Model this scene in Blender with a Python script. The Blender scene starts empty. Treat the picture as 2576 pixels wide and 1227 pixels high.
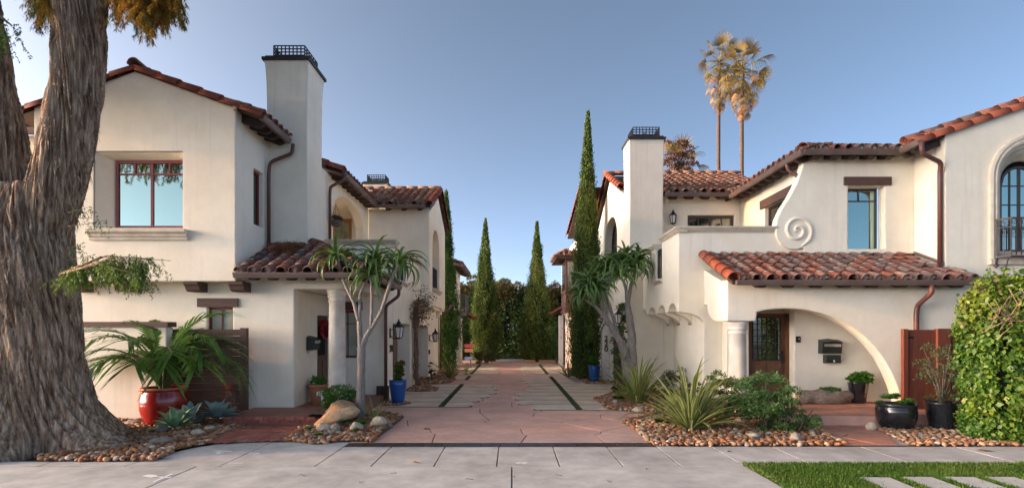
import bpy, math, random
import numpy as np
from mathutils import Vector, Matrix, noise as mnoise
from mathutils.geometry import tessellate_polygon

random.seed(7); rng = np.random.default_rng(7)
scene = bpy.context.scene
COL = scene.collection

# ------------------------------------------------------------------ camera, sky, sun, exposure
F, EYE, CX, HY = 1350.0, 1.8, 1288.0, 836.0        # focal length in reading pixels (2576 wide), eye height, vanishing point
cam = bpy.data.cameras.new('camera'); camo = bpy.data.objects.new('camera', cam); COL.objects.link(camo)
camo.location = (0, 0, EYE); camo.rotation_euler = (math.radians(90), 0, 0)
cam.sensor_width = 36; cam.lens = 36 * F / 2576; cam.shift_y = (HY - 613.5) / 2576
cam.clip_start = .1; cam.clip_end = 3000
scene.camera = camo

SUN_ELEV = math.radians(10.5)
SUN_AZ = Vector((-0.9965, -0.084, 0)).normalized()     # horizontal direction towards the sun
w = bpy.data.worlds.new('World'); scene.world = w; w.use_nodes = True
nt = w.node_tree; nt.nodes.clear()
sky = nt.nodes.new('ShaderNodeTexSky'); sky.sky_type = 'NISHITA'; sky.sun_disc = False
sky.sun_elevation = SUN_ELEV; sky.sun_rotation = math.atan2(SUN_AZ.x, SUN_AZ.y)
sky.air_density = 0.15; sky.dust_density = 2.0; sky.ozone_density = 1.0; sky.altitude = 0
hsv = nt.nodes.new('ShaderNodeHueSaturation'); hsv.inputs['Saturation'].default_value = 0.95; hsv.inputs['Hue'].default_value = 0.487
wb = nt.nodes.new('ShaderNodeMix'); wb.data_type = 'RGBA'; wb.blend_type = 'MULTIPLY'; wb.inputs[0].default_value = 1; wb.inputs[7].default_value = (1.04, 1.0, .93, 1)   # the camera's warm white balance
bg = nt.nodes.new('ShaderNodeBackground'); bg.inputs['Strength'].default_value = 0.15
out = nt.nodes.new('ShaderNodeOutputWorld')
nt.links.new(sky.outputs[0], hsv.inputs['Color']); nt.links.new(hsv.outputs[0], wb.inputs[6]); nt.links.new(wb.outputs[2], bg.inputs[0]); nt.links.new(bg.outputs[0], out.inputs[0])

sl = bpy.data.lights.new('sun', 'SUN'); so = bpy.data.objects.new('sun', sl); COL.objects.link(so)
sl.energy = 0.8; sl.angle = math.radians(0.5); sl.color = (1.0, .45, .14)
sd = SUN_AZ * math.cos(SUN_ELEV) + Vector((0, 0, math.sin(SUN_ELEV)))
so.rotation_euler = sd.to_track_quat('Z', 'Y').to_euler()

vs = scene.view_settings
vs.view_transform = 'Standard'; vs.look = 'None'; vs.gamma = 1; vs.use_curve_mapping = False; vs.exposure = 2.33
scene.cycles.max_bounces = 8; scene.cycles.use_denoising = True

# ------------------------------------------------------------------ helpers
W = {}
I4 = Matrix.Identity(4)
T = Matrix.Translation
def RZ(a): return Matrix.Rotation(math.radians(a), 4, 'Z')
def pt(px, py, Y): return Vector(((px - CX) / F * Y, Y, EYE - (py - HY) / F * Y))   # reading pixel + depth -> place
def gp(px, py, z=0.0):                                                            # reading pixel on level ground -> place
    Y = (EYE - z) * F / (py - HY); return Vector(((px - CX) / F * Y, Y, z))
def gx(px, Y): return (px - CX) / F * Y
def gz(py, Y): return EYE - (py - HY) / F * Y

def link(name, data, parent=None, M=I4):
    o = bpy.data.objects.new(name, data); COL.objects.link(o); W[o] = M.copy()
    if parent is not None:
        o.parent = parent; o.matrix_basis = W[parent].inverted() @ M
    else: o.matrix_basis = M
    return o
def tag(o, label=None, cat=None, group=None, kind=None):
    if label: o['label'] = label
    if cat: o['category'] = cat
    if group: o['group'] = group
    if kind: o['kind'] = kind
    return o
def thing(name, label, cat, loc=(0, 0, 0), group=None, rz=0):
    return tag(link(name, None, None, T(Vector(loc)) @ RZ(rz)), label, cat, group)
def frame(o, x, y, z):                                   # matrix from origin and three axes
    M = Matrix.Identity(4)
    for i in range(3): M[i][0], M[i][1], M[i][2], M[i][3] = x[i], y[i], z[i], o[i]
    return M

class MB:
    def __init__(s): s.v, s.f, s.m, s.sm = [], [], [], []
    def add(s, vs_, fs, mi=0, smooth=False):
        b = len(s.v); s.v += [tuple(p) for p in vs_]
        s.f += [tuple(i + b for i in f) for f in fs]; s.m += [mi] * len(fs); s.sm += [smooth] * len(fs); return s
    def box(s, x0, x1, y0, y1, z0, z1, mi=0, M=None):
        P = [(x, y, z) for z in (z0, z1) for y in (y0, y1) for x in (x0, x1)]
        if M is not None: P = [M @ Vector(p) for p in P]
        return s.add(P, [(0, 2, 3, 1), (4, 5, 7, 6), (0, 1, 5, 4), (2, 6, 7, 3), (0, 4, 6, 2), (1, 3, 7, 5)], mi)
    def poly(s, outer, holes, fn, d0, d1, mi=0):
        """flat outline (with holes) in two coordinates, given thickness d0..d1; fn(a, b, d) -> point"""
        loops = [list(outer)] + [list(h) for h in holes]
        tri = tessellate_polygon([[Vector((a, b, 0)) for a, b in L] for L in loops])
        flat = [p for L in loops for p in L]; n = len(flat)
        P = [fn(a, b, d0) for a, b in flat] + [fn(a, b, d1) for a, b in flat]
        Fs = [tuple(t) for t in tri] + [tuple(i + n for i in reversed(t)) for t in tri]
        b = 0
        for L in loops:
            k = len(L)
            for i in range(k):
                j = (i + 1) % k; Fs.append((b + i, b + j, b + j + n, b + i + n))
            b += k
        return s.add(P, Fs, mi)
    def front(s, y0, y1, outer, holes=(), mi=0): return s.poly(outer, holes, lambda a, b, d: (a, d, b), y0, y1, mi)
    def side(s, x0, x1, outer, holes=(), mi=0): return s.poly(outer, holes, lambda a, b, d: (d, a, b), x0, x1, mi)
    def plan(s, z0, z1, outer, holes=(), mi=0): return s.poly(outer, holes, lambda a, b, d: (a, b, d), z0, z1, mi)
    def tube(s, path, r, seg=8, mi=0, cap=True, smooth=True):
        path = [Vector(p) for p in path]; n = len(path)
        if not hasattr(r, '__len__'): r = [r] * n
        V, Fs = [], []; up = None
        for i, p in enumerate(path):
            t = (path[min(i + 1, n - 1)] - path[max(i - 1, 0)]).normalized()
            if up is None: up = t.orthogonal().normalized()
            up = (up - t * up.dot(t)).normalized(); q = t.cross(up)
            for k in range(seg):
                a = 2 * math.pi * k / seg; V.append(p + (up * math.cos(a) + q * math.sin(a)) * r[i])
        for i in range(n - 1):
            for k in range(seg):
                k2 = (k + 1) % seg; Fs.append((i * seg + k, i * seg + k2, (i + 1) * seg + k2, (i + 1) * seg + k))
        if cap: Fs += [tuple(range(seg - 1, -1, -1)), tuple(range((n - 1) * seg, n * seg))]
        return s.add(V, Fs, mi, smooth)
    def lathe(s, prof, c=(0, 0, 0), seg=24, mi=0, smooth=True, cap=True):
        n = len(prof); V = []
        for r, z in prof:
            for k in range(seg):
                a = 2 * math.pi * k / seg; V.append((c[0] + r * math.cos(a), c[1] + r * math.sin(a), c[2] + z))
        Fs = [(i * seg + k, i * seg + (k + 1) % seg, (i + 1) * seg + (k + 1) % seg, (i + 1) * seg + k) for i in range(n - 1) for k in range(seg)]
        if cap: Fs += [tuple(range(seg - 1, -1, -1)), tuple(range((n - 1) * seg, n * seg))]
        return s.add(V, Fs, mi, smooth)
    def mesh(s, name, *mats):
        me = bpy.data.meshes.new(name); me.from_pydata(s.v, [], s.f)
        for m in mats: me.materials.append(m)
        if any(s.m): me.polygons.foreach_set('material_index', s.m)
        me.polygons.foreach_set('use_smooth', s.sm)
        me.validate(clean_customdata=False); me.update()
        import bmesh
        bm = bmesh.new(); bm.from_mesh(me); bmesh.ops.recalc_face_normals(bm, faces=bm.faces); bm.to_mesh(me); bm.free()
        return me
    def build(s, name, mats, parent=None, M=I4, local=False):
        """vertices are in the parent's own space when local, else where they stand"""
        if not isinstance(mats, (list, tuple)): mats = [mats]
        MM = (W[parent] @ M) if (local and parent is not None) else M
        return link(name, s.mesh(name, *mats), parent, MM)

def fastmesh(name, V, Fq, mat, var=None, smooth=False):
    """numpy vertices (n,3) and faces (m,k) with k the same for all; var one value for each face"""
    me = bpy.data.meshes.new(name); V = np.asarray(V, np.float32); Fq = np.asarray(Fq, np.int32); m, k = Fq.shape
    me.vertices.add(len(V)); me.vertices.foreach_set('co', V.ravel())
    me.loops.add(m * k); me.loops.foreach_set('vertex_index', Fq.ravel())
    me.polygons.add(m); me.polygons.foreach_set('loop_start', np.arange(0, m * k, k, dtype=np.int32)); me.polygons.foreach_set('loop_total', np.full(m, k, np.int32))
    if smooth: me.polygons.foreach_set('use_smooth', np.ones(m, bool))
    me.update(calc_edges=True)
    if var is not None:
        a = me.attributes.new('var', 'FLOAT', 'FACE'); a.data.foreach_set('value', np.asarray(var, np.float32))
    me.materials.append(mat); return me

def unit(a): return a / np.maximum(np.linalg.norm(a, axis=-1, keepdims=True), 1e-9)
def leaves(P, D, L, Wd, N=None, fold=.0):
    """one rhombic leaf for each base point P along direction D; returns vertices, quads"""
    P = np.asarray(P, float); n = len(P); D = unit(np.asarray(D, float))
    if N is None: N = rng.normal(size=(n, 3))
    S = unit(np.cross(D, N)); U = np.cross(S, D)
    L = np.broadcast_to(np.asarray(L, float).reshape(-1, 1), (n, 1)); Wd = np.broadcast_to(np.asarray(Wd, float).reshape(-1, 1), (n, 1))
    mid = P + D * L * .45 + U * L * fold
    V = np.stack([P, mid + S * Wd * .5, P + D * L, mid - S * Wd * .5], 1).reshape(-1, 3)
    Q = np.arange(4 * n).reshape(n, 4); return V, Q
def join(parts):
    Vs, Qs, b = [], [], 0
    for V, Q in parts: Vs.append(V); Qs.append(Q + b); b += len(V)
    return np.concatenate(Vs), np.concatenate(Qs)

# ------------------------------------------------------------------ materials
def mat(name, c1, c2=None, scale=4, rough=.8, bump=0, bscale=60, bdist=.01, rand=None, attr=None, metal=0, coat=0, spec=.5, stretch=None, bevel=0, trans=0, detail=5, c3=None, fine=None):
    m = bpy.data.materials.new(name); m.use_nodes = True; t = m.node_tree; N, Lk = t.nodes, t.links
    p = N['Principled BSDF']; p.inputs['Roughness'].default_value = rough; p.inputs['Metallic'].default_value = metal
    p.inputs['Coat Weight'].default_value = coat; p.inputs['Coat Roughness'].default_value = .12; p.inputs['Specular IOR Level'].default_value = spec
    geo = N.new('ShaderNodeNewGeometry'); src = geo.outputs['Position']
    if stretch:
        mp = N.new('ShaderNodeMapping'); mp.inputs['Scale'].default_value = stretch; Lk.new(src, mp.inputs[0]); src = mp.outputs[0]
    def rgb(c): return (c[0], c[1], c[2], 1)
    col = None
    if rand or attr:                                       # stops chosen by object or by face
        r = N.new('ShaderNodeValToRGB'); st = rand or attr
        els = r.color_ramp.elements
        while len(els) < len(st): els.new(.5)
        for i, c in enumerate(st): els[i].position = i / max(1, len(st) - 1); els[i].color = rgb(c)
        if rand: oi = N.new('ShaderNodeObjectInfo'); Lk.new(oi.outputs['Random'], r.inputs[0])
        else:
            at = N.new('ShaderNodeAttribute'); at.attribute_name = 'var'; Lk.new(at.outputs['Fac'], r.inputs[0])
        col = r.outputs[0]
    if c2 is not None:
        nz = N.new('ShaderNodeTexNoise'); nz.inputs['Scale'].default_value = scale; nz.inputs['Detail'].default_value = detail; Lk.new(src, nz.inputs['Vector'])
        r2 = N.new('ShaderNodeValToRGB'); e = r2.color_ramp.elements; e[0].position, e[1].position = .32, .68
        if col is None:
            e[0].color, e[1].color = rgb(c1), rgb(c2)
            if c3: k = e.new(.5); k.color = rgb(c3)
            Lk.new(nz.outputs['Fac'], r2.inputs[0]); col = r2.outputs[0]
        else:                                              # c1, c2 are multipliers on the chosen stop
            e[0].color, e[1].color = rgb(c1), rgb(c2); Lk.new(nz.outputs['Fac'], r2.inputs[0])
            mx = N.new('ShaderNodeMix'); mx.data_type = 'RGBA'; mx.blend_type = 'MULTIPLY'; mx.inputs[0].default_value = 1
            Lk.new(col, mx.inputs[6]); Lk.new(r2.outputs[0], mx.inputs[7]); col = mx.outputs[2]
    if fine:                                               # (scale, low, high): a finer multiplier
        nf = N.new('ShaderNodeTexNoise'); nf.inputs['Scale'].default_value = fine[0]; nf.inputs['Detail'].default_value = 8; nf.inputs['Roughness'].default_value = .7; Lk.new(src, nf.inputs['Vector'])
        rf = N.new('ShaderNodeMapRange'); rf.inputs[1].default_value = .3; rf.inputs[2].default_value = .7; rf.inputs[3].default_value = fine[1]; rf.inputs[4].default_value = fine[2]; Lk.new(nf.outputs['Fac'], rf.inputs[0])
        mx = N.new('ShaderNodeMix'); mx.data_type = 'RGBA'; mx.blend_type = 'MULTIPLY'; mx.inputs[0].default_value = 1
        if col is None: mx.inputs[6].default_value = rgb(c1)
        else: Lk.new(col, mx.inputs[6])
        Lk.new(rf.outputs[0], mx.inputs[7]); col = mx.outputs[2]
    if col is None: p.inputs['Base Color'].default_value = rgb(c1)
    else: Lk.new(col, p.inputs['Base Color'])
    nrm = None
    if bevel:
        bv = N.new('ShaderNodeBevel'); bv.samples = 4; bv.inputs['Radius'].default_value = bevel; nrm = bv.outputs[0]
    if bump:
        nb = N.new('ShaderNodeTexNoise'); nb.inputs['Scale'].default_value = bscale; nb.inputs['Detail'].default_value = 6; nb.inputs['Roughness'].default_value = .62; Lk.new(src, nb.inputs['Vector'])
        b = N.new('ShaderNodeBump'); b.inputs['Strength'].default_value = bump; b.inputs['Distance'].default_value = bdist; Lk.new(nb.outputs['Fac'], b.inputs['Height'])
        if nrm: Lk.new(nrm, b.inputs['Normal'])
        nrm = b.outputs[0]
    if nrm: Lk.new(nrm, p.inputs['Normal'])
    if trans:                                              # thin leaves let light through
        o_ = N['Material Output']; tr = N.new('ShaderNodeBsdfTranslucent'); ms = N.new('ShaderNodeMixShader'); ms.inputs[0].default_value = trans
        if col is not None: Lk.new(col, tr.inputs[0])
        else: tr.inputs[0].default_value = rgb(c1)
        Lk.new(p.outputs[0], ms.inputs[1]); Lk.new(tr.outputs[0], ms.inputs[2]); Lk.new(ms.outputs[0], o_.inputs[0])
    return m

def glass(name, tint, fac, inner, rough=.02):
    m = bpy.data.materials.new(name); m.use_nodes = True; t = m.node_tree; N, Lk = t.nodes, t.links
    N.remove(N['Principled BSDF']); o_ = N['Material Output']
    g = N.new('ShaderNodeBsdfGlossy'); g.inputs['Color'].default_value = (*tint, 1); g.inputs['Roughness'].default_value = rough
    d = N.new('ShaderNodeBsdfDiffuse'); d.inputs['Color'].default_value = (*inner, 1)
    ms = N.new('ShaderNodeMixShader'); ms.inputs[0].default_value = fac
    Lk.new(d.outputs[0], ms.inputs[1]); Lk.new(g.outputs[0], ms.inputs[2]); Lk.new(ms.outputs[0], o_.inputs[0]); return m

STUCCO = mat('stucco', (.83, .755, .605), (.895, .83, .69), scale=.9, rough=.9, bump=.22, bscale=7, bdist=.02, bevel=.05, spec=.2, fine=(2.2, .93, 1.04))
def weather(m, amount=.10, sc=(9, 9, .35), col=(.42, .35, .27), big_=.45):
    """faint rain streaks and patchy trowel tone on a wall"""
    t = m.node_tree; N, Lk = t.nodes, t.links; p = N['Principled BSDF']; src = p.inputs['Base Color'].links[0].from_socket
    geo = N.new('ShaderNodeNewGeometry'); mp = N.new('ShaderNodeMapping'); mp.inputs['Scale'].default_value = sc; Lk.new(geo.outputs['Position'], mp.inputs[0])
    nz = N.new('ShaderNodeTexNoise'); nz.inputs['Scale'].default_value = 1.0; nz.inputs['Detail'].default_value = 5; Lk.new(mp.outputs[0], nz.inputs['Vector'])
    big = N.new('ShaderNodeTexNoise'); big.inputs['Scale'].default_value = big_; Lk.new(geo.outputs['Position'], big.inputs['Vector'])
    r = N.new('ShaderNodeMapRange'); r.inputs[1].default_value = .52; r.inputs[2].default_value = .75; r.inputs[3].default_value = 0; r.inputs[4].default_value = 1; Lk.new(nz.outputs['Fac'], r.inputs[0])
    r2 = N.new('ShaderNodeMapRange'); r2.inputs[1].default_value = .45; r2.inputs[2].default_value = .65; r2.inputs[3].default_value = 0; r2.inputs[4].default_value = amount * 2.2; Lk.new(big.outputs['Fac'], r2.inputs[0])
    mu = N.new('ShaderNodeMath'); mu.operation = 'MULTIPLY'; Lk.new(r.outputs[0], mu.inputs[0]); Lk.new(r2.outputs[0], mu.inputs[1])
    mx = N.new('ShaderNodeMix'); mx.data_type = 'RGBA'; Lk.new(mu.outputs[0], mx.inputs[0]); Lk.new(src, mx.inputs[6]); mx.inputs[7].default_value = (*col, 1); Lk.new(mx.outputs[2], p.inputs['Base Color'])
STUCCO_FAR = mat('stucco_far', (.78, .72, .65), (.84, .80, .74), scale=1.1, rough=.9, spec=.2)
CAST = mat('cast_stone', (.50, .44, .34), (.64, .575, .47), scale=5, rough=.85, bump=.3, bscale=40, spec=.25, bevel=.015)
CAST_PALE = mat('column_stone', (.60, .53, .43), (.78, .72, .62), scale=3, rough=.85, bump=.3, bscale=30, spec=.25)
TILE = mat('clay_tile', (.72, .72, .72), (1.15, 1.12, 1.1), scale=9, rough=.78, bump=.4, bscale=35, spec=.3,
           rand=[(.25, .085, .055), (.31, .115, .07), (.18, .075, .055), (.29, .14, .10), (.17, .11, .09), (.29, .185, .145), (.32, .12, .07), (.15, .115, .105), (.26, .10, .065), (.23, .145, .12), (.12, .078, .068), (.36, .22, .165)])
TILE_OLD = mat('weathered_clay_tile', (.62, .62, .62), (1.15, 1.12, 1.1), scale=8, rough=.85, bump=.4, bscale=35, spec=.2,
           rand=[(.26, .13, .085), (.33, .20, .14), (.22, .12, .085), (.36, .24, .18), (.28, .12, .075), (.20, .13, .10), (.38, .27, .21)])
RAKE = mat('rake_tile_clay', (.23, .058, .030), (.31, .088, .045), scale=4, rough=.7, bump=.3, bscale=30, spec=.3)
MORTAR = mat('mortar', (.36, .30, .24), (.62, .56, .48), scale=14, rough=.95, bump=.5, bscale=50)
GUTTER = mat('gutter_paint', (.125, .082, .068), (.165, .115, .098), scale=3, rough=.5)
GUTTER_LT = mat('gutter_edge', (.17, .115, .095), (.21, .15, .125), scale=3, rough=.5)
DOWN = mat('downspout_paint', (.10, .036, .026), (.135, .052, .038), scale=3, rough=.45)
RAFTER = mat('dark_rafter_wood', (.035, .02, .014), (.06, .036, .026), scale=6, rough=.75, stretch=(1, 1, 1))
LINTEL = mat('lintel_wood', (.075, .038, .027), (.115, .062, .046), scale=7, rough=.75, bump=.3, bscale=25, stretch=(1, 4, 6))
REDWIN = mat('red_window_paint', (.17, .016, .014), (.20, .024, .02), scale=4, rough=.45)
DARKWIN = mat('dark_bronze_paint', (.035, .027, .024), (.05, .04, .036), scale=4, rough=.45)
IRON = mat('black_iron', (.012, .011, .011), (.022, .020, .019), scale=10, rough=.55, spec=.4)
IRONB = mat('brown_iron', (.045, .030, .026), (.065, .045, .038), scale=10, rough=.55, spec=.4)
CAPMETAL = mat('chimney_cap_metal', (.014, .010, .010), (.025, .018, .016), scale=6, rough=.5)
DOORWOOD = mat('carved_door_wood', (.09, .038, .018), (.17, .075, .036), scale=5, rough=.5, stretch=(6, 6, 1), bump=.2, bscale=12)
GARAGE = mat('garage_door_wood', (.15, .085, .055), (.20, .125, .085), scale=5, rough=.65, stretch=(5, 5, 1))
OAKDOOR = mat('honey_door_wood', (.42, .17, .055), (.50, .22, .08), scale=5, rough=.5)
FENCEWOOD = mat('brown_fence_board', (.062, .030, .020), (.095, .050, .034), scale=6, rough=.7, stretch=(1, 1, 8), bump=.25, bscale=12)
GATEWOOD = mat('redwood_gate', (.135, .036, .020), (.175, .052, .030), scale=5, rough=.65, stretch=(8, 8, 1))
GLASS_SKY = glass('reflecting_glass', (.46, .64, .58), .66, (.02, .035, .035))
GLASS_DIM = glass('dim_glass', (.5, .55, .5), .30, (.03, .028, .022))
GLASS_CURT = glass('curtained_glass', (.6, .75, .7), .15, (.36, .41, .34))
CURTAIN = mat('linen_curtain', (.16, .13, .07), (.24, .2, .12), scale=9, rough=.9, stretch=(8, 8, .3))
WHITEP = mat('white_paint', (.78, .78, .76), (.82, .82, .80), scale=3, rough=.6)
CONC = mat('sidewalk_concrete', (.37, .365, .345), (.53, .525, .50), scale=.8, rough=.88, bump=.25, bscale=120, bdist=.004, spec=.3, fine=(3.2, .78, 1.1), c3=(.45, .445, .425), rand=None)
JOINT = mat('dark_joint', (.075, .055, .045), (.12, .09, .07), scale=9, rough=.95)
FLAG = mat('pink_flagstone', (.90, .88, .88), (1.14, 1.12, 1.10), scale=1.6, rough=.72, bump=.35, bscale=30, bdist=.006, spec=.35, fine=(9, .86, 1.1),
           rand=[(.65, .385, .29), (.68, .41, .31), (.63, .38, .295), (.67, .415, .325), (.69, .41, .305)])
FLAGSHEET = mat('pink_concrete', (.60, .35, .265), (.70, .42, .325), scale=1.6, rough=.75, bump=.35, bscale=30, bdist=.006, fine=(6, .85, 1.1))
FLAG2 = mat('salmon_flagstone', (.80, .80, .80), (1.1, 1.08, 1.06), scale=2, rough=.75, bump=.35, bscale=30, bdist=.006, fine=(9, .86, 1.1),
           rand=[(.46, .205, .135), (.42, .20, .14), (.48, .235, .16), (.44, .175, .115)])
GROUT = mat('pale_grout', (.34, .26, .22), (.42, .34, .29), scale=6, rough=.9)
PAVER = mat('tan_paver', (.80, .80, .80), (1.1, 1.1, 1.08), scale=1.8, rough=.85, bump=.3, bscale=60, bdist=.005, fine=(5, .88, 1.08),
           rand=[(.68, .525, .385), (.72, .565, .42), (.70, .54, .40), (.73, .585, .45)])
PAVEREDGE = mat('grey_concrete_band', (.30, .27, .23), (.38, .345, .30), scale=3, rough=.9, bump=.3, bscale=80)
SOIL = mat('brown_soil', (.075, .042, .026), (.13, .075, .045), scale=14, rough=.95, bump=.6, bscale=60, fine=(40, .7, 1.2))
EARTH = mat('bare_earth', (.12, .09, .06), (.17, .13, .09), scale=1.2, rough=.95)
PEBBLE = mat('river_pebble', (.75, .75, .75), (1.15, 1.15, 1.15), scale=25, rough=.85, spec=.25,
           attr=[(.25, .105, .05), (.38, .16, .07), (.18, .095, .055), (.44, .20, .09), (.28, .155, .09), (.50, .31, .18), (.22, .12, .075), (.35, .17, .08), (.54, .46, .36), (.20, .155, .125), (.40, .155, .065)])
BRICK = mat('red_brick', (.75, .75, .75), (1.2, 1.18, 1.15), scale=12, rough=.85, bump=.4, bscale=60, rand=[(.28, .085, .058), (.34, .11, .075), (.25, .085, .065), (.38, .145, .10), (.30, .11, .082)])
BRICKTOP = mat('brick_red_concrete', (.22, .095, .066), (.30, .135, .096), scale=2, rough=.7, bump=.3, bscale=40, fine=(9, .85, 1.1))
BOULDER = mat('tan_boulder', (.44, .27, .145), (.60, .43, .27), scale=4, rough=.9, bump=.7, bscale=14, bdist=.03, c3=(.46, .285, .15), fine=(20, .72, 1.15))
ROCKPALE = mat('pale_boulder', (.44, .355, .25), (.58, .50, .385), scale=5, rough=.9, bump=.6, bscale=18, bdist=.02, fine=(20, .75, 1.15))
ROCKGREY = mat('grey_rock', (.20, .175, .14), (.31, .28, .235), scale=6, rough=.9, bump=.6, bscale=20, bdist=.02, fine=(20, .75, 1.15))
REDGLAZE = mat('red_glaze', (.26, .010, .010), (.34, .018, .014), scale=3, rough=.22, coat=.6, bump=.15, bscale=9)
BLUEGLAZE = mat('blue_glaze', (.006, .062, .25), (.012, .095, .34), scale=3, rough=.3, coat=.4, bump=.15, bscale=9)
BLACKGLAZE = mat('black_glaze', (.008, .009, .011), (.016, .018, .022), scale=3, rough=.16, coat=.5, bump=.15, bscale=9)
TERRA = mat('terracotta', (.42, .17, .085), (.52, .235, .13), scale=6, rough=.85, bump=.2, bscale=40)
POTSOIL = mat('potting_soil', (.03, .02, .014), (.055, .036, .024), scale=20, rough=.95)
BARK = mat('shaggy_bark', (.15, .09, .056), (.62, .47, .345), scale=2.6, rough=.95, bump=1.0, bscale=3.0, bdist=.06, stretch=(8, 8, .75), spec=.15, c3=(.37, .255, .17), fine=(4, .5, 1.45))
ALOEBARK = mat('grey_aloe_bark', (.19, .165, .14), (.31, .28, .25), scale=4, rough=.9, bump=.6, bscale=8, bdist=.02, stretch=(6, 6, 1.2), fine=(9, .75, 1.2))
TRUNK = mat('brown_trunk', (.10, .068, .048), (.18, .13, .095), scale=6, rough=.95, bump=.5, bscale=12, stretch=(3, 3, 1))
PALMTRUNK = mat('palm_trunk', (.07, .042, .027), (.12, .076, .05), scale=3, rough=.95, bump=.6, bscale=6, stretch=(1, 1, 4))
TWIG = mat('dry_vine_wood', (.19, .12, .08), (.29, .195, .14), scale=9, rough=.95)
DRIFT = mat('driftwood', (.22, .155, .11), (.40, .315, .245), scale=4, rough=.95, bump=.9, bscale=5, bdist=.04, stretch=(1.5, 7, 7))
def leafmat(name, stops, trans=.3, rough=.55, spec=.35): return mat(name, (.8, .8, .8), (1.15, 1.15, 1.1), scale=2.5, rough=rough, attr=stops, trans=trans, spec=spec)
CYP = leafmat('cypress_foliage', [(.034, .092, .024), (.058, .135, .034), (.09, .18, .045), (.13, .22, .06)], .15, .8, .15)
CYP_OLD = leafmat('olive_cypress_foliage', [(.045, .088, .020), (.082, .135, .033), (.13, .185, .048), (.19, .225, .066)], .15, .8, .15)
HEDGE = leafmat('hedge_foliage', [(.045, .095, .028), (.075, .145, .042), (.115, .19, .055), (.16, .22, .065)], .35)
HEDGETOP = leafmat('rusty_hedge_foliage', [(.14, .085, .03), (.18, .12, .038), (.12, .135, .04), (.08, .125, .038)], .4)
IVY = leafmat('ivy_leaf', [(.030, .085, .014), (.050, .125, .016), (.085, .18, .020), (.14, .23, .026), (.23, .28, .035), (.10, .075, .03)], .3, .45, .4)
SHRUB = leafmat('shrub_leaf', [(.045, .10, .028), (.08, .155, .042), (.125, .21, .062), (.18, .26, .085)], .3)
GREYSHRUB = leafmat('olive_shrub_leaf', [(.05, .07, .025), (.085, .11, .04), (.13, .15, .06), (.17, .16, .07)], .3)
DARKSHRUB = leafmat('dark_shrub_leaf', [(.022, .038, .016), (.04, .058, .022), (.065, .075, .03), (.085, .06, .035)], .25)
FERN = leafmat('fern_leaf', [(.03, .10, .012), (.055, .16, .018), (.095, .22, .03), (.14, .28, .05)], .35)
NEEDLE = leafmat('drooping_needles', [(.045, .11, .016), (.085, .17, .024), (.135, .22, .03), (.18, .24, .045)], .4)
BACKLIT = leafmat('backlit_needles', [(.10, .12, .018), (.19, .155, .022), (.30, .18, .024), (.38, .165, .022)], .55)  # amber glow of the low sun behind the needles, put into their colour
SUCC = leafmat('green_succulent', [(.05, .15, .022), (.085, .22, .034), (.13, .29, .05), (.19, .34, .085)], .15)
AEON = leafmat('dark_aeonium', [(.020, .012, .016), (.04, .018, .024), (.05, .05, .022), (.03, .014, .02)], .1)
REDFL = leafmat('red_petals', [(.42, .012, .016), (.55, .03, .03), (.35, .008, .014), (.6, .05, .04)], .3)
LAWN = leafmat('lawn_blades', [(.030, .085, .008), (.05, .125, .012), (.075, .16, .016), (.10, .19, .022), (.17, .18, .05)], .35)
LAWNBASE = mat('lawn_soil', (.025, .055, .010), (.04, .08, .014), scale=12, rough=.95)
MOSS = mat('joint_grass', (.028, .032, .013), (.05, .052, .022), scale=30, rough=.95, bump=.8, bscale=120)
def lm2(name, c1, c2, rough=.5, trans=.15, coat=0, scale=6, stretch=None, rand=None): return mat(name, c1, c2, scale=scale, rough=rough, trans=trans, coat=coat, stretch=stretch, rand=rand)
AGAVE = lm2('agave_leaf_green', (.15, .28, .155), (.21, .36, .22), .5, .05)
AGAVEB = lm2('agave_leaf_blue', (.17, .265, .24), (.24, .35, .33), .5, .05)
ALOE = lm2('aloe_leaf', (.85, .85, .85), (1.15, 1.15, 1.1), .42, .12, rand=[(.07, .145, .03), (.105, .20, .042), (.15, .25, .06), (.09, .17, .035), (.19, .28, .08)])
PHOR = lm2('flax_leaf_green', (.85, .85, .85), (1.15, 1.15, 1.1), .5, .25, rand=[(.11, .165, .03), (.16, .22, .045), (.21, .26, .06), (.13, .185, .03)])
PHORY = lm2('flax_leaf_margin', (.40, .39, .13), (.54, .52, .22), .5, .25)
KENTIA = lm2('palm_leaflet', (.85, .85, .85), (1.2, 1.15, 1.1), .4, .3, rand=[(.045, .13, .018), (.07, .175, .026), (.105, .22, .036), (.055, .145, .02)])
KSTEM = mat('palm_stem', (.09, .13, .03), (.14, .17, .05), scale=5, rough=.5)
FANG = lm2('fan_palm_leaf', (.85, .85, .85), (1.2, 1.2, 1.15), .55, .3, rand=[(.12, .10, .022), (.18, .13, .028), (.24, .15, .032), (.085, .085, .02)])
FAND = lm2('dry_fan_palm_leaf', (.85, .85, .85), (1.2, 1.2, 1.15), .7, .3, rand=[(.26, .13, .04), (.31, .16, .05), (.21, .12, .035), (.16, .12, .032)])
MAILG = mat('green_black_metal', (.013, .020, .017), (.022, .032, .027), scale=5, rough=.4)
STEEL = mat('brushed_steel', (.5, .5, .48), (.6, .6, .58), scale=5, rough=.35, metal=.8)
LAMPGL = mat('frosted_lantern_glass', (.62, .60, .56), (.70, .68, .64), scale=4, rough=.35)
CHALK = mat('white_marking_paint', (.62, .62, .62), (.78, .78, .78), scale=20, rough=.8)
STEPST = mat('stepping_stone', (.42, .41, .38), (.52, .51, .48), scale=5, rough=.85, bump=.3, bscale=60)
DRAIN = mat('drain_iron', (.032, .024, .021), (.055, .042, .036), scale=5, rough=.5, rand=None)
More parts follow.
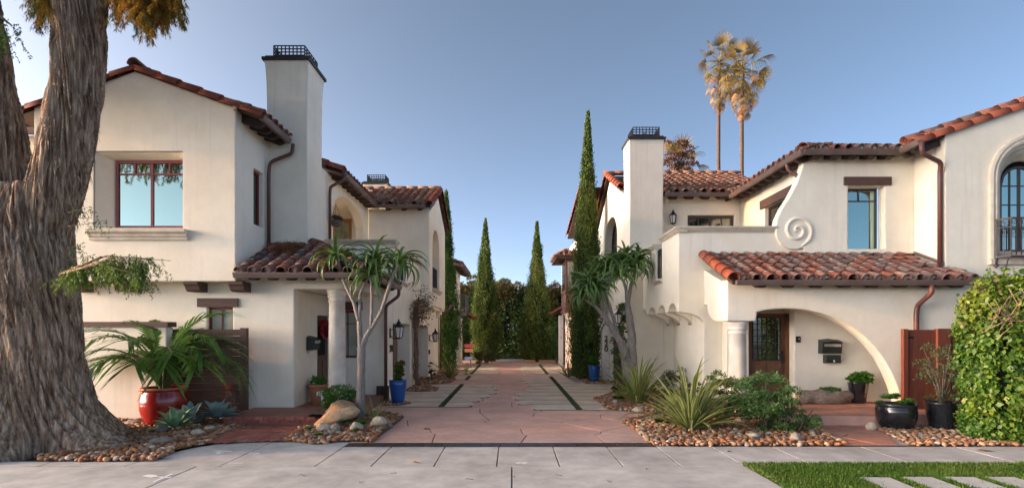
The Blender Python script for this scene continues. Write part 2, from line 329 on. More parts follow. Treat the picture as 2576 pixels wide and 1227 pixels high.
DRAINB = mat('drain_bronze', (.045, .036, .032), (.075, .062, .056), scale=4, rough=.42, metal=.3)
BROWNLEAF = mat('dead_leaf', (.16, .075, .03), (.24, .12, .05), scale=20, rough=.9)
BROWNWOOD = mat('bay_wood', (.075, .03, .025), (.105, .045, .038), scale=6, rough=.6, stretch=(4, 4, 1))
GREYRAIL = mat('grey_painted_iron', (.16, .15, .145), (.2, .19, .18), scale=6, rough=.6)
BASKETM = mat('coir_basket', (.09, .07, .055), (.17, .14, .11), scale=22, rough=.95, bump=.8, bscale=60)
BLUEM = mat('weathered_blue_metal', (.06, .10, .10), (.12, .18, .18), scale=14, rough=.6)
SIGNR = mat('sign_red', (.42, .06, .06), (.5, .09, .08), scale=6, rough=.7)
SIGNB = mat('sign_blue', (.16, .22, .42), (.22, .28, .48), scale=6, rough=.7)
SIGNO = mat('sign_orange', (.5, .22, .12), (.56, .27, .16), scale=6, rough=.7)

DRIVEJOINT = mat('brown_stamped_joint', (.15, .085, .065), (.22, .13, .10), scale=9, rough=.95)
weather(STUCCO)
weather(CONC, .32, (1.1, .8, 1), (.17, .145, .12), .6)          # spills and old stains
weather(FLAG, .26, (1.6, .5, 1), (.26, .17, .15), .5)            # scuffs along the wheel tracks
weather(FLAGSHEET, .2, (1.6, .5, 1), (.26, .17, .15), .5)

# ================================================================== ground, paving
def sheet(name, poly, z, m, parent=None, thick=.0):
    mb = MB()
    if thick: mb.plan(z - thick, z, poly)
    else:
        tri = tessellate_polygon([[Vector((a, b, 0)) for a, b in poly]]); mb.add([(a, b, z) for a, b in poly], [tuple(t) for t in tri])
    o = mb.build(name, m, parent)
    if parent is None: o['kind'] = 'structure'
    return o
def clip(poly, nx, ny, c):                       # keep nx*x + ny*y <= c
    out = []
    for i, p in enumerate(poly):
        q = poly[(i + 1) % len(poly)]; a, b = nx * p[0] + ny * p[1] - c, nx * q[0] + ny * q[1] - c
        if a <= 0: out.append(p)
        if a * b < 0: t = a / (a - b); out.append((p[0] + (q[0] - p[0]) * t, p[1] + (q[1] - p[1]) * t))
    return out
def inset(poly, d):                              # shrink a convex outline
    cx = sum(p[0] for p in poly) / len(poly); cy = sum(p[1] for p in poly) / len(poly); r = list(poly); n = len(poly)
    A = sum(poly[i][0] * poly[(i + 1) % n][1] - poly[(i + 1) % n][0] * poly[i][1] for i in range(n))
    pp = poly if A > 0 else poly[::-1]
    for i in range(n):
        a, b = pp[i], pp[(i + 1) % n]; ex, ey = b[0] - a[0], b[1] - a[1]; L = math.hypot(ex, ey)
        if L < 1e-6: continue
        nx, ny = ey / L, -ex / L; r = clip(r, nx, ny, nx * a[0] + ny * a[1] - d)
        if len(r) < 3: return []
    return r
def voronoi(rect, seeds):
    cells = []
    for i, s in enumerate(seeds):
        c = list(rect)
        for j, q in enumerate(seeds):
            if i == j or len(c) < 3: continue
            if abs(s[0] - q[0]) > 4 or abs(s[1] - q[1]) > 4: continue
            nx, ny = q[0] - s[0], q[1] - s[1]; c = clip(c, nx, ny, (q[0] ** 2 + q[1] ** 2 - s[0] ** 2 - s[1] ** 2) / 2)
        if len(c) >= 3: cells.append(c)
    return cells
def slab(name, poly, ztop, m, parent, h=.03, ch=.006):
    """paving piece with a small chamfered edge"""
    inn = inset(poly, ch); mb = MB(); n = len(poly)
    if len(inn) != n: mb.plan(ztop - h, ztop, poly)
    else:
        # match rings by nearest start
        k0 = min(range(n), key=lambda k: (inn[k][0] - poly[0][0]) ** 2 + (inn[k][1] - poly[0][1]) ** 2); inn = inn[k0:] + inn[:k0]
        V = [(a, b, ztop - h) for a, b in poly] + [(a, b, ztop - ch * .6) for a, b in poly] + [(a, b, ztop) for a, b in inn]
        Fs = [(i, (i + 1) % n, n + (i + 1) % n, n + i) for i in range(n)] + [(n + i, n + (i + 1) % n, 2 * n + (i + 1) % n, 2 * n + i) for i in range(n)]
        tri = tessellate_polygon([[Vector((a, b, 0)) for a, b in inn]]); Fs += [tuple(2 * n + q for q in t) for t in tri]
        mb.add(V, Fs)
    return mb.build(name, m, parent)

ground = sheet('ground', [(-400, 4), (400, 4), (400, 900), (-400, 900)], -.06, EARTH)
sheet('street', [(-400, -60), (400, -60), (400, 4), (-400, 4)], -.07, mat('asphalt', (.045, .045, .047), (.06, .06, .062), scale=6, rough=.9))

# ---- concrete sidewalk and driveway apron, slab by slab
walk = sheet('sidewalk', [(-40, 4.0), (40, 4.0), (40, 8.5), (-2.66, 8.5), (-2.66, 8.86), (-4.4, 8.86), (-5.1, 8.2), (-5.22, 7.52), (-40, 7.52)], -.035, JOINT)
def xtop(x):                                      # far edge of the concrete
    pts = [(-40, 7.5), (-5.22, 7.5), (-5.12, 7.95), (-4.97, 8.4), (-4.75, 8.68), (-4.4, 8.80), (-3.9, 8.85), (-2.66, 8.86)]
    if x >= 2.28: return 8.5
    if x >= -2.66: return 8.47
    for (a, ya), (b, yb) in zip(pts, pts[1:]):
        if a <= x <= b: return ya + (yb - ya) * (x - a) / (b - a)
    return 8.86
g = .009
def walkslab(x0, x1, y0, ytop):
    if callable(ytop):
        top = [(x, min(8.9, ytop(x))) for x in np.linspace(x1 - g, x0 + g, 22)]
    else: top = [(x1 - g, ytop - g), (x0 + g, ytop - g)]
    slab('concrete_slab', [(x0 + g, y0 + g), (x1 - g, y0 + g)] + top, 0, CONC, walk, .05, .004)
for x0, x1 in ((-14, -9.6), (-9.6, -4.25), (-4.25, .0), (.0, 3.16)): walkslab(x0, x1, 4.1, 7.23)
for k in range(-3, 3):
    a = -.205 + .85 * k
    if k == 2: walkslab(a, 2.28, 7.23, 8.47)
    elif k == -3: walkslab(-2.66, a + .85, 7.23, 8.47)
    else: walkslab(a, a + .85, 7.23, 8.47)
for a, b in ((-12.5, -9.6), (-9.6, -6.4), (-6.4, -5.22), (-5.22, -3.95), (-3.95, -2.66)): walkslab(a, b, 7.23, xtop)
for a, b in ((2.28, 3.14),): walkslab(a, b, 7.23, 8.5)
for a, b in ((3.14, 4.1), (4.1, 5.5), (5.5, 7.0), (7.0, 8.6), (8.6, 10.2), (10.2, 12)): walkslab(a, b, 7.31, 8.5)
# sliver of concrete beside each end of the drain
slab('concrete_slab', [(2.285, 8.51), (2.62, 8.51), (2.45, 8.84), (2.285, 8.84)], 0, CONC, walk, .05, .004)

# ---- trench drain
drain = sheet('trench_drain', [(-2.66, 8.475), (2.28, 8.475), (2.28, 8.80), (-2.66, 8.80)], -.02, JOINT); 
tag(drain, 'narrow dark metal trench drain crossing the driveway entrance', 'drain'); del drain['kind']; drain['kind'] = 'thing'
for i in range(16):
    a = -2.655 + i * .3085; mb = MB(); mb.box(a + .004, a + .30, 8.485, 8.79, -.018, -.001)
    for q in range(6): mb.box(a + .03 + q * .045, a + .05 + q * .045, 8.52, 8.755, -.001, .003)
    mb.build('grate', DRAINB if 4 < i < 12 else DRAIN, drain)

# ---- driveway of pink stamped flagstone
drive = sheet('driveway', [(-3.9, 8.80), (4.6, 8.80), (4.6, 36), (-3.9, 36)], -.014, DRIVEJOINT)
sheet('driveway_surface', [(-3.9, 19.0), (4.6, 19.0), (4.6, 36), (-3.9, 36)], -.002, FLAGSHEET, drive)
r2 = random.Random(3); seeds = []
yy = 8.9; row = 0
while yy < 19.4:
    st = .95 if yy < 13 else 1.25
    xx = -4.1 + (row % 2) * .6
    while xx < 4.9:
        seeds.append((xx + r2.uniform(-.32, .32), yy + r2.uniform(-.3, .3))); xx += 1.3 + r2.uniform(-.2, .25)
    yy += st * .95; row += 1
for c in voronoi([(-3.9, 8.80), (4.6, 8.80), (4.6, 19.0), (-3.9, 19.0)], seeds):
    c = inset(c, .010)
    if len(c) >= 3: slab('flagstone', c, 0.0, FLAG, drive, .012, .007)

# ---- tan pavers with grassy joints, either side of the driveway
pav = thing('paved_parking_bands', None, None); pav['kind'] = 'structure'
def pavers(rows, xs, strip, zt=.012):
    """rows: (y0, y1, xa, xb) ; strip: x of the grass strip"""
    for k, (y0, y1, xa, xb) in enumerate(rows):
        ch = .13
        L = [(strip - .065, 'l'), (strip + .065, 'r')]
        for (a, b) in ((xa, strip - .065), (strip + .065, xb)):
            if b - a < .15: continue
            inner = (a == xa and xs == 'right') or (b == xb and xs == 'left')
            p = [(a + .008, y0 + .055), (b - .008, y0 + .055), (b - .008, y1 - .055), (a + .008, y1 - .055)]
            if inner:
                if xs == 'right': p = [(a + ch, y0 + .055), (b - .008, y0 + .055), (b - .008, y1 - .055), (a + ch * .6, y1 - .055), (a, y1 - .25), (a, y0 + .3)]
                else: p = [(a + .008, y0 + .055), (b - ch, y0 + .055), (b, y0 + .3), (b, y1 - .25), (b - ch * .6, y1 - .055), (a + .008, y1 - .055)]
            slab('paver', p, zt, PAVER, pav, .018, .006)
        sheet('joint_bed', [(xa + .05, y0 - .015), (xb - .02, y0 - .015), (xb - .02, y1 + .015), (xa + .05, y1 + .015)], .0045 + .0004 * (k % 2), MOSS, pav)
def rowset(y0, n, d, xin, xout, sgn):
    return [(y0 + i * d, y0 + (i + 1) * d) + ((xin[i % len(xin)], xout[i % len(xout)]) if sgn > 0 else (xout[i % len(xout)], xin[i % len(xin)])) for i in range(n)]
pavers(rowset(12.45, 10, .93, [.45, .1, .02, .12, .48, .62, .50, .44, .28, .30], [2.55, 2.75, 3.2, 4.3, 4.4, 4.4, 4.4, 3.4, 2.35, 2.2], 1), 'right', 1.57)
pavers(rowset(23.2, 7, .95, [.55, .35, .3, .4, .5, .5, .6], [2.6], 1), 'right', 1.53)
pavers(rowset(12.95, 6, .93, [-.95, -.82, -.62, -.42, -.46, -.6], [-3.05, -3.28, -3.28, -3.28, -3.28, -3.28], -1), 'left', -1.72)
pavers(rowset(20.4, 2, .8, [-.75, -.9], [-2.3], -1), 'left', -1.74)
pavers(rowset(23.3, 7, .95, [-.5, -.55, -.7, -.7, -.8, -.8, -.9], [-2.6], -1), 'left', -1.77)
for st, ya, yb in ((1.57, 12.45, 21.75), (1.53, 23.2, 29.8), (-1.72, 12.95, 18.5), (-1.74, 20.4, 22), (-1.77, 23.3, 29.9)):
    n = int((yb - ya) * 900); P = np.stack([rng.uniform(st - .06, st + .06, n), rng.uniform(ya, yb, n), np.full(n, .004)], 1)
    D = rng.normal(size=(n, 3)) * .5 + [0, 0, 1]; V, Q = leaves(P, D, rng.uniform(.02, .045, n), .01)
    o = link('grass', fastmesh('grass', V, Q, GREYSHRUB, rng.random(n)), None); tag(o, kind='stuff', label='short grass strip growing between driveway pavers', cat='grass')
# curved grey concrete band at the right paver edge
sheet('concrete_band', [(2.55, 12.5), (3.25, 12.45), (2.95, 13.4), (2.9, 14.6), (3.6, 15.35), (3.3, 15.6), (2.72, 14.9), (2.5, 13.8)], .018, PAVEREDGE)
sheet('concrete_band', [(2.25, 19.2), (2.6, 19.0), (3.5, 18.4), (3.5, 18.75), (2.65, 19.4), (2.45, 20.6), (2.2, 21.6)], .018, PAVEREDGE)

# ---- planting beds of river pebbles
def in_poly(P, poly):
    x, y = P[:, 0], P[:, 1]; ins = np.zeros(len(P), bool); n = len(poly)
    for i in range(n):
        x0, y0 = poly[i]; x1, y1 = poly[(i + 1) % n]
        c = ((y0 > y) != (y1 > y)); xi = (x1 - x0) * (y - y0) / ((y1 - y0) if y1 != y0 else 1e-9) + x0; ins ^= c & (x < xi)
    return ins
def ico():
    import bmesh
    bm = bmesh.new(); bmesh.ops.create_icosphere(bm, subdivisions=2, radius=1); V = np.array([v.co[:] for v in bm.verts]); Q = np.array([[v.index for v in f.verts] for f in bm.faces]); bm.free(); return V, Q
ICOV, ICOF = ico()
def pebbles(name, poly, label, size=(.018, .055), dens=3.4, avoid=(), zb=.0, var=(0, 1), mound=0.0):
    """scatter pebbles without much overlap by dart throwing on a grid"""
    xs = [p[0] for p in poly]; ys = [p[1] for p in poly]; area = (max(xs) - min(xs)) * (max(ys) - min(ys))
    n = int(area * 260 * dens); P = np.stack([rng.uniform(min(xs), max(xs), n), rng.uniform(min(ys), max(ys), n)], 1); P = P[in_poly(P, poly)]
    S = size[0] + (size[1] - size[0]) * rng.random(len(P)) ** 1.8
    grid = {}; keep = []; cell = .12
    for i in np.argsort(-S):
        x, y = P[i]; s = S[i]; gx_, gy_ = int(x / cell), int(y / cell); ok = True
        for a in (-1, 0, 1):
            for b in (-1, 0, 1):
                for j in grid.get((gx_ + a, gy_ + b), ()):
                    if (P[j, 0] - x) ** 2 + (P[j, 1] - y) ** 2 < (.78 * (S[j] + s)) ** 2: ok = False; break
                if not ok: break
            if not ok: break
        if ok and not any((x - ax) ** 2 + (y - ay) ** 2 < ar * ar for ax, ay, ar in avoid): grid.setdefault((gx_, gy_), []).append(i); keep.append(i)
    P, S = P[keep], S[keep]; n = len(P)
    a = rng.uniform(0, math.pi, n); sc = np.stack([S * rng.uniform(.95, 1.35, n), S * rng.uniform(.75, 1.05, n), S * rng.uniform(.5, .75, n)], 1)
    B = ICOV[None] * (1 + .10 * rng.normal(size=(n, 1, 3)) * np.sign(ICOV[None])) * sc[:, None, :]
    tl = rng.normal(size=n) * .25; B[:, :, 2] += B[:, :, 0] * tl[:, None]
    ca, sa = np.cos(a)[:, None], np.sin(a)[:, None]; X = B[:, :, 0] * ca - B[:, :, 1] * sa; Y = B[:, :, 0] * sa + B[:, :, 1] * ca
    z0 = zb + sc[:, 2] * .45 + rng.uniform(0, .012, n)
    V = np.stack([X + P[:, :1], Y + P[:, 1:], B[:, :, 2] + z0[:, None]], 2).reshape(-1, 3)
    Q = (ICOF[None] + (np.arange(n) * len(ICOV))[:, None, None]).reshape(-1, 3)
    vv = np.clip(var[0] + (var[1] - var[0]) * rng.random(n), 0, 1)
    o = link(name, fastmesh(name, V, Q, PEBBLE, np.repeat(vv, len(ICOF)), smooth=True)); return tag(o, label, 'pebbles', kind='stuff')
def G2(*pts): return [tuple(gp(a, b).xy) for a, b in pts]
bedA = G2((228, 1160.6), (390, 1160.6), (440, 1134), (530, 1116), (548, 1098), (640, 1062), (655, 1046), (560, 1036), (300, 1050), (150, 1060), (60, 1100), (100, 1160.6))
bedB = G2((716, 1108), (800, 1118), (862, 1110), (935, 1112), (1013, 1050), (985, 1042), (925, 1038), (830, 1040), (775, 1062))
bedC = [(-3.55, 13.2), (-2.75, 13.15), (-2.55, 13.55), (-2.8, 13.9), (-3.3, 13.98), (-3.55, 13.9)]
bedD = [(-3.3, 16.4), (-2.75, 16.2), (-2.3, 16.4), (-2.35, 17.2), (-2.7, 17.9), (-2.9, 18.4), (-3.3, 18.45)]
bedE = [(-3.3, 18.6), (-2.6, 18.7), (-2.2, 19.3), (-2.15, 20.3), (-2.35, 21.4), (-2.35, 23.0), (-2.6, 24), (-2.6, 26), (-3.3, 27), (-3.9, 27), (-3.9, 22)]
bedF = G2((1645, 1122.2), (1585, 1072), (1562, 1062), (1600, 1052), (1625, 1046), (1640, 1040), (1530, 1030), (1495, 1004), (1560, 985), (1640, 955), (1760, 960), (1900, 990), (2000, 1012), (2012, 1060), (2050, 1062), (2075, 1090), (2130, 1122.2), (1900, 1122.2))
bedG = G2((2290, 1122.2), (2170, 1065), (2200, 1056), (2300, 1052), (2460, 1048), (2560, 1060), (2640, 1060), (2640, 1122.2))
bedH = [(2.55, 18.8), (3.5, 18.6), (3.6, 20.0), (3.6, 26), (2.6, 26), (2.5, 22.5), (2.65, 20.0)]
bedI = [(-4.5, 30.2), (4.5, 30.2), (4.5, 36), (-4.5, 36)]
ZB = .016
for nm, b in (('planting_bed', bedA), ('planting_bed', bedB), ('planting_bed', bedC), ('planting_bed', bedD), ('planting_bed', bedE), ('planting_bed', bedF), ('planting_bed', bedG), ('planting_bed', bedH)):
    sheet(nm, b, ZB, SOIL)
pebbles('pebbles', bedA, 'rust brown river pebbles around the agaves and red pot', (.017, .055), avoid=[(-7.5, 8.5, 1.0)], zb=ZB)
pebbles('pebbles', bedB, 'rounded river pebbles around the tan boulders', (.02, .062), zb=ZB, var=(.0, .9))
pebbles('pebbles', bedC, 'small patch of pebbles at the foot of the tall blue planter', (.016, .046), zb=ZB)
pebbles('pebbles', bedD, 'small patch of pebbles at the foot of the climbing vine', (.016, .046), zb=ZB)
pebbles('pebbles', bedE, 'pebbles under the striped flax beside the far garage', (.02, .062), 1.0, zb=ZB)
pebbles('pebbles', bedF, 'reddish river pebbles under the two large flax plants', (.017, .055), zb=ZB)
pebbles('pebbles', bedG, 'river pebbles around the two black glazed pots', (.016, .046), zb=ZB, var=(.1, 1))
pebbles('pebbles', bedH, 'pebbles at the foot of the tall cypress by number 220', (.02, .062), 1.0, zb=ZB)
# thin timber edging along the drive side of the boulder bed
mb = MB(); a, b = gp(935, 1112), gp(1014, 1050); d = (b - a).normalized(); q = Vector((-d.y, d.x, 0)) * .012
mb.add([a - q, a + q, b + q, b - q] + [p + Vector((0, 0, .045)) for p in (a - q, a + q, b + q, b - q)], [(0, 1, 2, 3), (4, 5, 6, 7), (0, 1, 5, 4), (1, 2, 6, 5), (2, 3, 7, 6), (3, 0, 4, 7)])
tag(mb.build('bed_edging', LINTEL), 'dark strip edging between the boulder bed and pink driveway', 'edging')

# ---- brick path and porch platform on the left
path = sheet('brick_path', G2((520, 1117), (722, 1110), (790, 1062), (640, 1060), (552, 1096)), .020, GROUT)
pp = G2((520, 1117), (722, 1110), (790, 1062), (640, 1060), (552, 1096))
ang = math.radians(45); ca, sa = math.cos(ang), math.sin(ang); nb = 0
bw, bl, gg = .098, .198, .007
ref = MB().box(-bl / 2 + gg, bl / 2 - gg, -bw / 2 + gg, bw / 2 - gg, -.008, .008).mesh('brick', BRICK)
cpt = np.array(pp).mean(0)
for i in range(-22, 23):
    for j in range(-11, 12):
        u = j * bl + (i % 2) * bl / 2; v = i * bw
        x, y = cpt[0] + u * ca - v * sa, cpt[1] + u * sa + v * ca
        if in_poly(np.array([[x, y]]), pp)[0]:
            link('brick', ref, path, T((x, y, .028 + random.uniform(-.001, .001))) @ RZ(45 + random.uniform(-1, 1))); nb += 1
PZ = .19
plat = sheet('porch_platform', [(-5.55, 10.32), (-3.62, 10.32), (-3.5, 10.9), (-3.3, 12.2), (-3.3, 13.97), (-5.55, 13.97)], PZ - .004, BRICKTOP, thick=.2)
nbm = MB().box(-.094, .094, -.02, .02, -.029, .029).mesh('brick', BRICK)
for r_, (yo, zo) in enumerate(((10.305, PZ - .035), (10.33, PZ - .098))):
    for k in range(10): link('brick', nbm, plat, T((-5.46 + .2 * k + (r_ * .1), yo - .006, zo)))

# ---- flagstone path and terrace on the right
pathR = G2((2125, 1122.4), (2290, 1122.4), (2170, 1066), (2120, 1056), (2020, 1056), (2055, 1085))
pr = sheet('flagstone_path', pathR, .018, GROUT)
def stones(poly, parent, z, seeds, m=FLAG2, gap=.012, h=.012):
    xs = [p[0] for p in poly]; ys = [p[1] for p in poly]
    for c in voronoi([(min(xs), min(ys)), (max(xs), min(ys)), (max(xs), max(ys)), (min(xs), max(ys))], seeds):
        n = len(poly); A = sum(poly[i][0] * poly[(i + 1) % n][1] - poly[(i + 1) % n][0] * poly[i][1] for i in range(n)); pq = poly if A > 0 else poly[::-1]
        ctr = (sum(p[0] for p in c) / len(c), sum(p[1] for p in c) / len(c))
        if not in_poly(np.array([ctr]), poly)[0]: continue
        for i in range(n):                               # trim to the outline near the stone
            a, b = pq[i], pq[(i + 1) % n]; ex, ey = b[0] - a[0], b[1] - a[1]; L = math.hypot(ex, ey); nx, ny = ey / L, -ex / L
            if nx * ctr[0] + ny * ctr[1] < nx * a[0] + ny * a[1]: c = clip(c, nx, ny, nx * a[0] + ny * a[1])
            if len(c) < 3: break
        if len(c) < 3: continue
        c = inset(c, gap)
        if len(c) >= 3: slab('flagstone', c, z + h, m, parent, h, .005)
stones(pathR, pr, .019, [(5.35, 8.75), (6.0, 9.0), (5.5, 9.5), (6.2, 9.7), (5.9, 10.3), (6.6, 10.6), (5.4, 10.2), (6.6, 8.7)])
TZ = .21
terr = [(4.9, 10.35), (6.9, 10.2), (8.6, 10.35), (9.5, 10.5), (9.5, 12.6), (4.9, 12.8)]
tr = sheet('porch_terrace', terr, TZ, FLAGSHEET, thick=.22)
stones(terr, tr, TZ, [(5.4, 10.7), (6.3, 10.6), (7.2, 10.7), (8.1, 10.8), (9.0, 10.9), (5.2, 11.6), (6.0, 11.5), (6.9, 11.6), (7.8, 11.6), (8.7, 11.7), (5.6, 12.3), (6.6, 12.3), (7.5, 12.3), (8.4, 12.4)])
# ---- lawn strip with stepping stones
lawn_poly = [(3.14, 4.0), (30, 4.0), (30, 7.30), (3.14, 7.30)]
sheet('lawn', lawn_poly, .008, LAWNBASE)
n = 62000; P = np.stack([rng.uniform(3.1, 8.2, n), rng.uniform(5.6, 7.33, n), np.full(n, .008)], 1)
SS = [(1.0 * gx(a, y), y) for a, y in ((2235, 6.33), (2345, 6.35), (2455, 6.35), (2560, 6.35), (2670, 6.35))]
edge = 3.15 + .015 * np.sin(P[:, 1] * 23) + .03 * rng.normal(size=n)
k = P[:, 0] > edge
for sx, sy in SS: k &= ~((abs(P[:, 0] - (sx)) < .19) & (abs(P[:, 1] - sy) < .27) & (rng.random(n) < .985))
P = P[k]; n = len(P); D = rng.normal(size=(n, 3)) * .38 + [0, 0, 1]
patch = .5 + .5 * np.sin(P[:, 0] * 2.1 + np.sin(P[:, 1] * 3) * 2)
V, Q = leaves(P, D, rng.uniform(.03, .06, n), .009); o = link('grass', fastmesh('grass', V, Q, LAWN, np.clip(.25 * patch + .75 * rng.random(n), 0, 1)))
tag(o, 'mown green lawn strip along the sidewalk', 'grass', kind='stuff')
for i, (sx, sy) in enumerate(SS):
    c = [(sx - .18, sy - .26), (sx + .17, sy - .25), (sx + .19, sy + .25), (sx - .17, sy + .26)]
    o = slab('stepping_stone', c, .032, STEPST, None, .03, .012)
    tag(o, ['pale rectangular stepping stone nearest the driveway in the lawn', 'second pale stepping stone from the driveway in the lawn', 'third pale stepping stone from the driveway in the lawn',
            'fourth pale stepping stone from the driveway in the lawn', 'pale stepping stone at the far right end of the lawn'][i], 'stepping stone', 'stepping stones set in the lawn')

# ---- survey paint marks and fallen leaves on the concrete
def mark(label, strokes, w_=.022, blobs=()):
    mb = MB()
    for k, s in enumerate(strokes):
        pts_ = [gp(a, b).xy for a, b in s]
        for a, b in zip(pts_, pts_[1:]):
            d = (b - a).normalized(); q = Vector((-d.y, d.x)) * w_; z = .0035 + .0006 * k
            mb.add([(*(a - q), z), (*(b - q), z), (*(b + q), z), (*(a + q), z)], [(0, 1, 2, 3)])
    for k, bl_ in enumerate(blobs): 
        pts_ = [gp(a, b).xy for a, b in bl_]; mb.add([(*p, .0052 + .0004 * k) for p in pts_], [tuple(range(len(pts_)))])
    tag(mb.build('paint_mark', CHALK), label, 'paint mark', 'white survey marks on the sidewalk')
mark('white painted arrow with a bar on the sidewalk', [((537, 1133), (584, 1136))], .02, [((540, 1139), (552, 1135), (556, 1136), (553, 1138), (566, 1137), (560, 1140), (548, 1142))])
mark('white painted corner tick touching a sidewalk seam', [((625, 1139), (653, 1139)), ((653, 1139), (636, 1144))], .016)
mark('thin white painted line with a dot beside a seam', [((575, 1164), (607, 1164.5)), ((605, 1164.5), (611, 1163))], .012)
mark('large white painted arrow lowest on the sidewalk', [((360, 1196), (430, 1201)), ((388, 1211), (434, 1191))], .02, [((356, 1197), (372, 1193), (392, 1194), (400, 1199), (378, 1201))])
mark('small white paint smudge on the centre slab', [], .02, [((1295, 1164), (1305, 1162), (1312, 1163), (1320, 1162), (1332, 1163), (1318, 1167), (1312, 1165), (1300, 1166))])
def fallen(px, py, s, rz, label):
    p = gp(px, py); mb = MB(); V = [(-s, 0, .004), (-.3 * s, .35 * s, .02), (.5 * s, .3 * s, .012), (s, 0, .006), (.4 * s, -.32 * s, .022), (-.4 * s, -.3 * s, .01), (0, 0, .004)]
    mb.add(V, [(6, 0, 1), (6, 1, 2), (6, 2, 3), (6, 3, 4), (6, 4, 5), (6, 5, 0)]); tag(mb.build('fallen_leaf', BROWNLEAF, None, T(p + Vector((0, 0, .002))) @ RZ(rz)), label, 'leaf', 'fallen leaves')
fallen(1074, 1079, .075, 10, 'curled dry leaf on the pink flagstones')
fallen(1047, 1164, .07, 150, 'dry leaf on a concrete slab before the drain')
fallen(1627, 1180, .035, 70, 'small dark leaf on the apron near the lawn')
fallen(2480, 1134, .12, 160, 'dry leaf litter on the sidewalk by the ivy hedge')
fallen(1835, 1136, .05, 30, 'small twig of a leaf on the sidewalk by the right bed')
for k, (a, b, r_, L_) in enumerate(((1290, 1200, 20, .05), (1405, 1195, 100, .045), (1180, 1205, 160, .05), (760, 1195, 15, .06), (990, 1190, 60, .04), (1530, 1210, 140, .05), (905, 1212, 5, .05))):
    p = gp(a, b); mb = MB(); mb.tube([p + Vector((-L_ * math.cos(r_), -L_ * math.sin(r_), .006)), p + Vector((0, .008, .007)), p + Vector((L_ * math.cos(r_), L_ * math.sin(r_), .006))], .0035, 4)
    tag(mb.build('fallen_twig', LINTEL), ['thin dry twig on the apron just left of its centre seam', 'thin dry twig on the apron right of the centre seam', 'thin dry twig on the apron below the drain', 'long dry twig on the apron beside the painted arrow', 'short dry twig on the apron left of centre', 'thin dry twig on the apron near the lawn corner', 'thin dry twig at the bottom edge of the apron, left'][k], 'twig', 'thin twigs scattered on the apron')

# ================================================================== house kit
def tile_mesh(name, m, mort=False, L=.43, r0=.100, r1=.083, pan=True, seg=8):
    """one barrel tile: a cap with its pan; x across, y up the slope, z out"""
    mb = MB(); V, Fs = [], []
    def shell(pts0, pts1, th):
        n = len(pts0); V = []
        for P_, y in ((pts0, 0.0), (pts1, L)):
            V += [(x, y, z) for x, z in P_]
        for P_, y in ((pts0, 0.0), (pts1, L)):
            V += [(x, y, z - th) for x, z in P_]
        Fs = [(i, i + 1, n + i + 1, n + i) for i in range(n - 1)] + [(2 * n + i, 3 * n + i, 3 * n + i + 1, 2 * n + i + 1) for i in range(n - 1)]
        Fs += [(i, 2 * n + i, 2 * n + i + 1, i + 1) for i in range(n - 1)]; mb.add(V, Fs, 0, True)
    def arc(r, z0, a0, a1, cx=0, k=1.0): return [(cx + r * math.cos(a0 + (a1 - a0) * i / seg), z0 + k * r * math.sin(a0 + (a1 - a0) * i / seg)) for i in range(seg + 1)]
    shell(arc(r0, .055, math.pi, 0), arc(r1, .02, math.pi, 0), .016)
    if pan: shell(arc(.068, .085, math.pi * 1.05, math.pi * 1.95, .139, .8), arc(.068, .05, math.pi * 1.05, math.pi * 1.95, .139, .8), .012)
    if mort:                                          # mortar packing showing under the cap's mouth
        n = 8; P_ = [(0, .05, .0)] + [((r0 - .022) * math.cos(math.pi * i / n), .055 + .02 * (i % 2) + .015 * (i % 3), .05 + (r0 - .024) * math.sin(math.pi * i / n)) for i in range(n + 1)]
        if mort != 3: mb.add(P_, [(0, i, i + 1) for i in range(1, n + 1)], 1)
        # crescent of mortar squeezed out on the tile above the next row's mouth
        ya = L * .80 if mort >= 2 else L * .74
        c0 = [((r1 + .012) * math.cos(a), ya, .026 + (r1 + .014) * math.sin(a)) for a in np.linspace(.35 * math.pi - .25, .65 * math.pi + .25, 6)]
        c1 = [(x * 1.0, L * .74 - .10 * math.sin(math.pi * i / 5) - .02, z + .012) for i, (x, y, z) in enumerate(c0)]
        if mort >= 2: mb.add(c0 + c1, [(i, i + 1, 7 + i, 6 + i) for i in range(5)], 1, True)
    return mb.mesh(name, m, MORTAR)
TILES = [tile_mesh('tile', TILE, k) for k in (0, 1, 2, 3, 2, 1, 3)]
TILES_OLD = [tile_mesh('tile', TILE_OLD, k) for k in (0, 1, 3, 1, 0)]
def rake_mesh(name, m, L=.46, r0=.135, r1=.115, wrap=1.15):
    mb = MB(); seg = 10; V = []
    for r, y in ((r0, 0), (r1, L), (r1 - .018, L), (r0 - .018, 0)):
        for i in range(seg + 1):
            a = math.pi / 2 + wrap * math.pi * (i / seg - .5); V.append((r * math.cos(a), y, r * math.sin(a) + (.012 if y == 0 else 0)))
    k = seg + 1; Fs = []
    for s_ in range(4):
        t_ = (s_ + 1) % 4
        for i in range(seg): Fs.append((s_ * k + i, s_ * k + i + 1, t_ * k + i + 1, t_ * k + i))
    mb.add(V, Fs, 0, True); return mb.mesh(name, m)
RAKES = rake_mesh('rake_tile', RAKE); RIDGES = rake_mesh('ridge_tile', TILE, wrap=1.0); RIDGES_OLD = rake_mesh('ridge_tile', TILE_OLD, wrap=1.0)
rt = random.Random(11)
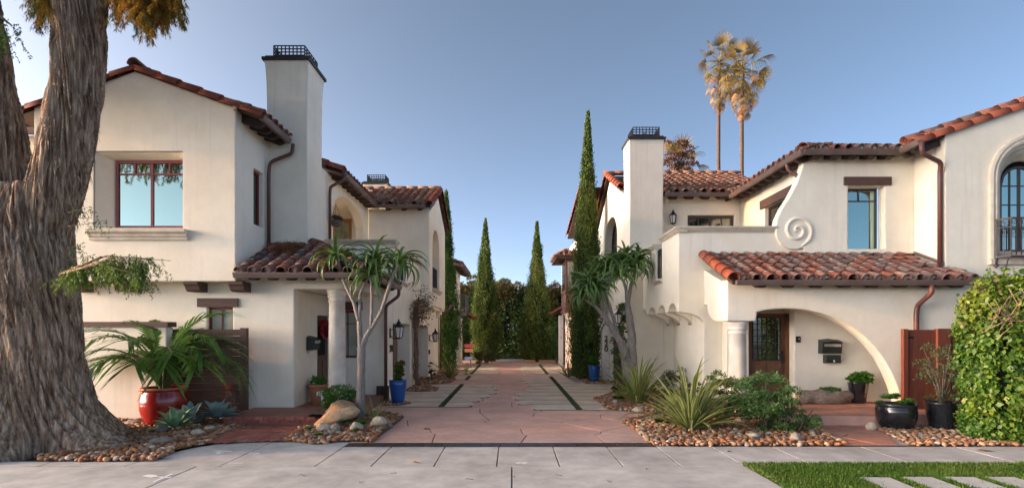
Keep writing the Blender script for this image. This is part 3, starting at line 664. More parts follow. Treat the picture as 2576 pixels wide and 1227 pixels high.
def tiles(roof, o, u, v, n, cols, rows, du=.278, dv=.325, meshes=TILES, keep=None, name='tile', u0=.16):
    """o: eave corner, u along the eave, v up the slope, n outwards"""
    o, u, v, n = Vector(o), Vector(u).normalized(), Vector(v).normalized(), Vector(n).normalized()
    for j in range(rows):
        for i in range(cols):
            p = o + u * (u0 + du * i + rt.uniform(-.012, .012)) + v * (dv * j - .05 + rt.uniform(-.015, .015)) + n * rt.uniform(0, .008)
            if keep and not keep(p): continue
            M = frame(p, u, v, n) @ Matrix.Rotation(rt.uniform(-.03, .03), 4, 'Z')
            link(name, rt.choice(meshes), roof, M)
def run(roof, a, b, up, mesh, name, L=.40, flip=False):
    """tiles laid end to end along a line from the low end a to the high end b"""
    a, b = Vector(a), Vector(b); d = (b - a); n = max(1, round(d.length / L)); d.normalize(); up = (Vector(up) - d * Vector(up).dot(d)).normalized(); x = d.cross(up)
    st = (b - a).length / n
    for i in range(n): link(name, mesh, roof, frame(a + d * (st * i - .02) + up * rt.uniform(0, .006), x, d, up) @ Matrix.Rotation(rt.uniform(-.02, .02), 4, 'Z') @ Matrix.Diagonal((1, (st + .05) / .46, 1, 1)))
def gutter(parent, a, b, out_, s=.105):
    """open half box along the eave, from a to b; out_ points away from the house"""
    a, b, o = Vector(a), Vector(b), Vector(out_).normalized(); prof = [(0, 0), (0, -s), (s * .75, -s), (s * .95, -s * .55), (s * 1.1, -s * .15), (s * 1.1, 0), (s * .95, 0), (s * .7, -s * .8), (.012, -s * .85), (.012, 0)]
    n = len(prof); mb = MB(); V = [a + o * x + Vector((0, 0, z)) for x, z in prof] + [b + o * x + Vector((0, 0, z)) for x, z in prof]
    Fs = [(i, (i + 1) % n, n + (i + 1) % n, n + i) for i in range(n)]; mb.add(V, Fs); mb.add([V[i] for i in (0, 1, 2, 3, 4, 5)], [(0, 1, 2, 3, 4, 5)]); mb.add([V[n + i] for i in (0, 1, 2, 3, 4, 5)], [(0, 1, 2, 3, 4, 5)])
    return mb.build('gutter', GUTTER, parent)
def tails(parent, a, b, inward, slope, n, L=.55, w_=.10, h=.13, name='rafter_tail'):
    """exposed rafter ends under an eave"""
    a, b = Vector(a), Vector(b); i_ = Vector(inward).normalized(); d = (b - a).normalized(); v = (i_ + Vector((0, 0, slope))).normalized(); up = v.cross(d) if v.cross(d).z > 0 else d.cross(v)
    mb = MB(); mb.front(-w_ / 2, w_ / 2, [(0, 0), (L, 0), (L, -h), (.12, -h), (.05, -h * .75), (0, -h * .35)]); me = mb.mesh(name, RAFTER)
    for k in range(n):
        p = a + (b - a) * ((k + .5) / n); link(name, me, parent, frame(p, v, v.cross(up) * -1, up))
def pipe(parent, pts_, r=.042, name='downspout', m=None):
    P = [Vector(p) for p in pts_]; Q = [P[0]]
    for i in range(1, len(P) - 1):                       # round each bend
        a, b, c = P[i - 1], P[i], P[i + 1]; k = min(.12, (a - b).length * .4, (c - b).length * .4); s, e = b + (a - b).normalized() * k, b + (c - b).normalized() * k
        for t in np.linspace(0, 1, 5): Q.append(s * (1 - t) ** 2 + b * 2 * t * (1 - t) + e * t * t)
    Q.append(P[-1]); mb = MB(); mb.tube(Q, r, 10)
    return mb.build(name, m or DOWN, parent)
FACE_R = RZ(90)      # a wall that faces +X : local x runs along +Y
FACE_L = RZ(-90)     # a wall that faces -X : local x runs along -Y
def window(parent, M, w_, h, fm, gm, vs_=(), hs=(), fr=.055, depth=.07, bar=.022, arch=0, name='window', partial=(), short=False):
    """frame in the opening (local x 0..w, z 0..h, outside at y=0) with muntins and one pane for each light"""
    mb = MB()
    def top(x): return h if not arch else h - arch + arch * math.sqrt(max(0, 1 - ((x - w_ / 2) / (w_ / 2)) ** 2))
    if arch:
        xs = np.linspace(w_, 0, 15); o_ = [(0, 0), (w_, 0)] + [(x, top(x)) for x in xs]; k = (w_ - 2 * fr) / w_
        i_ = [(fr, fr), (w_ - fr, fr)] + [(w_ / 2 + (x - w_ / 2) * k, h - arch + (top(x) - (h - arch)) * (arch - fr) / arch) for x in xs]
        mb.front(0, depth, o_, [i_])
    else: mb.front(0, depth, [(0, 0), (w_, 0), (w_, h), (0, h)], [[(fr, fr), (w_ - fr, fr), (w_ - fr, h - fr), (fr, h - fr)]])
    f = mb.build(name, fm, parent, M)
    xs = [fr] + [w_ * v for v in vs_] + [w_ - fr]; zs = [fr] + [h * v for v in hs] + [h - fr]
    for v in vs_:
        b_ = fr * .9 if v in partial else bar; z_ = h * hs[-1] + bar / 2 if (short and v not in partial) else fr; link('muntin', MB().box(w_ * v - b_ / 2, w_ * v + b_ / 2, .006, depth - .012, z_, top(w_ * v) - (.03 if arch else fr)).mesh('muntin', fm), f, M)
    for v in hs: link('muntin', MB().box(fr, w_ - fr, .010, depth - .016, h * v - bar / 2, h * v + bar / 2).mesh('muntin', fm), f, M)
    lights = [(i, i + 1, j) for i in range(len(xs) - 1) for j in range(len(zs) - 1)]
    if short:                                            # tall lights run between the thick bars only
        keep_ = [0] + [k + 1 for k, v in enumerate(vs_) if v in partial] + [len(xs) - 1]
        lights = [(i, i + 1, len(zs) - 2) for i in range(len(xs) - 1)] + [(p_, q_, j) for p_, q_ in zip(keep_, keep_[1:]) for j in range(len(zs) - 2)]
    for i, i2, j in lights:
        if True:
            mbp = MB(); a, b, c, d = xs[i], xs[i2], zs[j], zs[j + 1]
            if arch and j == len(zs) - 2: X_ = np.linspace(b, a, 6); mbp.front(.028, .036, [(a, c), (b, c)] + [(x, max(c + .01, top(x) - .02)) for x in X_])
            else: mbp.front(.028, .036, [(a, c), (b, c), (b, d), (a, d)])
            link('pane', mbp.mesh('pane', gm), f, M)
    return f
def box_part(name, parent, m, *b, M=I4): return link(name, MB().box(*b).mesh(name, m), parent, M)
def cap_run(mb, M, L, prof):
    """moulding: profile (out, z) swept along local x 0..L"""
    n = len(prof); V = [M @ Vector((0, -o, z)) for o, z in prof] + [M @ Vector((L, -o, z)) for o, z in prof]
    mb.add(V, [(i, (i + 1) % n, n + (i + 1) % n, n + i) for i in range(n)] + [tuple(range(n)), tuple(range(n, 2 * n))])
CAPP = [(-.2, 0), (.02, 0), (.03, .03), (.06, .05), (.07, .08), (.10, .09), (.10, .14), (-.2, .14)]
SILLP = [(-.1, 0), (.03, 0), (.03, .04), (.06, .07), (.06, .10), (.10, .13), (.10, .20), (-.1, .20)]
def ring(mb, c, r, t, axis='y', seg=16, m=0):
    P = []
    for i in range(seg + 1):
        a = 2 * math.pi * i / seg; P.append((c[0] + r * math.cos(a), c[1], c[2] + r * math.sin(a)) if axis == 'y' else (c[0], c[1] + r * math.cos(a), c[2] + r * math.sin(a)))
    mb.tube(P, t, 5, m, cap=False)
def cage(parent, x0, x1, y0, y1, z0, z1, nx=8, ny=6, nz=4, t=.011):
    """iron lattice box on a chimney with scrolls"""
    mb = MB()
    for y in (y0, y1):
        for i in range(nx + 1): x = x0 + (x1 - x0) * i / nx; mb.box(x - t, x + t, y - t, y + t, z0, z1)
        for k in range(nz + 1): z = z0 + (z1 - z0) * k / nz; mb.box(x0, x1, y - t * .8, y + t * .8, z - t, z + t)
    for x in (x0, x1):
        for i in range(1, ny): y = y0 + (y1 - y0) * i / ny; mb.box(x - t, x + t, y - t, y + t, z0, z1)
        for k in range(nz + 1): z = z0 + (z1 - z0) * k / nz; mb.box(x - t * .8, x + t * .8, y0 + t, y1 - t, z - t, z + t)
    for i, f_ in enumerate((.33, .55, .78)):
        ring(mb, (x0 + (x1 - x0) * f_, (y0 + y1) / 2, z0 + .12 + .04 * (i == 1)), .08 - .015 * (i == 2), .013); ring(mb, (x0 + (x1 - x0) * f_ + .05, (y0 + y1) / 2, z0 + .10), .04, .011)
    return mb.build('chimney_cage', IRON, parent)
def bars(parent, M, L, h, n, name='railing', m=IRON, t=.009, scroll=False):
    """railing panel in local x 0..L, z 0..h"""
    mb = MB(); mb.box(-.02, L + .02, -.016, .016, h - .02, h + .012, M=M); mb.box(0, L, -.01, .01, .06, .08, M=M)
    for i in range(n + 1): x = L * i / n; mb.box(x - t, x + t, -t, t, 0, h, M=M)
    if scroll:
        mb.box(0, L, -.008, .008, h - .20, h - .185, M=M)
        for i in range(n):
            c = Vector((L * (i + .5) / n, 0, h - .10)); P = [M @ (c + Vector((.07 * (1 - k / 18) * math.cos(k * .55) * .7, 0, .08 * (1 - k / 18) * math.sin(k * .55)))) for k in range(16)]; mb.tube(P, .006, 5)
    return mb.build(name, m, parent)

# ================================================================== near house on the left
LH = thing('stucco_house', 'near white stucco house left of the driveway with the tallest chimney and red framed windows', 'house', (-7.8, 13, 0))
E = [None]
# lower storey
mb = MB()
Yl = 11.6
mb.front(Yl, Yl + .3, [(-9.97, 0), (-4.71, 0), (-4.71, 3.15), (-9.97, 3.15)], [[(gx(521, Yl), .9), (gx(586, Yl), .9), (gx(586, Yl), gz(772, Yl)), (gx(521, Yl), gz(772, Yl))]])
mb.side(-5.01, -4.71, [(11.9, 0), (13.97, 0), (13.97, 2.74), (11.9, 2.74)], [[(12.98, PZ), (13.85, PZ), (13.85, 2.22), (12.98, 2.22)]])
Yb = 14.0
mb.front(Yb, Yb + .28, [(-5.01, 0), (-3.3, 0), (-3.3, 3.3), (-5.01, 3.3)], [[(-4.62, 1.14), (gx(903, Yb), 1.14), (gx(903, Yb), 2.38), (-4.62, 2.38)]])
# porch ceiling and beam, corner rounded in plan
rc = [(-3.4 - .35 + .35 * math.cos(a), 11.6 + .35 + .35 * math.sin(a)) for a in np.linspace(-math.pi / 2, 0, 7)]
mb.plan(2.74, 3.1, [(-4.71, 11.6)] + rc + [(-3.4, 13.99), (-4.71, 13.99)])
# driveway side with two garage openings
mb.side(-3.6, -3.3, [(14.28, 0), (24.0, 0), (24.0, 3.3), (14.28, 3.3)], [[(14.85, 0.001), (17.4, 0.001), (17.4, 2.06), (14.85, 2.06)], [(18.55, 0.001), (21.1, 0.001), (21.1, 2.06), (18.55, 2.06)]])
for a, b in ((14.85, 17.4), (18.55, 21.1)):            # reveals
    mb.box(-3.95, -3.6, a - .15, a, 0, 2.3); mb.box(-3.95, -3.6, b, b + .15, 0, 2.3); mb.box(-3.95, -3.6, a, b, 2.06, 2.3)
mb.front(23.7, 23.998, [(-9, 0), (-3.602, 0), (-3.602, 6.3), (-9, 6.3)])
lower = mb.build('lower_wall', STUCCO, LH)
# upper storey, gabled front
Yu = 11.2; zb = 2.87; pk = (-7.87, 7.24)
mb = MB()
WIN = [(-8.73, 3.98), (-6.87, 3.98), (-6.87, 5.58), (-8.73, 5.58)]
mb.front(Yu, Yu + .34, [(-9.97, zb), (-5.77, zb), (-5.77, 6.48), pk, (-9.97, 6.48)], [WIN])
mb.side(-6.05, -5.77, [(Yu + .34, zb), (15.1, zb), (15.1, 6.48), (Yu + .34, 6.48)], [[(11.98, 4.22), (12.45, 4.22), (12.45, 5.47), (11.98, 5.47)]])
mb.box(-9.97, -6.05, Yu + .34, 11.9, zb, zb + .14)      # floor of the overhang
mb.side(-9.97, -9.7, [(Yu + .34, zb), (16, zb), (16, 6.48), (Yu + .34, 6.48)])
# splayed reveal of the big window
A = [(-8.73, 3.98), (-6.87, 3.98), (-6.87, 5.58), (-8.73, 5.58)]; B = [(-8.47, 4.02), (-6.93, 4.02), (-6.93, 5.47), (-8.47, 5.47)]
mb.add([(x, Yu + .002, z) for x, z in A] + [(x, Yu + .33, z) for x, z in B], [(i, (i + 1) % 4, 4 + (i + 1) % 4, 4 + i) for i in range(4)])
upper = mb.build('upper_wall', STUCCO, LH)
# wall with the arched loggia, and the wing that juts forward
mb = MB()
ar = [(17.2 + 1.6 * math.cos(a), 5.35 + .68 * math.sin(a)) for a in np.linspace(0, math.pi, 17)]
mb.side(-5.5, -5.2, [(13.6, 2.9), (19.4, 2.9), (19.4, 6.3), (13.6, 6.3)], [[(15.6, 3.4), (18.8, 3.4)] + ar])
mb.box(-7.5, -5.5, 15.2, 19.1, 3.1, 3.4); mb.box(-7.5, -7.2, 15.2, 19.1, 3.4, 6.3); mb.front(18.95, 19.2, [(-7.2, 3.4), (-5.5, 3.4), (-5.5, 6.3), (-7.2, 6.3)], [[(-7.0, 3.42), (-5.66, 3.42), (-5.66, 5.83), (-7.0, 5.83)]])
mb.box(-7.2, -5.5, 15.2, 18.95, 6.05, 6.3)
loggia = mb.build('loggia_wall', STUCCO, LH)
mb = MB()
mb.front(19.42, 19.7, [(-5.2, 2.9), (-3.0, 2.82), (-3.0, 6.26), (-5.2, 6.26)])
ar = [(21.2 + .95 * math.cos(a), 5.2 + .62 * math.sin(a)) for a in np.linspace(0, math.pi, 13)]
mb.side(-3.28, -3.0, [(19.7, 2.82), (24.0, 2.82), (24.0, 6.26), (21.8, 7.25), (19.7, 6.26)], [[(20.25, 3.5), (22.15, 3.5)] + ar])
mb.box(-5.0, -3.28, 19.7, 24.0, 2.86, 3.0); mb.box(-4.6, -4.4, 19.7, 24.0, 3.0, 6.2)
for y0 in (19.5, 23.2):                                  # stepped brackets under the wing
    for k, (d, z) in enumerate(((.30, .0), (.20, -.10), (.11, -.22))): mb.box(-3.299, -3.3 + d, y0 + .03 * k, y0 + .55 - .03 * k, 2.82 + z - .10 - .03 * k, 2.819 + z)
mb.box(-3.299, -3.10, 20.1, 23.15, 2.70, 2.819)
wing = mb.build('wing_wall', STUCCO, LH)
# balcony parapet with moulded cap and railed gap
mb = MB()
mb.front(14.95, 15.15, [(-5.2, 3.1), (-3.32, 3.1), (-3.32, 4.24), (-5.2, 4.24)])
mb.side(-3.52, -3.32, [(15.15, 3.3), (19.42, 3.3), (19.42, 4.16), (16.75, 4.16), (16.75, 3.32), (15.4, 3.32), (15.4, 4.24), (15.15, 4.24)])
par = mb.build('balcony_parapet', STUCCO, LH)
for q_ in ((T((-5.2, 14.95, 4.24)), 1.98, CAPP), (T((-3.32, 15.06, 4.24)) @ FACE_R, .36, CAPP), (T((-3.32, 16.7, 4.16)) @ FACE_R, 2.7, CAPP), (T((-3.32, 15.35, 3.2)) @ FACE_R, 1.5, [(-.1, 0), (.03, 0), (.05, .05), (.10, .07), (.10, .115), (-.1, .115)])):
    mb = MB(); cap_run(mb, *q_); mb.build('moulded_cap', CAST, par)
bars(par, T((-3.42, 15.42, 3.33)) @ FACE_R, 1.3, .82, 9, t=.012, scroll=True)
box_part('newel', par, IRON, -3.45, -3.39, 16.66, 16.72, 3.33, 4.1)
# wing opening: sill and railing
mb = MB(); cap_run(mb, T((-3.0, 20.15, 3.32)) @ FACE_R, 2.1, [(-.1, 0), (.03, 0), (.06, .06), (.12, .09), (.12, .15), (-.1, .15)]); mb.build('sill', CAST, wing)
bars(wing, T((-3.10, 20.3, 3.5)) @ FACE_R, 1.8, .85, 12, t=.012, scroll=True)
# chimneys
def chimney(parent, x0, x1, y0, y1, z0, z1, flare=.05, cg=True):
    mb = MB(); r_ = []
    for z, e in ((z0, .04), (z0 + (z1 - z0) * .45, .0), (z0 + (z1 - z0) * .75, 0), (z1 - .5, .012), (z1 - .15, flare * .6), (z1, flare)): r_.append([(x0 - e, y0 - e, z), (x1 + e, y0 - e, z), (x1 + e, y1 + e, z), (x0 - e, y1 + e, z)])
    V = [p for q in r_ for p in q]; n = len(r_); mb.add(V, [(i * 4 + k, i * 4 + (k + 1) % 4, i * 4 + 4 + (k + 1) % 4, i * 4 + 4 + k) for i in range(n - 1) for k in range(4)] + [(3, 2, 1, 0), tuple(range(4 * n - 4, 4 * n))])
    c = mb.build('chimney', STUCCO, parent); e = flare + .045
    mc = MB(); mc.box(x0 - e, x1 + e, y0 - e, y1 + e, z1 + .002, z1 + .07); mc.box(x0 - e + .06, x1 + e - .06, y0 - e + .06, y1 + e - .06, z1 + .07, z1 + .12); mc.build('chimney_cap', CAPMETAL, c)
    if cg: cage(c, x0 + .11, x1 - .09, y0 + .1, y1 - .06, z1 + .12, z1 + .42)
    return c
chimney(LH, -5.80, -4.86, 12.72, 13.70, 2.9, 8.22)
chimney(LH, -6.15, -5.2, 22.3, 23.1, 5.8, 7.95, .04)
# roofs -------------------------------------------------------------
def deck(name, parent, pts_, th=.07, m=RAFTER, dz=.0):
    P = [Vector(p) + Vector((0, 0, dz)) for p in pts_]; n = len(P); mb = MB(); mb.add(P + [p - Vector((0, 0, th)) for p in P], [tuple(range(n)), tuple(range(2 * n - 1, n - 1, -1))] + [(i, (i + 1) % n, n + (i + 1) % n, n + i) for i in range(n)])
    return mb.build(name, m, parent)
s1 = (7.24 - 6.48) / 2.1
xe = -5.28; ze = 7.24 - s1 * (xe + 7.87) * 1.0
roof = deck('main_roof', LH, [(-7.87, Yu + .02, 7.28), (xe, Yu + .02, ze + .04), (xe, 15.1, ze + .04), (-7.87, 15.1, 7.28)])
deck('main_roof', LH, [(-10.46, Yu + .02, ze + .04), (-7.872, Yu + .02, 7.28), (-7.872, 15.1, 7.28), (-10.46, 15.1, ze + .04)])
nv = Vector((s1, 0, 1)).normalized(); vv = Vector((-1, 0, s1)).normalized()
tiles(roof, (xe, 15.0, ze + .05), (0, -1, 0), vv, nv, 14, 2, u0=.1)
run(roof, (xe + .06, Yu + .03, ze - .005), (-7.87, Yu + .03, 7.275), nv, RAKES, 'rake_tile', .44)
run(roof, (-10.5, Yu + .03, ze - .02), (-7.87, Yu + .03, 7.275), Vector((-s1, 0, 1)), RAKES, 'rake_tile', .44)
run(roof, (-7.87, Yu - .04, 7.36), (-7.87, 15, 7.38), (0, 0, 1), RIDGES, 'ridge_tile', .42)
gutter(roof, (xe - .02, Yu + .06, ze + .06), (xe - .02, 12.62, ze + .04), (1, 0, 0))
tails(roof, (xe - .02, Yu + .14, ze - .03), (xe - .02, 12.7, ze - .03), (-1, 0, 0), s1, 4, .55, .11, .15)
mb = MB(); mb.box(-5.80, -5.74, Yu - .05, Yu + .05, 6.42, 6.60); mb.build('mortar_plug', MORTAR, roof)
# small lower roof glimpsed through the tree fork
roofb = deck('side_roof', LH, [(-12.5, 12.6, 6.55), (-9.98, 12.6, 6.55), (-9.98, 15, 7.35), (-12.5, 15, 7.35)])
tiles(roofb, (-11.9, 12.6, 6.57), (1, 0, 0), (0, 1, .36), (0, -.36, 1), 6, 2); gutter(roofb, (-12.5, 12.58, 6.57), (-9.99, 12.58, 6.57), (0, -1, 0))
box_part('side_wall', LH, STUCCO, -12.5, -9.98, 13.1, 13.3, 0, 6.6)
# loggia roof
s2 = .36; xe2 = -4.82; ze2 = 6.33
roof2 = deck('loggia_roof', LH, [(-8.2, 15.12, ze2 + s2 * 3.38), (xe2, 15.12, ze2), (xe2, 19.45, ze2), (-8.2, 23.9, ze2 + s2 * 3.38)])
nv = Vector((s2, 0, 1)).normalized(); vv = Vector((-1, 0, s2)).normalized()
tiles(roof2, (xe2, 19.3, ze2 + .02), (0, -1, 0), vv, nv, 15, 3, u0=.1)
run(roof2, (xe2 + .05, 15.14, ze2 + .03), (-6.6, 15.14, ze2 + s2 * 1.8 + .05), nv, RAKES, 'rake_tile', .44)
gutter(roof2, (xe2 - .02, 15.2, ze2 + .02), (xe2 - .02, 19.05, ze2 + .02), (1, 0, 0))
tails(roof2, (xe2 - .02, 15.3, ze2 - .07), (xe2 - .02, 19.0, ze2 - .07), (-1, 0, 0), s2, 8, .5, .11, .15)
# wing roof
s3 = .45; yw, zw = 18.98, 6.28; yr = 21.75; zr = zw + s3 * (yr - yw)
roof3 = deck('wing_roof', LH, [(-6.0, yw, zw), (-2.9, yw, zw), (-2.9, yr, zr), (-6.0, yr, zr)]); deck('wing_roof', LH, [(-6.0, 24.45, zw), (-6.0, yr + .002, zr), (-2.9, yr + .002, zr), (-2.9, 24.45, zw)])
nv = Vector((0, -s3, 1)).normalized()
tiles(roof3, (-5.55, yw, zw + .02), (1, 0, 0), (0, 1, s3), nv, 9, 9, meshes=TILES_OLD, keep=lambda p: p.x > -4.85 - (p.y - yw) * .8)
run(roof3, (-2.92, yw - .02, zw + .04), (-2.92, yr, zr + .04), (0, -s3, 1), RAKES, 'rake_tile', .44); run(roof3, (-2.92, 24.45, zw + .04), (-2.92, yr, zr + .04), (0, s3, 1), RAKES, 'rake_tile', .44)
run(roof3, (-6, yr, zr + .06), (-2.9, yr, zr + .07), (0, 0, 1), RIDGES_OLD, 'ridge_tile', .42)
gutter(roof3, (xe2 + .02, yw - .0, zw + .02), (-3.05, yw, zw + .02), (0, -1, 0)); tails(roof3, (-4.7, yw, zw - .07), (-3.0, yw, zw - .07), (0, 1, 0), s3, 3, .5, .14, .13)
# porch roof: front slope, hip, side slope
s4 = .47; yp, zp = 11.0, 3.0; xp = -3.0
roof4 = deck('porch_roof', LH, [(-5.66, yp, zp), (xp, yp, zp), (-4.72, yp + 1.72, zp + s4 * 1.72), (-5.66, yp + 1.72, zp + s4 * 1.72)])
deck('porch_roof', LH, [(xp, yp + .002, zp), (xp, 14.2, zp), (-3.3, 14.97, zp + .14), (-4.72, 14.97, zp + s4 * 1.72), (-4.72, yp + 1.722, zp + s4 * 1.72)])
tiles(roof4, (-5.72, yp, zp + .02), (1, 0, 0), (0, 1, s4), (0, -s4, 1), 10, 6, keep=lambda p: p.y < 12.58 and p.x < xp - (p.y - yp) - .05 and not (p.x < -5.72))
tiles(roof4, (xp, 14.2, zp + .02), (0, -1, 0), (-1, 0, s4), (s4, 0, 1), 12, 5, keep=lambda p: p.y > yp + (xp - p.x) + .05 and p.x > -4.75)
run(roof4, (xp + .03, yp - .03, zp + .08), (-4.72, yp + 1.72, zp + s4 * 1.72 + .11), (0, 0, 1), RIDGES, 'ridge_tile', .40)
run(roof4, (-5.66, yp + 1.6, zp + .76), (-4.9, yp + 1.62, zp + .80), (0, 0, 1), RIDGES, 'ridge_tile', .40)
gutter(roof4, (-5.68, yp + .01, zp + .02), (xp, yp + .01, zp + .02), (0, -1, 0)); gutter(roof4, (xp, yp - .02, zp + .018), (xp, 14.15, zp + .018), (1, 0, 0))
tails(roof4, (-5.55, yp + .02, zp - .06), (-3.2, yp + .02, zp - .06), (0, 1, 0), s4, 6, .55, .15, .12); tails(roof4, (xp - .02, 11.2, zp - .06), (xp - .02, 14.1, zp - .06), (-1, 0, 0), s4, 6, .45, .12, .12)
mb = MB(); mb.box(-5.77, -4.9, 12.66, 12.716, 3.80, 3.86); mb.build('flashing', GUTTER, roof4)
# pine needles piled on the porch roof corner
n = 900; P = np.stack([rng.normal(-5.1, .14, n), rng.normal(12.1, .16, n), np.zeros(n)], 1); P[:, 2] = zp + s4 * (P[:, 1] - yp) + .13 + rng.random(n) * .08
V, Q = leaves(P, rng.normal(size=(n, 3)) * [1, 1, .5] + [0, -.3, .1], .16, .012); tag(link('dry_needles', fastmesh('needles', V, Q, leafmat('dry_needle_litter', [(.20, .085, .03), (.27, .12, .04), (.16, .07, .03)], .2), rng.random(n))), 'heap of dry reddish needles lying on the left porch roof', 'needles', kind='stuff')
# downspouts
pipe(LH, [(-5.14, 12.60, 6.22), (-5.16, 12.60, 6.0), (-5.66, 12.55, 5.78), (-5.69, 12.55, 5.5), (-5.69, 12.55, 3.62)])
pipe(LH, [(-4.74, 15.3, 6.28), (-4.78, 15.2, 6.1), (-5.12, 15.12, 5.9), (-5.13, 15.12, 5.7), (-5.13, 15.12, 4.0)])
pipe(LH, [(-2.94, 13.95, 2.93), (-2.94, 13.95, 2.75), (-3.26, 13.90, 2.5), (-3.27, 13.90, 2.3), (-3.27, 13.90, .1)])
box_part('drain_box', LH, RAFTER, -3.5, -3.36, 13.84, 13.94, .19, .42); box_part('drain_box', LH, RAFTER, -3.33, -3.2, 13.80, 13.99, .02, .42)
pipe(LH, [(-2.75, 24.3, 3.05), (-2.8, 24.25, 2.85), (-3.2, 24.1, 2.65), (-3.22, 24.1, 2.45), (-3.22, 24.1, .1)], .05)
# wooden corbel blocks under the overhang
cm = MB().side(-.15, .15, [(0, 0), (.42, 0), (.42, -.2), (.16, -.2), (.09, -.17), (.05, -.09), (0, -.05)]).mesh('corbel', LINTEL)
for px in (477, 590, 300, 180): link('corbel', cm, LH, T((gx(px, Yu), Yu + .02, zb - .004)))
# windows, door
sillm = MB(); cap_run(sillm, T((gx(218, 11.1), Yu, 3.72)), gx(467, 11.1) - gx(218, 11.1), [(-.02, 0), (.05, 0), (.05, .05), (.08, .08), (.08, .12), (.14, .16), (.14, .22), (-.02, .22)])
wv = window(LH, T((-8.47, Yu + .27, 4.02)), 1.54, 1.45, REDWIN, GLASS_SKY, (.262, .5, .745), (.80,), fr=.06, bar=.035, partial=(.5,), short=True)
sillm.build('window_sill', CAST, LH)
wv['label'] = 'large red framed casement window reflecting the sky'
window(LH, T((gx(521, Yl), Yl + .08, .9)), gx(586, Yl) - gx(521, Yl), gz(772, Yl) - .9, REDWIN, GLASS_CURT, (.5,), (.62,), fr=.05)
box_part('lintel', LH, LINTEL, gx(498, Yl), gx(600, Yl), Yl - .04, Yl + .2, gz(772, Yl) + .003, gz(750, Yl))
window(LH, T((-5.77 - .10, 11.98, 4.22)) @ FACE_R, .47, 1.25, REDWIN, GLASS_DIM, (), (), fr=.05)
window(LH, T((-4.62, Yb + .08, 1.14)), gx(903, Yb) + 4.62, 1.24, REDWIN, GLASS_CURT, (.5,), (.72,), fr=.06)
box_part('lintel', LH, LINTEL, -4.72, gx(912, Yb), Yb - .03, Yb + .15, 2.383, 2.6)
dr = link('door', MB().box(0, .87, .05, .11, 0, 2.03).mesh('door', DOORWOOD), LH, T((-4.71, 12.98, PZ + .002)) @ FACE_R)
link('door_glass', MB().front(.035, .05, [(.16, 1.05), (.71, 1.05), (.71, 1.6)] + [(.435 + .275 * math.cos(a), 1.6 + .22 * math.sin(a)) for a in np.linspace(.2, math.pi - .2, 8)] + [(.16, 1.6)]).mesh('door_glass', GLASS_DIM), dr, W[dr])
for a, b in ((.12, .40), (.47, .75)): link('door_panel', MB().box(a, b, .03, .05, .2, .9).mesh('door_panel', DOORWOOD), dr, W[dr])
for i in range(4): link('door_bar', MB().box(.24 + .12 * i, .255 + .12 * i, .02, .036, 1.05, 1.72).mesh('door_bar', IRON), dr, W[dr])
od = window(LH, T((-7.0, 19.02, 3.42)), 1.34, 2.4, OAKDOOR, GLASS_SKY, (.25, .5, .75), (.35, .66), fr=.13, bar=.03, partial=(.5,), name='french_door')
for a, b in ((14.85, 17.4), (18.55, 21.1)):
    gd = link('garage_door', MB().box(0, b - a, .0, .05, 0, 2.06).mesh('garage_door', GARAGE), LH, T((-3.72, a, .004)) @ FACE_R)
    for i in range(4):
        for j in range(4): link('door_panel', MB().box(.06 + (b - a - .04) / 4 * i, (b - a - .04) / 4 * (i + 1) - .02, -.02, 0, .06 + .5 * j, .5 + .5 * j).mesh('door_panel', GARAGE), gd, W[gd])
# column at the porch corner
def column(x, y, z0, z1, r=.205):
    mb = MB(); mb.lathe([(r * 1.16, z0), (r * 1.16, z0 + .1), (r * 1.02, z0 + .14), (r * 1.02, z0 + .4), (r, z0 + 1.0), (r * .95, z1 - .27), (r * 1.02, z1 - .262), (r * 1.05, z1 - .24), (r * .97, z1 - .235), (r * .97, z1 - .19), (r * 1.07, z1 - .18), (r * 1.10, z1 - .14), (r * 1.02, z1 - .13), (r * 1.13, z1 - .09), (r * 1.20, z1 - .05), (r * 1.20, z1 - .002)], (x, y, 0), 32); return mb
column(gx(848, 11.86), 11.86, PZ, 2.74, .182).build('porch_column', CAST_PALE, LH)
# ================================================================== low wall and slat fence
lw = thing('garden_wall', 'low white garden wall with brown coping behind the potted palm', 'wall', (-9, 10.9, 0))
box_part('wall', lw, STUCCO, -13, -8.25 + 1.2, 10.95, 11.15, 0, gz(822, 10.95)); box_part('coping', lw, LINTEL, -13, -8.2 + 1.2, 10.9, 11.2, gz(822, 10.95) + .002, gz(809, 10.95))
fe = thing('slat_fence', 'dark brown horizontal board fence beside the potted palm', 'fence', (-6.4, 11.3, 0))
yf = 11.3; xa, xb = gx(428, yf), gx(606, yf); zt = gz(828, yf)
for i in range(13):
    z1 = zt - i * .142; box_part('board', fe, FENCEWOOD, xa, xb, yf, yf + .03, z1 - .132, z1)
box_part('post', fe, FENCEWOOD, xb - .0, xb + .12, yf - .03, yf + .09, .02, zt + .03); box_part('post', fe, FENCEWOOD, xa - .1, xa, yf - .03, yf + .09, .02, zt + .02)

# ================================================================== near house on the right
RH = thing('stucco_house', 'near white stucco house right of the driveway with scroll parapet and arched porch', 'house', (7.5, 14, 0))
YM = 12.82
mb = MB()
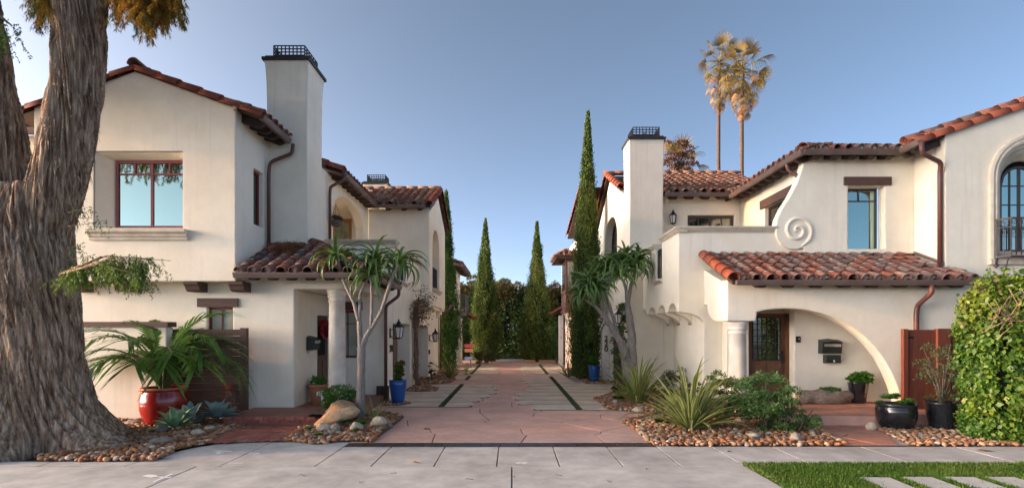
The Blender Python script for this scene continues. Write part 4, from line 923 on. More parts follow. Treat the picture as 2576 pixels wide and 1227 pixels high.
# upper front wall: S-curved edge ending in a scroll
S = [(2028, 380), (2024, 405), (2015, 435), (2004, 465), (1988, 495), (1970, 522), (1957, 550), (1952, 578), (1956, 600), (1968, 616), (1986, 626), (2005, 627), (2022, 622), (2023, 664)]
SL = [(gx(a, YM), gz(b, YM)) for a, b in S]
x0, x1, z0, z1 = gx(2133, YM), gx(2228, YM), gz(626, YM), gz(468, YM)
mb.front(YM, YM + .26, SL + [(9.6, gz(664, YM)), (9.6, 6.02), (SL[0][0], 6.02)], [[(x0, z0), (x1, z0), (x1, z1), (x0, z1)]])
mb.side(7.2, 7.45, [(YM + .26, 3.4), (17.0, 3.4), (17.0, 6.1), (YM + .26, 6.05)], [[(13.78, 4.0), (15.28, 4.0), (15.28, 5.34), (13.78, 5.34)]])
mb.front(16.95, 17.2, [(4.6, 3.0), (7.2, 3.0), (7.2, 6.12), (4.6, 6.12)], [[(5.55, 3.3), (7.02, 3.3), (7.02, 5.5), (5.55, 5.5)]])
mb.side(9.6, 9.9, [(12.2, 2.8), (YM + .25, 2.8), (YM + .25, 6.2), (12.2, 6.2)])
mb.build('upper_wall', STUCCO, RH)
# spiral of the scroll
c = Vector((gx(2004, YM), YM - .0, gz(580, YM))); mb = MB(); P, R_ = [], []
for k in range(60):
    t = k / 59; a = math.radians(-70) + t * math.radians(640); r = (.345 * (1 - t) ** 1.0 + .03); P.append(c + Vector((math.cos(a) * r, -.004 - .03 * t, math.sin(a) * r))); R_.append(.05 * (1 - .35 * t) if 3 < k else .02 + .01 * k)
mb.tube(P, R_, 8)
mb.build('scroll', STUCCO, RH)
# balcony parapet: front with the curved bracket end, side with scalloped foot
YP = 12.9
mb = MB()
cv = [(4.62 - .55 * math.cos(a), 2.0 + .27 * (1 - math.sin(a))) for a in np.linspace(math.pi / 2, 0, 8)]      # from the wall out to the lip
cv = [(4.62 - .56 * (1 - math.cos(t)), 2.0 + .28 * math.sin(t)) for t in np.linspace(0, math.pi / 2, 8)]
mb.front(YP, YP + .2, [(5.05, 0), (5.05, 2.6), (7.2, 2.6), (7.2, 4.20), (4.01, 4.20), (4.01, 2.31), (4.06, 2.30)] + cv[::-1] + [(4.62, 0)])
ys = [(13.1, 13.12), (13.77, 14.06), (14.75, 15.04), (15.74, 16.0)]; bot = [(13.1, 2.31)]
for (a, b), (c_, d) in zip(ys, ys[1:]):
    for t in np.linspace(math.pi, 0, 9): bot.append(((b + c_) / 2 + (c_ - b) / 2 * math.cos(t), 2.33 + .20 * math.sin(t)))
    bot.append((d, 2.31))
bot += [(16.2 + .2 * math.cos(t), 2.33 + .16 * math.sin(t)) for t in np.linspace(math.pi, math.pi / 2, 5)] + [(16.44, 2.49)]
mb.side(4.01, 4.21, bot + [(16.44, 4.12), (14.98, 4.12), (14.98, 3.24), (14.36, 3.24), (14.36, 4.20), (13.1, 4.20)])
for a, b in ((13.77, 14.06), (14.75, 15.04), (15.74, 16.0)): mb.front(a, b, [(4.215, 2.31)] + [(x, z) for x, z in cv[::-1] if x > 4.22] + [(4.615, 2.56), (4.215, 2.56)])
mb.box(4.211, 4.62, 13.1, 16.44, 2.565, 2.75)
mb.build('balcony_wall', STUCCO, RH)
for q_ in ((T((3.99, YP, 4.20)), gx(1957, YM) - 3.99, CAPP), (T((4.01, 14.36, 4.20)) @ FACE_L, 14.36 - 12.84, CAPP), (T((4.01, 16.42, 4.12)) @ FACE_L, 16.42 - 14.95, CAPP), (T((4.01, 15.02, 3.12)) @ FACE_L, .72, [(-.1, 0), (.03, 0), (.05, .05), (.10, .07), (.10, .115), (-.1, .115)])):
    mb = MB(); cap_run(mb, *q_); mb.build('moulded_cap', CAST, RH)
bars(RH, T((4.08, 14.97, 3.25)) @ FACE_L, .6, .82, 4, t=.013, scroll=True)
# lower walls
mb = MB()
mb.side(4.62, 4.9, [(13.1, 0), (15.03, 0), (15.03, 2.56), (13.1, 2.56)]); mb.box(4.98, 5.2, 15.031, 16.44, 0, 2.7)
mb.front(16.46, 16.7, [(4.64, 0), (5.2, 0), (5.2, 4), (4.64, 4)])
mb.side(3.62, 3.9, [(17.31, 0), (22.5, 0), (22.5, 6.1), (19.85, 7.35), (17.31, 6.25)], [[(17.4, .001), (19.95, .001), (19.95, 2.05), (17.4, 2.05)], [(18.5, 3.6), (20.9, 3.6)] + [(19.7 + 1.2 * math.cos(a), 5.2 + .8 * math.sin(a)) for a in np.linspace(0, math.pi, 15)]])
mb.front(19.95, 20.3, [(3.36, 0), (3.61, 0), (3.61, 2.12), (3.55, 2.1), (3.45, 2.02), (3.39, 1.93), (3.36, 1.8)])
mb.box(3.9, 4.4, 17.3, 17.4, 0, 3); mb.box(3.9, 4.4, 19.95, 20.1, 0, 3)
mb.box(3.95, 4.3, 18.3, 21.1, 3.3, 3.6); mb.front(20.9, 21.1, [(3.9, 3.6), (4.3, 3.6), (4.3, 6.2), (3.9, 6.2)])
mb.build('lower_wall', STUCCO, RH)
# arched porch
YA = 11.5
arch = [(1903, 785), (1920, 780), (1950, 776), (1990, 775), (2030, 779), (2070, 788), (2105, 801), (2140, 820), (2170, 842), (2198, 869), (2222, 900), (2242, 935), (2258, 972), (2268, 1005), (2275, 1035)]
AL = [(gx(a, YA), gz(b, YA)) for a, b in arch]
mb = MB()
mb.front(YA, YA + .34, [(4.62, 2.93), (4.62, gz(807, YA)), (gx(1900, YA), gz(807, YA)), (gx(1903, YA), gz(795, YA))] + AL + [(AL[-1][0] + .03, 0), (9.9, 0), (9.9, 2.93)])
q = [(11.84, 2.05), (12.06, 2.05)] + [(12.06 + .66 * math.sin(t), 2.05 + .42 * (1 - math.cos(t))) for t in np.linspace(.2, math.pi / 2, 8)] + [(YP - .002, 2.47), (YP - .002, 3.3), (11.84, 2.93)]
mb.side(4.62, 4.9, q)
mb.box(4.9, 9.6, 11.841, 12.9, 2.62, 2.8)
mb.box(6.48, 9.3, 12.3, 12.5, 0, 2.62); mb.box(5.05, 6.48, 12.78, 12.9, 0, 2.6); mb.box(6.48, 6.7, 12.5, 12.9, 0, 2.62); mb.box(5.051, 5.56, 12.6, 12.78, 0, 2.6)
# porch end wall behind the arch foot
mb.side(8.75, 9.0, [(11.842, 0), (12.3, 0), (12.3, 2.62), (11.842, 2.62)])
mb.build('porch_wall', STUCCO, RH)
column(gx(1855, 11.75), 11.75, TZ, gz(808, YA), .185).build('porch_column', CAST_PALE, RH)
# gabled right-hand front
YG = 11.9; xc, zs = gx(2594, YG), 5.22
hole = [(xc - .74, 3.42), (xc + .74, 3.42)] + [(xc + .74 * math.cos(a), zs + .74 * math.sin(a)) for a in np.linspace(0, math.pi, 21)]
mb = MB(); mb.front(YG, YG + .3, [(9.61, 0), (14.9, 0), (14.9, 6.2), (12.3, 7.10), (9.61, 6.2)], [hole]); mb.build('gable_wall', STUCCO, RH)
prof = [(.955, -.0), (.955, -.06), (.90, -.08), (.84, -.065), (.82, -.075), (.77, -.06), (.76, -.02), (.70, .0), (.66, .06), (.60, .10), (.46, .25), (.46, .30), (.73, .30), (.73, .002)]
pathA = [(xc - 1, 3.42, 'l'), (xc - 1, zs, 'l')]; mb = MB(); rows_ = []
def prow(f): return [f(r, d) for r, d in prof]
rows_.append(prow(lambda r, d: (xc - r, YG + d, 3.42))); rows_.append(prow(lambda r, d: (xc - r, YG + d, 4.3)))
for a in np.linspace(math.pi, 0, 25): rows_.append(prow(lambda r, d: (xc + r * math.cos(a), YG + d, zs + r * math.sin(a))))
rows_.append(prow(lambda r, d: (xc + r, YG + d, 3.42))); n = len(prof)
mb.add([p for r in rows_ for p in r], [(i * n + k, i * n + (k + 1) % n, i * n + n + (k + 1) % n, i * n + n + k) for i in range(len(rows_) - 1) for k in range(n)])
mb.box(xc - .96, xc + .96, YG - .09, YG + .2, 3.30, 3.42); mb.build('arch_surround', CAST, RH)
window(RH, T((xc - .46, YG + .27, 3.62)), .92, 1.95, DARKWIN, GLASS_SKY, (.27, .5, .73), (.30, .55, .77), fr=.055, bar=.02, arch=.46, partial=(.5,), name='french_window')
box_part('threshold', RH, CAST, xc - .6, xc + .6, YG + .12, YG + .295, 3.421, 3.62)
# wrought iron balcony
bal = link('iron_balcony', None, RH, T((xc, YG - .2, 3.47)))
mb = MB(); pl = [(xc - .85, YG - .09), (xc - .72, YG - .30), (xc + .72, YG - .30), (xc + .85, YG - .09)]; mb.plan(3.44, 3.47, pl); mb.build('floor', IRONB, bal)
for (a, b) in zip(pl, pl[1:]):
    d = Vector((b[0] - a[0], b[1] - a[1], 0)); ang = math.degrees(math.atan2(d.y, d.x)); bars(bal, T((a[0], a[1], 3.48)) @ RZ(ang), d.length, .80, max(2, int(d.length / .11)), m=IRONB, scroll=True)
mb = MB()
for sx in (-.75, .75): mb.tube([(xc + sx, YG - .28, 3.44), (xc + sx * .95, YG - .12, 3.1), (xc + sx * .9, YG - .02, 2.75)], .014, 6)
mb.tube([(xc - .85, YG - .09, 3.44), (xc - .86, YG - .08, 3.3)], .03, 6); mb.lathe([(.0, 3.2), (.05, 3.27), (.0, 3.33)], (xc - .86, YG - .09, 0), 6); mb.build('bracket', IRONB, bal)
# chimney
chimney(RH, 3.62, 4.63, 16.45, 17.30, 0, 7.70, .03)
# roofs
s5 = .42; yq, zq = 11.1, 2.86
roof5 = deck('porch_roof', RH, [(4.56, yq, zq), (9.7, yq, zq), (9.7, 11.88, zq + s5 * .78), (9.58, 11.89, zq + s5 * .79), (9.58, YM - .01, zq + s5 * (YM - yq)), (4.56, YM - .01, zq + s5 * (YM - yq))])
tiles(roof5, (4.62, yq, zq + .02), (1, 0, 0), (0, 1, s5), (0, -s5, 1), 18, 6, keep=lambda p: p.y < 12.62 and (p.x < 9.45 or p.y < 11.6))
run(roof5, (4.56, yq - .05, zq + .05), (4.56, YM - .02, zq + s5 * (YM - yq) + .06), (0, -s5, 1), RAKES, 'rake_tile', .36)
gutter(roof5, (4.62, yq + .01, zq + .02), (9.72, yq + .01, zq + .02), (0, -1, 0)); tails(roof5, (4.9, yq + .02, zq - .06), (9.6, yq + .02, zq - .06), (0, 1, 0), s5, 8, .45, .17, .12)
mb = MB(); mb.box(4.6, 9.59, YM - .07, YM - .011, zq + s5 * (YM - yq) + .06, zq + s5 * (YM - yq) + .10); mb.side(9.53, 9.59, [(11.9, 3.30), (12.74, 3.66), (12.74, 3.72), (11.9, 3.36)]); mb.build('flashing', GUTTER, roof5)
s6 = .34; ye, ze6, xs6 = 12.42, 5.99, 6.74
roof6 = deck('main_roof', RH, [(xs6, ye, ze6), (8.98, ye, ze6), (11.98, ye + 3.0, ze6 + s6 * 3.0), (9.74, ye + 3.0, ze6 + s6 * 3.0)])
deck('main_roof', RH, [(xs6, ye + .003, ze6), (9.74, ye + 3.003, ze6 + s6 * 3), (9.74, 20.5, ze6 + s6 * 3), (xs6, 17.5, ze6)])
tiles(roof6, (xs6 + .05, ye, ze6 + .02), (1, 0, 0), (0, 1, s6), (0, -s6, 1), 8, 3, keep=lambda p: p.x - xs6 > p.y - ye)
tiles(roof6, (xs6, 16.55, ze6 + .02), (0, -1, 0), (1, 0, s6), (-s6, 0, 1), 15, 3, u0=.1, keep=lambda p: p.y - ye > p.x - xs6)
run(roof6, (xs6 - .02, ye - .02, ze6 + .05), (xs6 + .55, ye + .55, ze6 + s6 * .55 + .06), (0, 0, 1), RIDGES, 'ridge_tile', .40)
gutter(roof6, (xs6, ye + .01, ze6 + .02), (9.0, ye + .01, ze6 + .02), (0, -1, 0)); gutter(roof6, (xs6 + .01, ye - .06, ze6 + .018), (xs6 + .01, 16.5, ze6 + .018), (-1, 0, 0))
tails(roof6, (xs6 + .15, ye + .02, ze6 - .07), (9.0, ye + .02, ze6 - .07), (0, 1, 0), s6, 5, .5, .15, .12); tails(roof6, (xs6 + .02, ye + .2, ze6 - .07), (xs6 + .02, 16.5, ze6 - .07), (1, 0, 0), s6, 10, .5, .12, .13)
s7 = .335; zpk = 5.99 + s7 * 3.32
roof7 = deck('gable_roof', RH, [(8.98, YG + .02, 6.0), (12.3, YG + .02, zpk), (12.3, 17, zpk), (8.98, 17, 6.0)]); deck('gable_roof', RH, [(12.302, YG + .02, zpk), (15.6, YG + .02, 6.0), (15.6, 17, 6.0), (12.302, 17, zpk)])
run(roof7, (8.93, YG + .03, 5.97), (12.3, YG + .03, zpk - .0), (-s7, 0, 1), RAKES, 'rake_tile', .44); run(roof7, (8.93, YG + .3, 6.11), (12.3, YG + .3, zpk + .15), (-s7, 0, 1), RIDGES, 'ridge_tile', .44)
tiles(roof7, (8.98, 12.45, 6.02), (0, -1, 0), (1, 0, s7), (-s7, 0, 1), 2, 3, u0=.1)
gutter(roof7, (8.99, 11.75, 6.02), (8.99, 12.5, 6.02), (-1, 0, 0)); tails(roof7, (9.0, 11.95, 5.92), (9.0, 12.5, 5.92), (1, 0, 0), s7, 2, .6, .12, .13)
s8 = .45; yf8, zf8, yr8 = 16.5, 6.06, 19.85; zr8 = zf8 + s8 * (yr8 - yf8)
zc8 = zf8 + s8 * (17.35 - yf8)
roof8 = deck('wing_roof', RH, [(4.66, yf8, zf8), (6.75, yf8, zf8), (8.6, yr8, zr8), (3.5, yr8, zr8), (3.5, 17.35, zc8), (4.66, 17.35, zc8)]); deck('wing_roof', RH, [(3.5, yr8 + .003, zr8), (8.6, yr8 + .003, zr8), (8.6, 22.9, zf8), (3.5, 22.9, zf8)])
tiles(roof8, (4.62, yf8, zf8 + .02), (1, 0, 0), (0, 1, s8), (0, -s8, 1), 13, 11, meshes=TILES_OLD, keep=lambda p: p.x < 6.85 + (p.y - yf8) * .75)
run(roof8, (3.52, 17.35, zc8 + .04), (3.52, yr8, zr8 + .05), (0, -s8, 1), RAKES, 'rake_tile', .42); run(roof8, (3.52, 22.9, zf8 + .04), (3.52, yr8, zr8 + .05), (0, s8, 1), RAKES, 'rake_tile', .42)
run(roof8, (4.77, yf8 - .03, zf8 + .05), (4.77, 17.4, zc8 + .07), (0, -s8, 1), RIDGES_OLD, 'ridge_tile', .42)
run(roof8, (3.4, yr8, zr8 + .06), (8.4, yr8, zr8 + .08), (0, 0, 1), RIDGES_OLD, 'ridge_tile', .42)
gutter(roof8, (4.7, yf8 + .01, zf8 + .02), (6.72, yf8 + .01, zf8 + .02), (0, -1, 0)); tails(roof8, (4.75, yf8 + .02, zf8 - .07), (6.75, yf8 + .02, zf8 - .07), (0, 1, 0), s8, 4, .5, .2, .12)
# openings
window(RH, T((x0 - .02, YM + .25, z0)), gx(2206, 13.07) - x0 + .02, z1 - z0, DARKWIN, GLASS_SKY, (.5,), (.80,), fr=.04, bar=.028, short=True)
box_part('lintel', RH, LINTEL, gx(2122, YM), gx(2240, YM), YM - .05, YM + .2, gz(467, YM) + .002, gz(446, YM))
cu = MB(); P = [(x1 - .30 + .03 * k, YM + .36 + .02 * (k % 2)) for k in range(9)]; cu.add([(a, b, z0) for a, b in P] + [(a, b, z1) for a, b in P], [(i, i + 1, 10 + i, 9 + i) for i in range(8)]); cu.build('curtain', CURTAIN, RH)
wn = window(RH, T((7.2 + .1, 15.28, 4.0)) @ FACE_L, 1.5, 1.34, DARKWIN, GLASS_DIM, (.34, .67), (.72,), fr=.05, bar=.03, partial=(.34, .67))
box_part('lintel', RH, LINTEL, 7.15, 7.35, 13.5, 15.5, 5.343, 5.58)
wn = window(RH, T((5.55, 17.02, 3.3)), 1.47, 2.2, DARKWIN, GLASS_DIM, (.25, .5, .75), (.4, .72), fr=.09, bar=.03, partial=(.5,), name='french_door')
window(RH, T((3.62 + .26, 20.9, 3.6)) @ FACE_L, 2.4, 2.4, DARKWIN, GLASS_DIM, (.33, .67), (.3, .58), fr=.07, bar=.03, arch=.8)
gd = link('garage_door', MB().box(0, 2.55, 0, .05, 0, 2.05).mesh('garage_door', GARAGE), RH, T((3.78, 19.95, .004)) @ FACE_L)
for i in range(5):
    for j in range(4): link('door_panel', MB().box(.05 + .5 * i, .49 + .5 * i, -.02, 0, .06 + .5 * j, .5 + .5 * j).mesh('door_panel', GARAGE), gd, W[gd])
# front door: glazed grid above two panels
dx = gx(1881, 12.68); dw = gx(1975, 12.68) - dx; dh = gz(788, 12.68) - TZ - .01
dr = link('door', MB().box(0, dw, .05, .1, 0, dh).mesh('door', DOORWOOD), RH, T((dx, 12.64, TZ + .008)))
box_part('door_frame', dr, DOORWOOD, -.05, 0, .03, .12, 0, dh, M=W[dr]); box_part('door_frame', dr, DOORWOOD, dw, dw + .04, -.1, .12, 0, dh, M=W[dr])
box_part('door_glass', dr, GLASS_DIM, .12, dw - .12, .04, .05, .93, dh - .1, M=W[dr])
for i in range(7): a = .12 + (dw - .24) * i / 6; box_part('door_bar', dr, IRON, a - .008, a + .008, .022, .04, .93, dh - .1, M=W[dr])
for j in range(8): a = .93 + (dh - 1.03) * j / 7; box_part('door_bar', dr, IRON, .12, dw - .12, .025, .038, a - .008, a + .008, M=W[dr])
for a, b in ((.1, dw / 2 - .04), (dw / 2 + .04, dw - .1)):
    pn = MB(); pn.box(a, b, .035, .05, .14, .80); pn.box(a + .05, b - .05, .02, .035, .2, .74); pn.build('door_panel', DOORWOOD, dr, W[dr])
mb = MB(); mb.box(dw - .09, dw - .045, .03, .05, .85, 1.15); mb.tube([(dw - .068, .03, 1.08), (dw - .068, -.02, 1.06), (dw - .068, -.02, .92), (dw - .068, .03, .9)], .009, 6); mb.build('handle', IRON, dr, W[dr])
# downspouts
pipe(RH, [(8.95, 11.72, 5.95), (8.96, 11.74, 5.72), (9.48, 11.86, 5.55), (9.53, 11.95, 5.35), (9.53, 11.95, 3.25)], .05)
pipe(RH, [(gx(2345, 11.05), 11.06, 2.78), (gx(2345, 11.05), 11.06, 2.62), (gx(2310, 11.4), 11.42, 2.38), (gx(2307, 11.42), 11.44, 2.2), (gx(2307, 11.42), 11.44, .2)], .05)
pipe(RH, [(xs6 - .04, 13.1, 5.93), (xs6 + .0, 13.1, 5.75), (gx(2003, 13.1), 12.98, gz(445, 13)), (gx(2005, 13.1), 12.98, gz(470, 13)), (gx(2005, 13.1), 12.98, 4.3)], .045)
# ================================================================== redwood gate
gt = thing('wood_gate', 'reddish brown plank gate between the arched porch and ivy hedge', 'gate', (8.7, 11.1, 0))
yg = 11.05; ga, gb = gx(2273, yg), gx(2356, yg)
for i in range(5): a = ga + .09 + (gb - ga - .09) * i / 5; box_part('plank', gt, GATEWOOD, a + .003, a + (gb - ga - .09) / 5 - .003, yg + .02, yg + .045, .05, gz(829, yg))
box_part('post', gt, GATEWOOD, ga, ga + .09, yg - .01, yg + .08, .02, gz(827, yg)); box_part('post', gt, GATEWOOD, gb, gb + .26, yg - .04, yg + .06, .02, gz(826, yg))
box_part('hinge', gt, IRON, ga + .04, ga + .22, yg + .012, yg + .02, 1.68, 1.72); box_part('plank', gt, GATEWOOD, gb + .265, gb + 1.2, yg, yg + .03, .05, gz(829, yg))
# ================================================================== houses farther up the drive
FL = thing('stucco_house', 'far house left of the drive, its eave and iron balcony showing behind the cypress', 'house', (-5, 30, 0))
mb = MB(); mb.box(-7.5, -3.05, 27.0, 31.5, 0, 5.2); mb.box(-3.05, -2.85, 30.2, 30.8, 0, 2.6); mb.build('wall', STUCCO_FAR, FL)
rf = deck('roof', FL, [(-2.55, 26.5, 5.2), (-2.55, 31.9, 5.2), (-5.5, 31.9, 6.3), (-5.5, 26.5, 6.3)]); tiles(rf, (-2.55, 31.9, 5.22), (0, -1, 0), (-1, 0, .37), (.37, 0, 1), 19, 2, meshes=TILES_OLD, u0=.1); gutter(rf, (-2.57, 26.5, 5.22), (-2.57, 31.9, 5.22), (1, 0, 0)); tails(rf, (-2.6, 27, 5.12), (-2.6, 31.8, 5.12), (-1, 0, 0), .37, 10, .45, .1, .1)
r9 = deck('small_roof', FL, [(-2.1, 29.4, 2.55), (-2.1, 31.2, 2.55), (-3.05, 31.2, 2.95), (-3.05, 29.4, 2.95)]); tiles(r9, (-2.1, 31.2, 2.57), (0, -1, 0), (-1, 0, .42), (.42, 0, 1), 6, 3, u0=.1, meshes=[tile_mesh('tile', RAKE, 0)])
bp = link('balcony', None, FL, T((-2.8, 30, 3)))
box_part('floor', bp, GREYRAIL, -3.05, -2.5, 28.8, 31.0, 2.72, 2.80)
bars(bp, T((-3.05, 28.82, 2.8)), .54, 1.05, 5, m=GREYRAIL, t=.014, scroll=True); bars(bp, T((-2.51, 28.82, 2.8)) @ RZ(90), 2.1, 1.05, 16, m=GREYRAIL, t=.012)
FR = thing('stucco_house', 'far house right of the drive with a dark wooden bay behind the tall cypress', 'house', (5, 29, 0))
mb = MB(); mb.box(3.15, 8, 23.2, 34, 0, 6.4); mb.box(2.5, 2.75, 28.6, 28.9, 0, 2.7); mb.box(2.75, 3.148, 27.4, 27.6, 0, 2.9); mb.build('wall', STUCCO_FAR, FR)
rf = deck('roof', FR, [(2.72, 20.9, 7.45), (8, 20.9, 7.45), (8, 26.3, 6.45), (2.72, 26.3, 6.45)]); run(rf, (2.74, 26.3, 6.5), (2.74, 20.9, 7.5), (0, .2, 1), RAKES, 'rake_tile', .45)
by = link('bay', None, FR, T((2.9, 27.5, 3)))
mb = MB(); mb.box(2.66, 3.149, 26.6, 28.6, 2.95, 5.45); mb.box(2.62, 3.1, 26.56, 28.64, 3.75, 3.85); mb.box(2.60, 3.12, 26.54, 28.66, 2.8, 2.95); mb.build('bay_panel', BROWNWOOD, by)
for i in range(3): box_part('pane', by, GLASS_DIM, 2.645, 2.66, 26.72 + .62 * i, 27.22 + .62 * i, 3.95, 5.3)
box_part('pane', by, GLASS_DIM, 2.76, 3.05, 26.585, 26.6, 3.95, 5.3)
mb = MB(); c0 = [(2.15, 26.1, 5.44), (3.2, 26.1, 5.44), (3.2, 29.2, 5.44), (2.15, 29.2, 5.44)]; c1 = [(x, y, 5.51) for x, y, z in c0]; c2 = [(2.78, 27.1, 5.93), (3.2, 27.1, 5.93), (3.2, 28.3, 5.93), (2.78, 28.3, 5.93)]
mb.add(c0 + c1 + c2, [(3, 2, 1, 0)] + [(4 * r + i, 4 * r + (i + 1) % 4, 4 * r + 4 + (i + 1) % 4, 4 * r + 4 + i) for r in range(2) for i in range(4)] + [(8, 9, 10, 11)]); rr = mb.build('bay_roof', RAFTER, FR)
tiles(rr, (2.15, 26.1, 5.53), (1, 0, 0), (0, 1, .42), (0, -.42, 1), 4, 3, meshes=TILES_OLD, u0=.12, keep=lambda p: p.x - 2.2 > (p.y - 26.05) * .6)
tiles(rr, (2.15, 29.1, 5.53), (0, -1, 0), (1, 0, .66), (-.66, 0, 1), 10, 2, meshes=TILES_OLD, u0=.2, keep=lambda p: p.y - 26.2 > (p.x - 2.15) * 1.4)
r10 = deck('small_roof', FR, [(2.2, 28.9, 2.75), (3.0, 28.9, 3.2), (3.0, 30.4, 3.2), (2.2, 30.4, 2.75)]); tiles(r10, (2.2, 30.4, 2.78), (0, -1, 0), (1, 0, .56), (-.56, 0, 1), 5, 3, u0=.1, meshes=[tile_mesh('tile', RAKE, 0)])
pipe(FR, [(2.78, 28.55, 2.7), (2.78, 28.55, .1)], .05)

# ================================================================== plants
rp = random.Random(21)
def blade(name, L, w_, phi0, bend, mats, n=8, power=1.4, peak=.35, margin=0.0, keel=.25, thick=0, base=.5, tipw=0.0):
    """a strap leaf: starts at angle phi0 from upright and bends over by bend; x is outwards"""
    mb = MB(); p = Vector((0, 0, 0)); rows = []; ds = L / n
    for i in range(n + 1):
        t = i / n; phi = phi0 + bend * t ** power
        wd = w_ * (base + (1 - base) * min(1, t / peak)) if t < peak else w_ * max(tipw, (1 - ((t - peak) / (1 - peak)) ** 2.2))
        wd = max(wd, w_ * .03); nrm = Vector((-math.cos(phi), 0, math.sin(phi))); k = wd * keel
        cols = [(-.5, .0), (-.5 + margin, -.15), (0, -1), (.5 - margin, -.15), (.5, 0)] if margin else [(-.5, 0), (0, -1), (.5, 0)]
        rows.append([p + Vector((0, wd * c, 0)) - nrm * (-k) * (1 + d) * 0 + nrm * (k * (1 + d)) for c, d in cols])
        p = p + Vector((math.sin(phi), 0, math.cos(phi))) * ds
    m = len(rows[0]); V = [q for r in rows for q in r]
    for i in range(n):
        for j in range(m - 1): mb.add([], [])
    Fs = [(i * m + j, i * m + j + 1, (i + 1) * m + j + 1, (i + 1) * m + j) for i in range(n) for j in range(m - 1)]
    mb.add(V, Fs, 0, True)
    if margin: mb.m = [1 if (f % (m - 1)) in (0, m - 2) else 0 for f in range(len(Fs))]
    me = bpy.data.meshes.new(name); me.from_pydata(mb.v, [], mb.f)
    for q in mats: me.materials.append(q)
    me.polygons.foreach_set('material_index', mb.m); me.polygons.foreach_set('use_smooth', [True] * len(Fs)); me.update()
    if thick: pass
    return me
def rosette(parent, at, meshes, n, tilt=(0, 60), sc=(.8, 1.1), name='leaf', axis=None, spread=.02):
    ga = 2.39996; base = T(Vector(at)) @ (axis or I4)
    for i in range(n):
        t = i / max(1, n - 1); az = i * ga + rp.uniform(-.3, .3); tl = math.radians(tilt[0] + (tilt[1] - tilt[0]) * t ** .8 + rp.uniform(-6, 6)); s = rp.uniform(*sc)
        M = base @ Matrix.Rotation(az, 4, 'Z') @ T((spread * (1 - .0 * t), 0, -.0 * t)) @ Matrix.Rotation(tl, 4, 'Y') @ Matrix.Rotation(rp.uniform(-.25, .25), 4, 'Z') @ Matrix.Scale(s, 4)
        link(name, rp.choice(meshes), parent, M)
# strap-leaved flax
FLAXM = [blade('leaf', 1.0, .05, 0, b, [PHOR, PHORY], 9, pw, .4, margin=.2, keel=.3) for b, pw in ((.5, 1.6), (.9, 2.0), (1.5, 2.6), (.3, 1.2), (2.0, 3.0))]
def flax(at, label, n=60, s=1.0, tilt=(2, 48), rz=0):
    t = thing('flax_plant', label, 'flax plant', at, 'striped flax plants'); rosette(t, Vector(at), FLAXM, n, tilt, (.6 * s, 1.08 * s), spread=.05 * s); return t
flax((gx(1132, 21.0), 21.0, ZB), 'striped flax clump in front of the left cypress', 46, .95, (2, 60))
flax((gx(1172, 22.8), 22.8, ZB), 'smaller flax tuft behind the left striped flax', 26, .6, (5, 70))
flax((gx(1430, 21.4), 21.4, ZB), 'flax clump at the foot of the tall right cypress', 40, .85, (2, 65))
flax((gx(1605, 13.4), 13.4, ZB), 'upright striped flax beside the right tree aloe', 90, 1.3, (0, 58))
flax((gx(1738, 9.85), 9.85, ZB), 'large striped flax nearest the sidewalk in the right bed', 110, 1.35, (0, 70))
flax((gx(944, 10.8), 10.8, ZB), 'small yellow striped flax beside the left tree aloe', 20, .58, (4, 75))
# tree aloes
ALM = [blade('leaf', 1.0, .10, .15, b, [ALOE], 10, 1.15, .12, keel=.35, base=.9) for b in (2.1, 2.5, 2.9, 1.8)]
def aloe_tree(at, label, limbs, heads, leaf, seed):
    rp.seed(seed); t = thing('tree_aloe', label, 'tree aloe', at, 'tree aloes'); mb = MB()
    for P_, R_ in limbs:
        P_ = [Vector(p) for p in P_]; Q, S_ = [], []
        for i in range(len(P_) - 1):
            for k in range(5): u = k / 5; Q.append(P_[i].lerp(P_[i + 1], u) + Vector((rp.uniform(-1, 1), rp.uniform(-1, 1), 0)) * R_[i] * .08); S_.append(R_[i] + (R_[i + 1] - R_[i]) * u)
        Q.append(P_[-1]); S_.append(R_[-1]); mb.tube(Q, [r * rp.uniform(.94, 1.06) for r in S_], 12)
    mb.build('trunk', ALOEBARK, t)
    for (p, d, s) in heads:
        d = Vector(d).normalized(); q = d.to_track_quat('Z', 'Y').to_matrix().to_4x4(); p = Vector(p)
        c = MB(); c.tube([p - d * .14, p + d * .10], [.05, .025], 8); hd = c.build('rosette', ALOEBARK, t)
        rosette(hd, p - d * .02, ALM, 34, (-8, 80), (.78 * leaf * s, 1.15 * leaf * s), axis=q, spread=.02)
    return t
Ya = 11.0; A = lambda x, y, d=0: tuple(pt(x, y, Ya + d))
aloe_tree(gp(906, 1058), 'grey forked tree aloe by the left porch column', [
    ([A(906, 1062), A(906, 1030), A(908, 980), A(909, 930), A(909, 872)], [.125, .10, .085, .075, .085]),
    ([A(909, 885), A(905, 840), A(904, 807)], [.065, .05, .052]), ([A(904, 810), A(890, 760), A(866, 710), A(853, 668)], [.045, .036, .032, .03]),
    ([A(904, 810), A(905, 770), A(906, 740, .15), A(930, 690, .2), A(944, 672, .2)], [.04, .036, .03, .028, .026]),
    ([A(909, 880), A(920, 848), A(932, 827)], [.07, .058, .05]), ([A(932, 830), A(935, 780), A(935, 735), A(934, 705)], [.036, .03, .028, .026]),
    ([A(932, 830), A(958, 785), A(975, 735), A(990, 690), A(998, 672)], [.042, .04, .038, .034, .03])],
    [(A(848, 650), (-.15, -.1, 1), 1.0), (A(946, 655, .2), (.0, 0, 1), 1.05), (A(934, 690), (0, -.35, 1), 1.0), (A(1002, 662), (.15, 0, 1), 1.05)], .70, 5)
Ya = 15.3
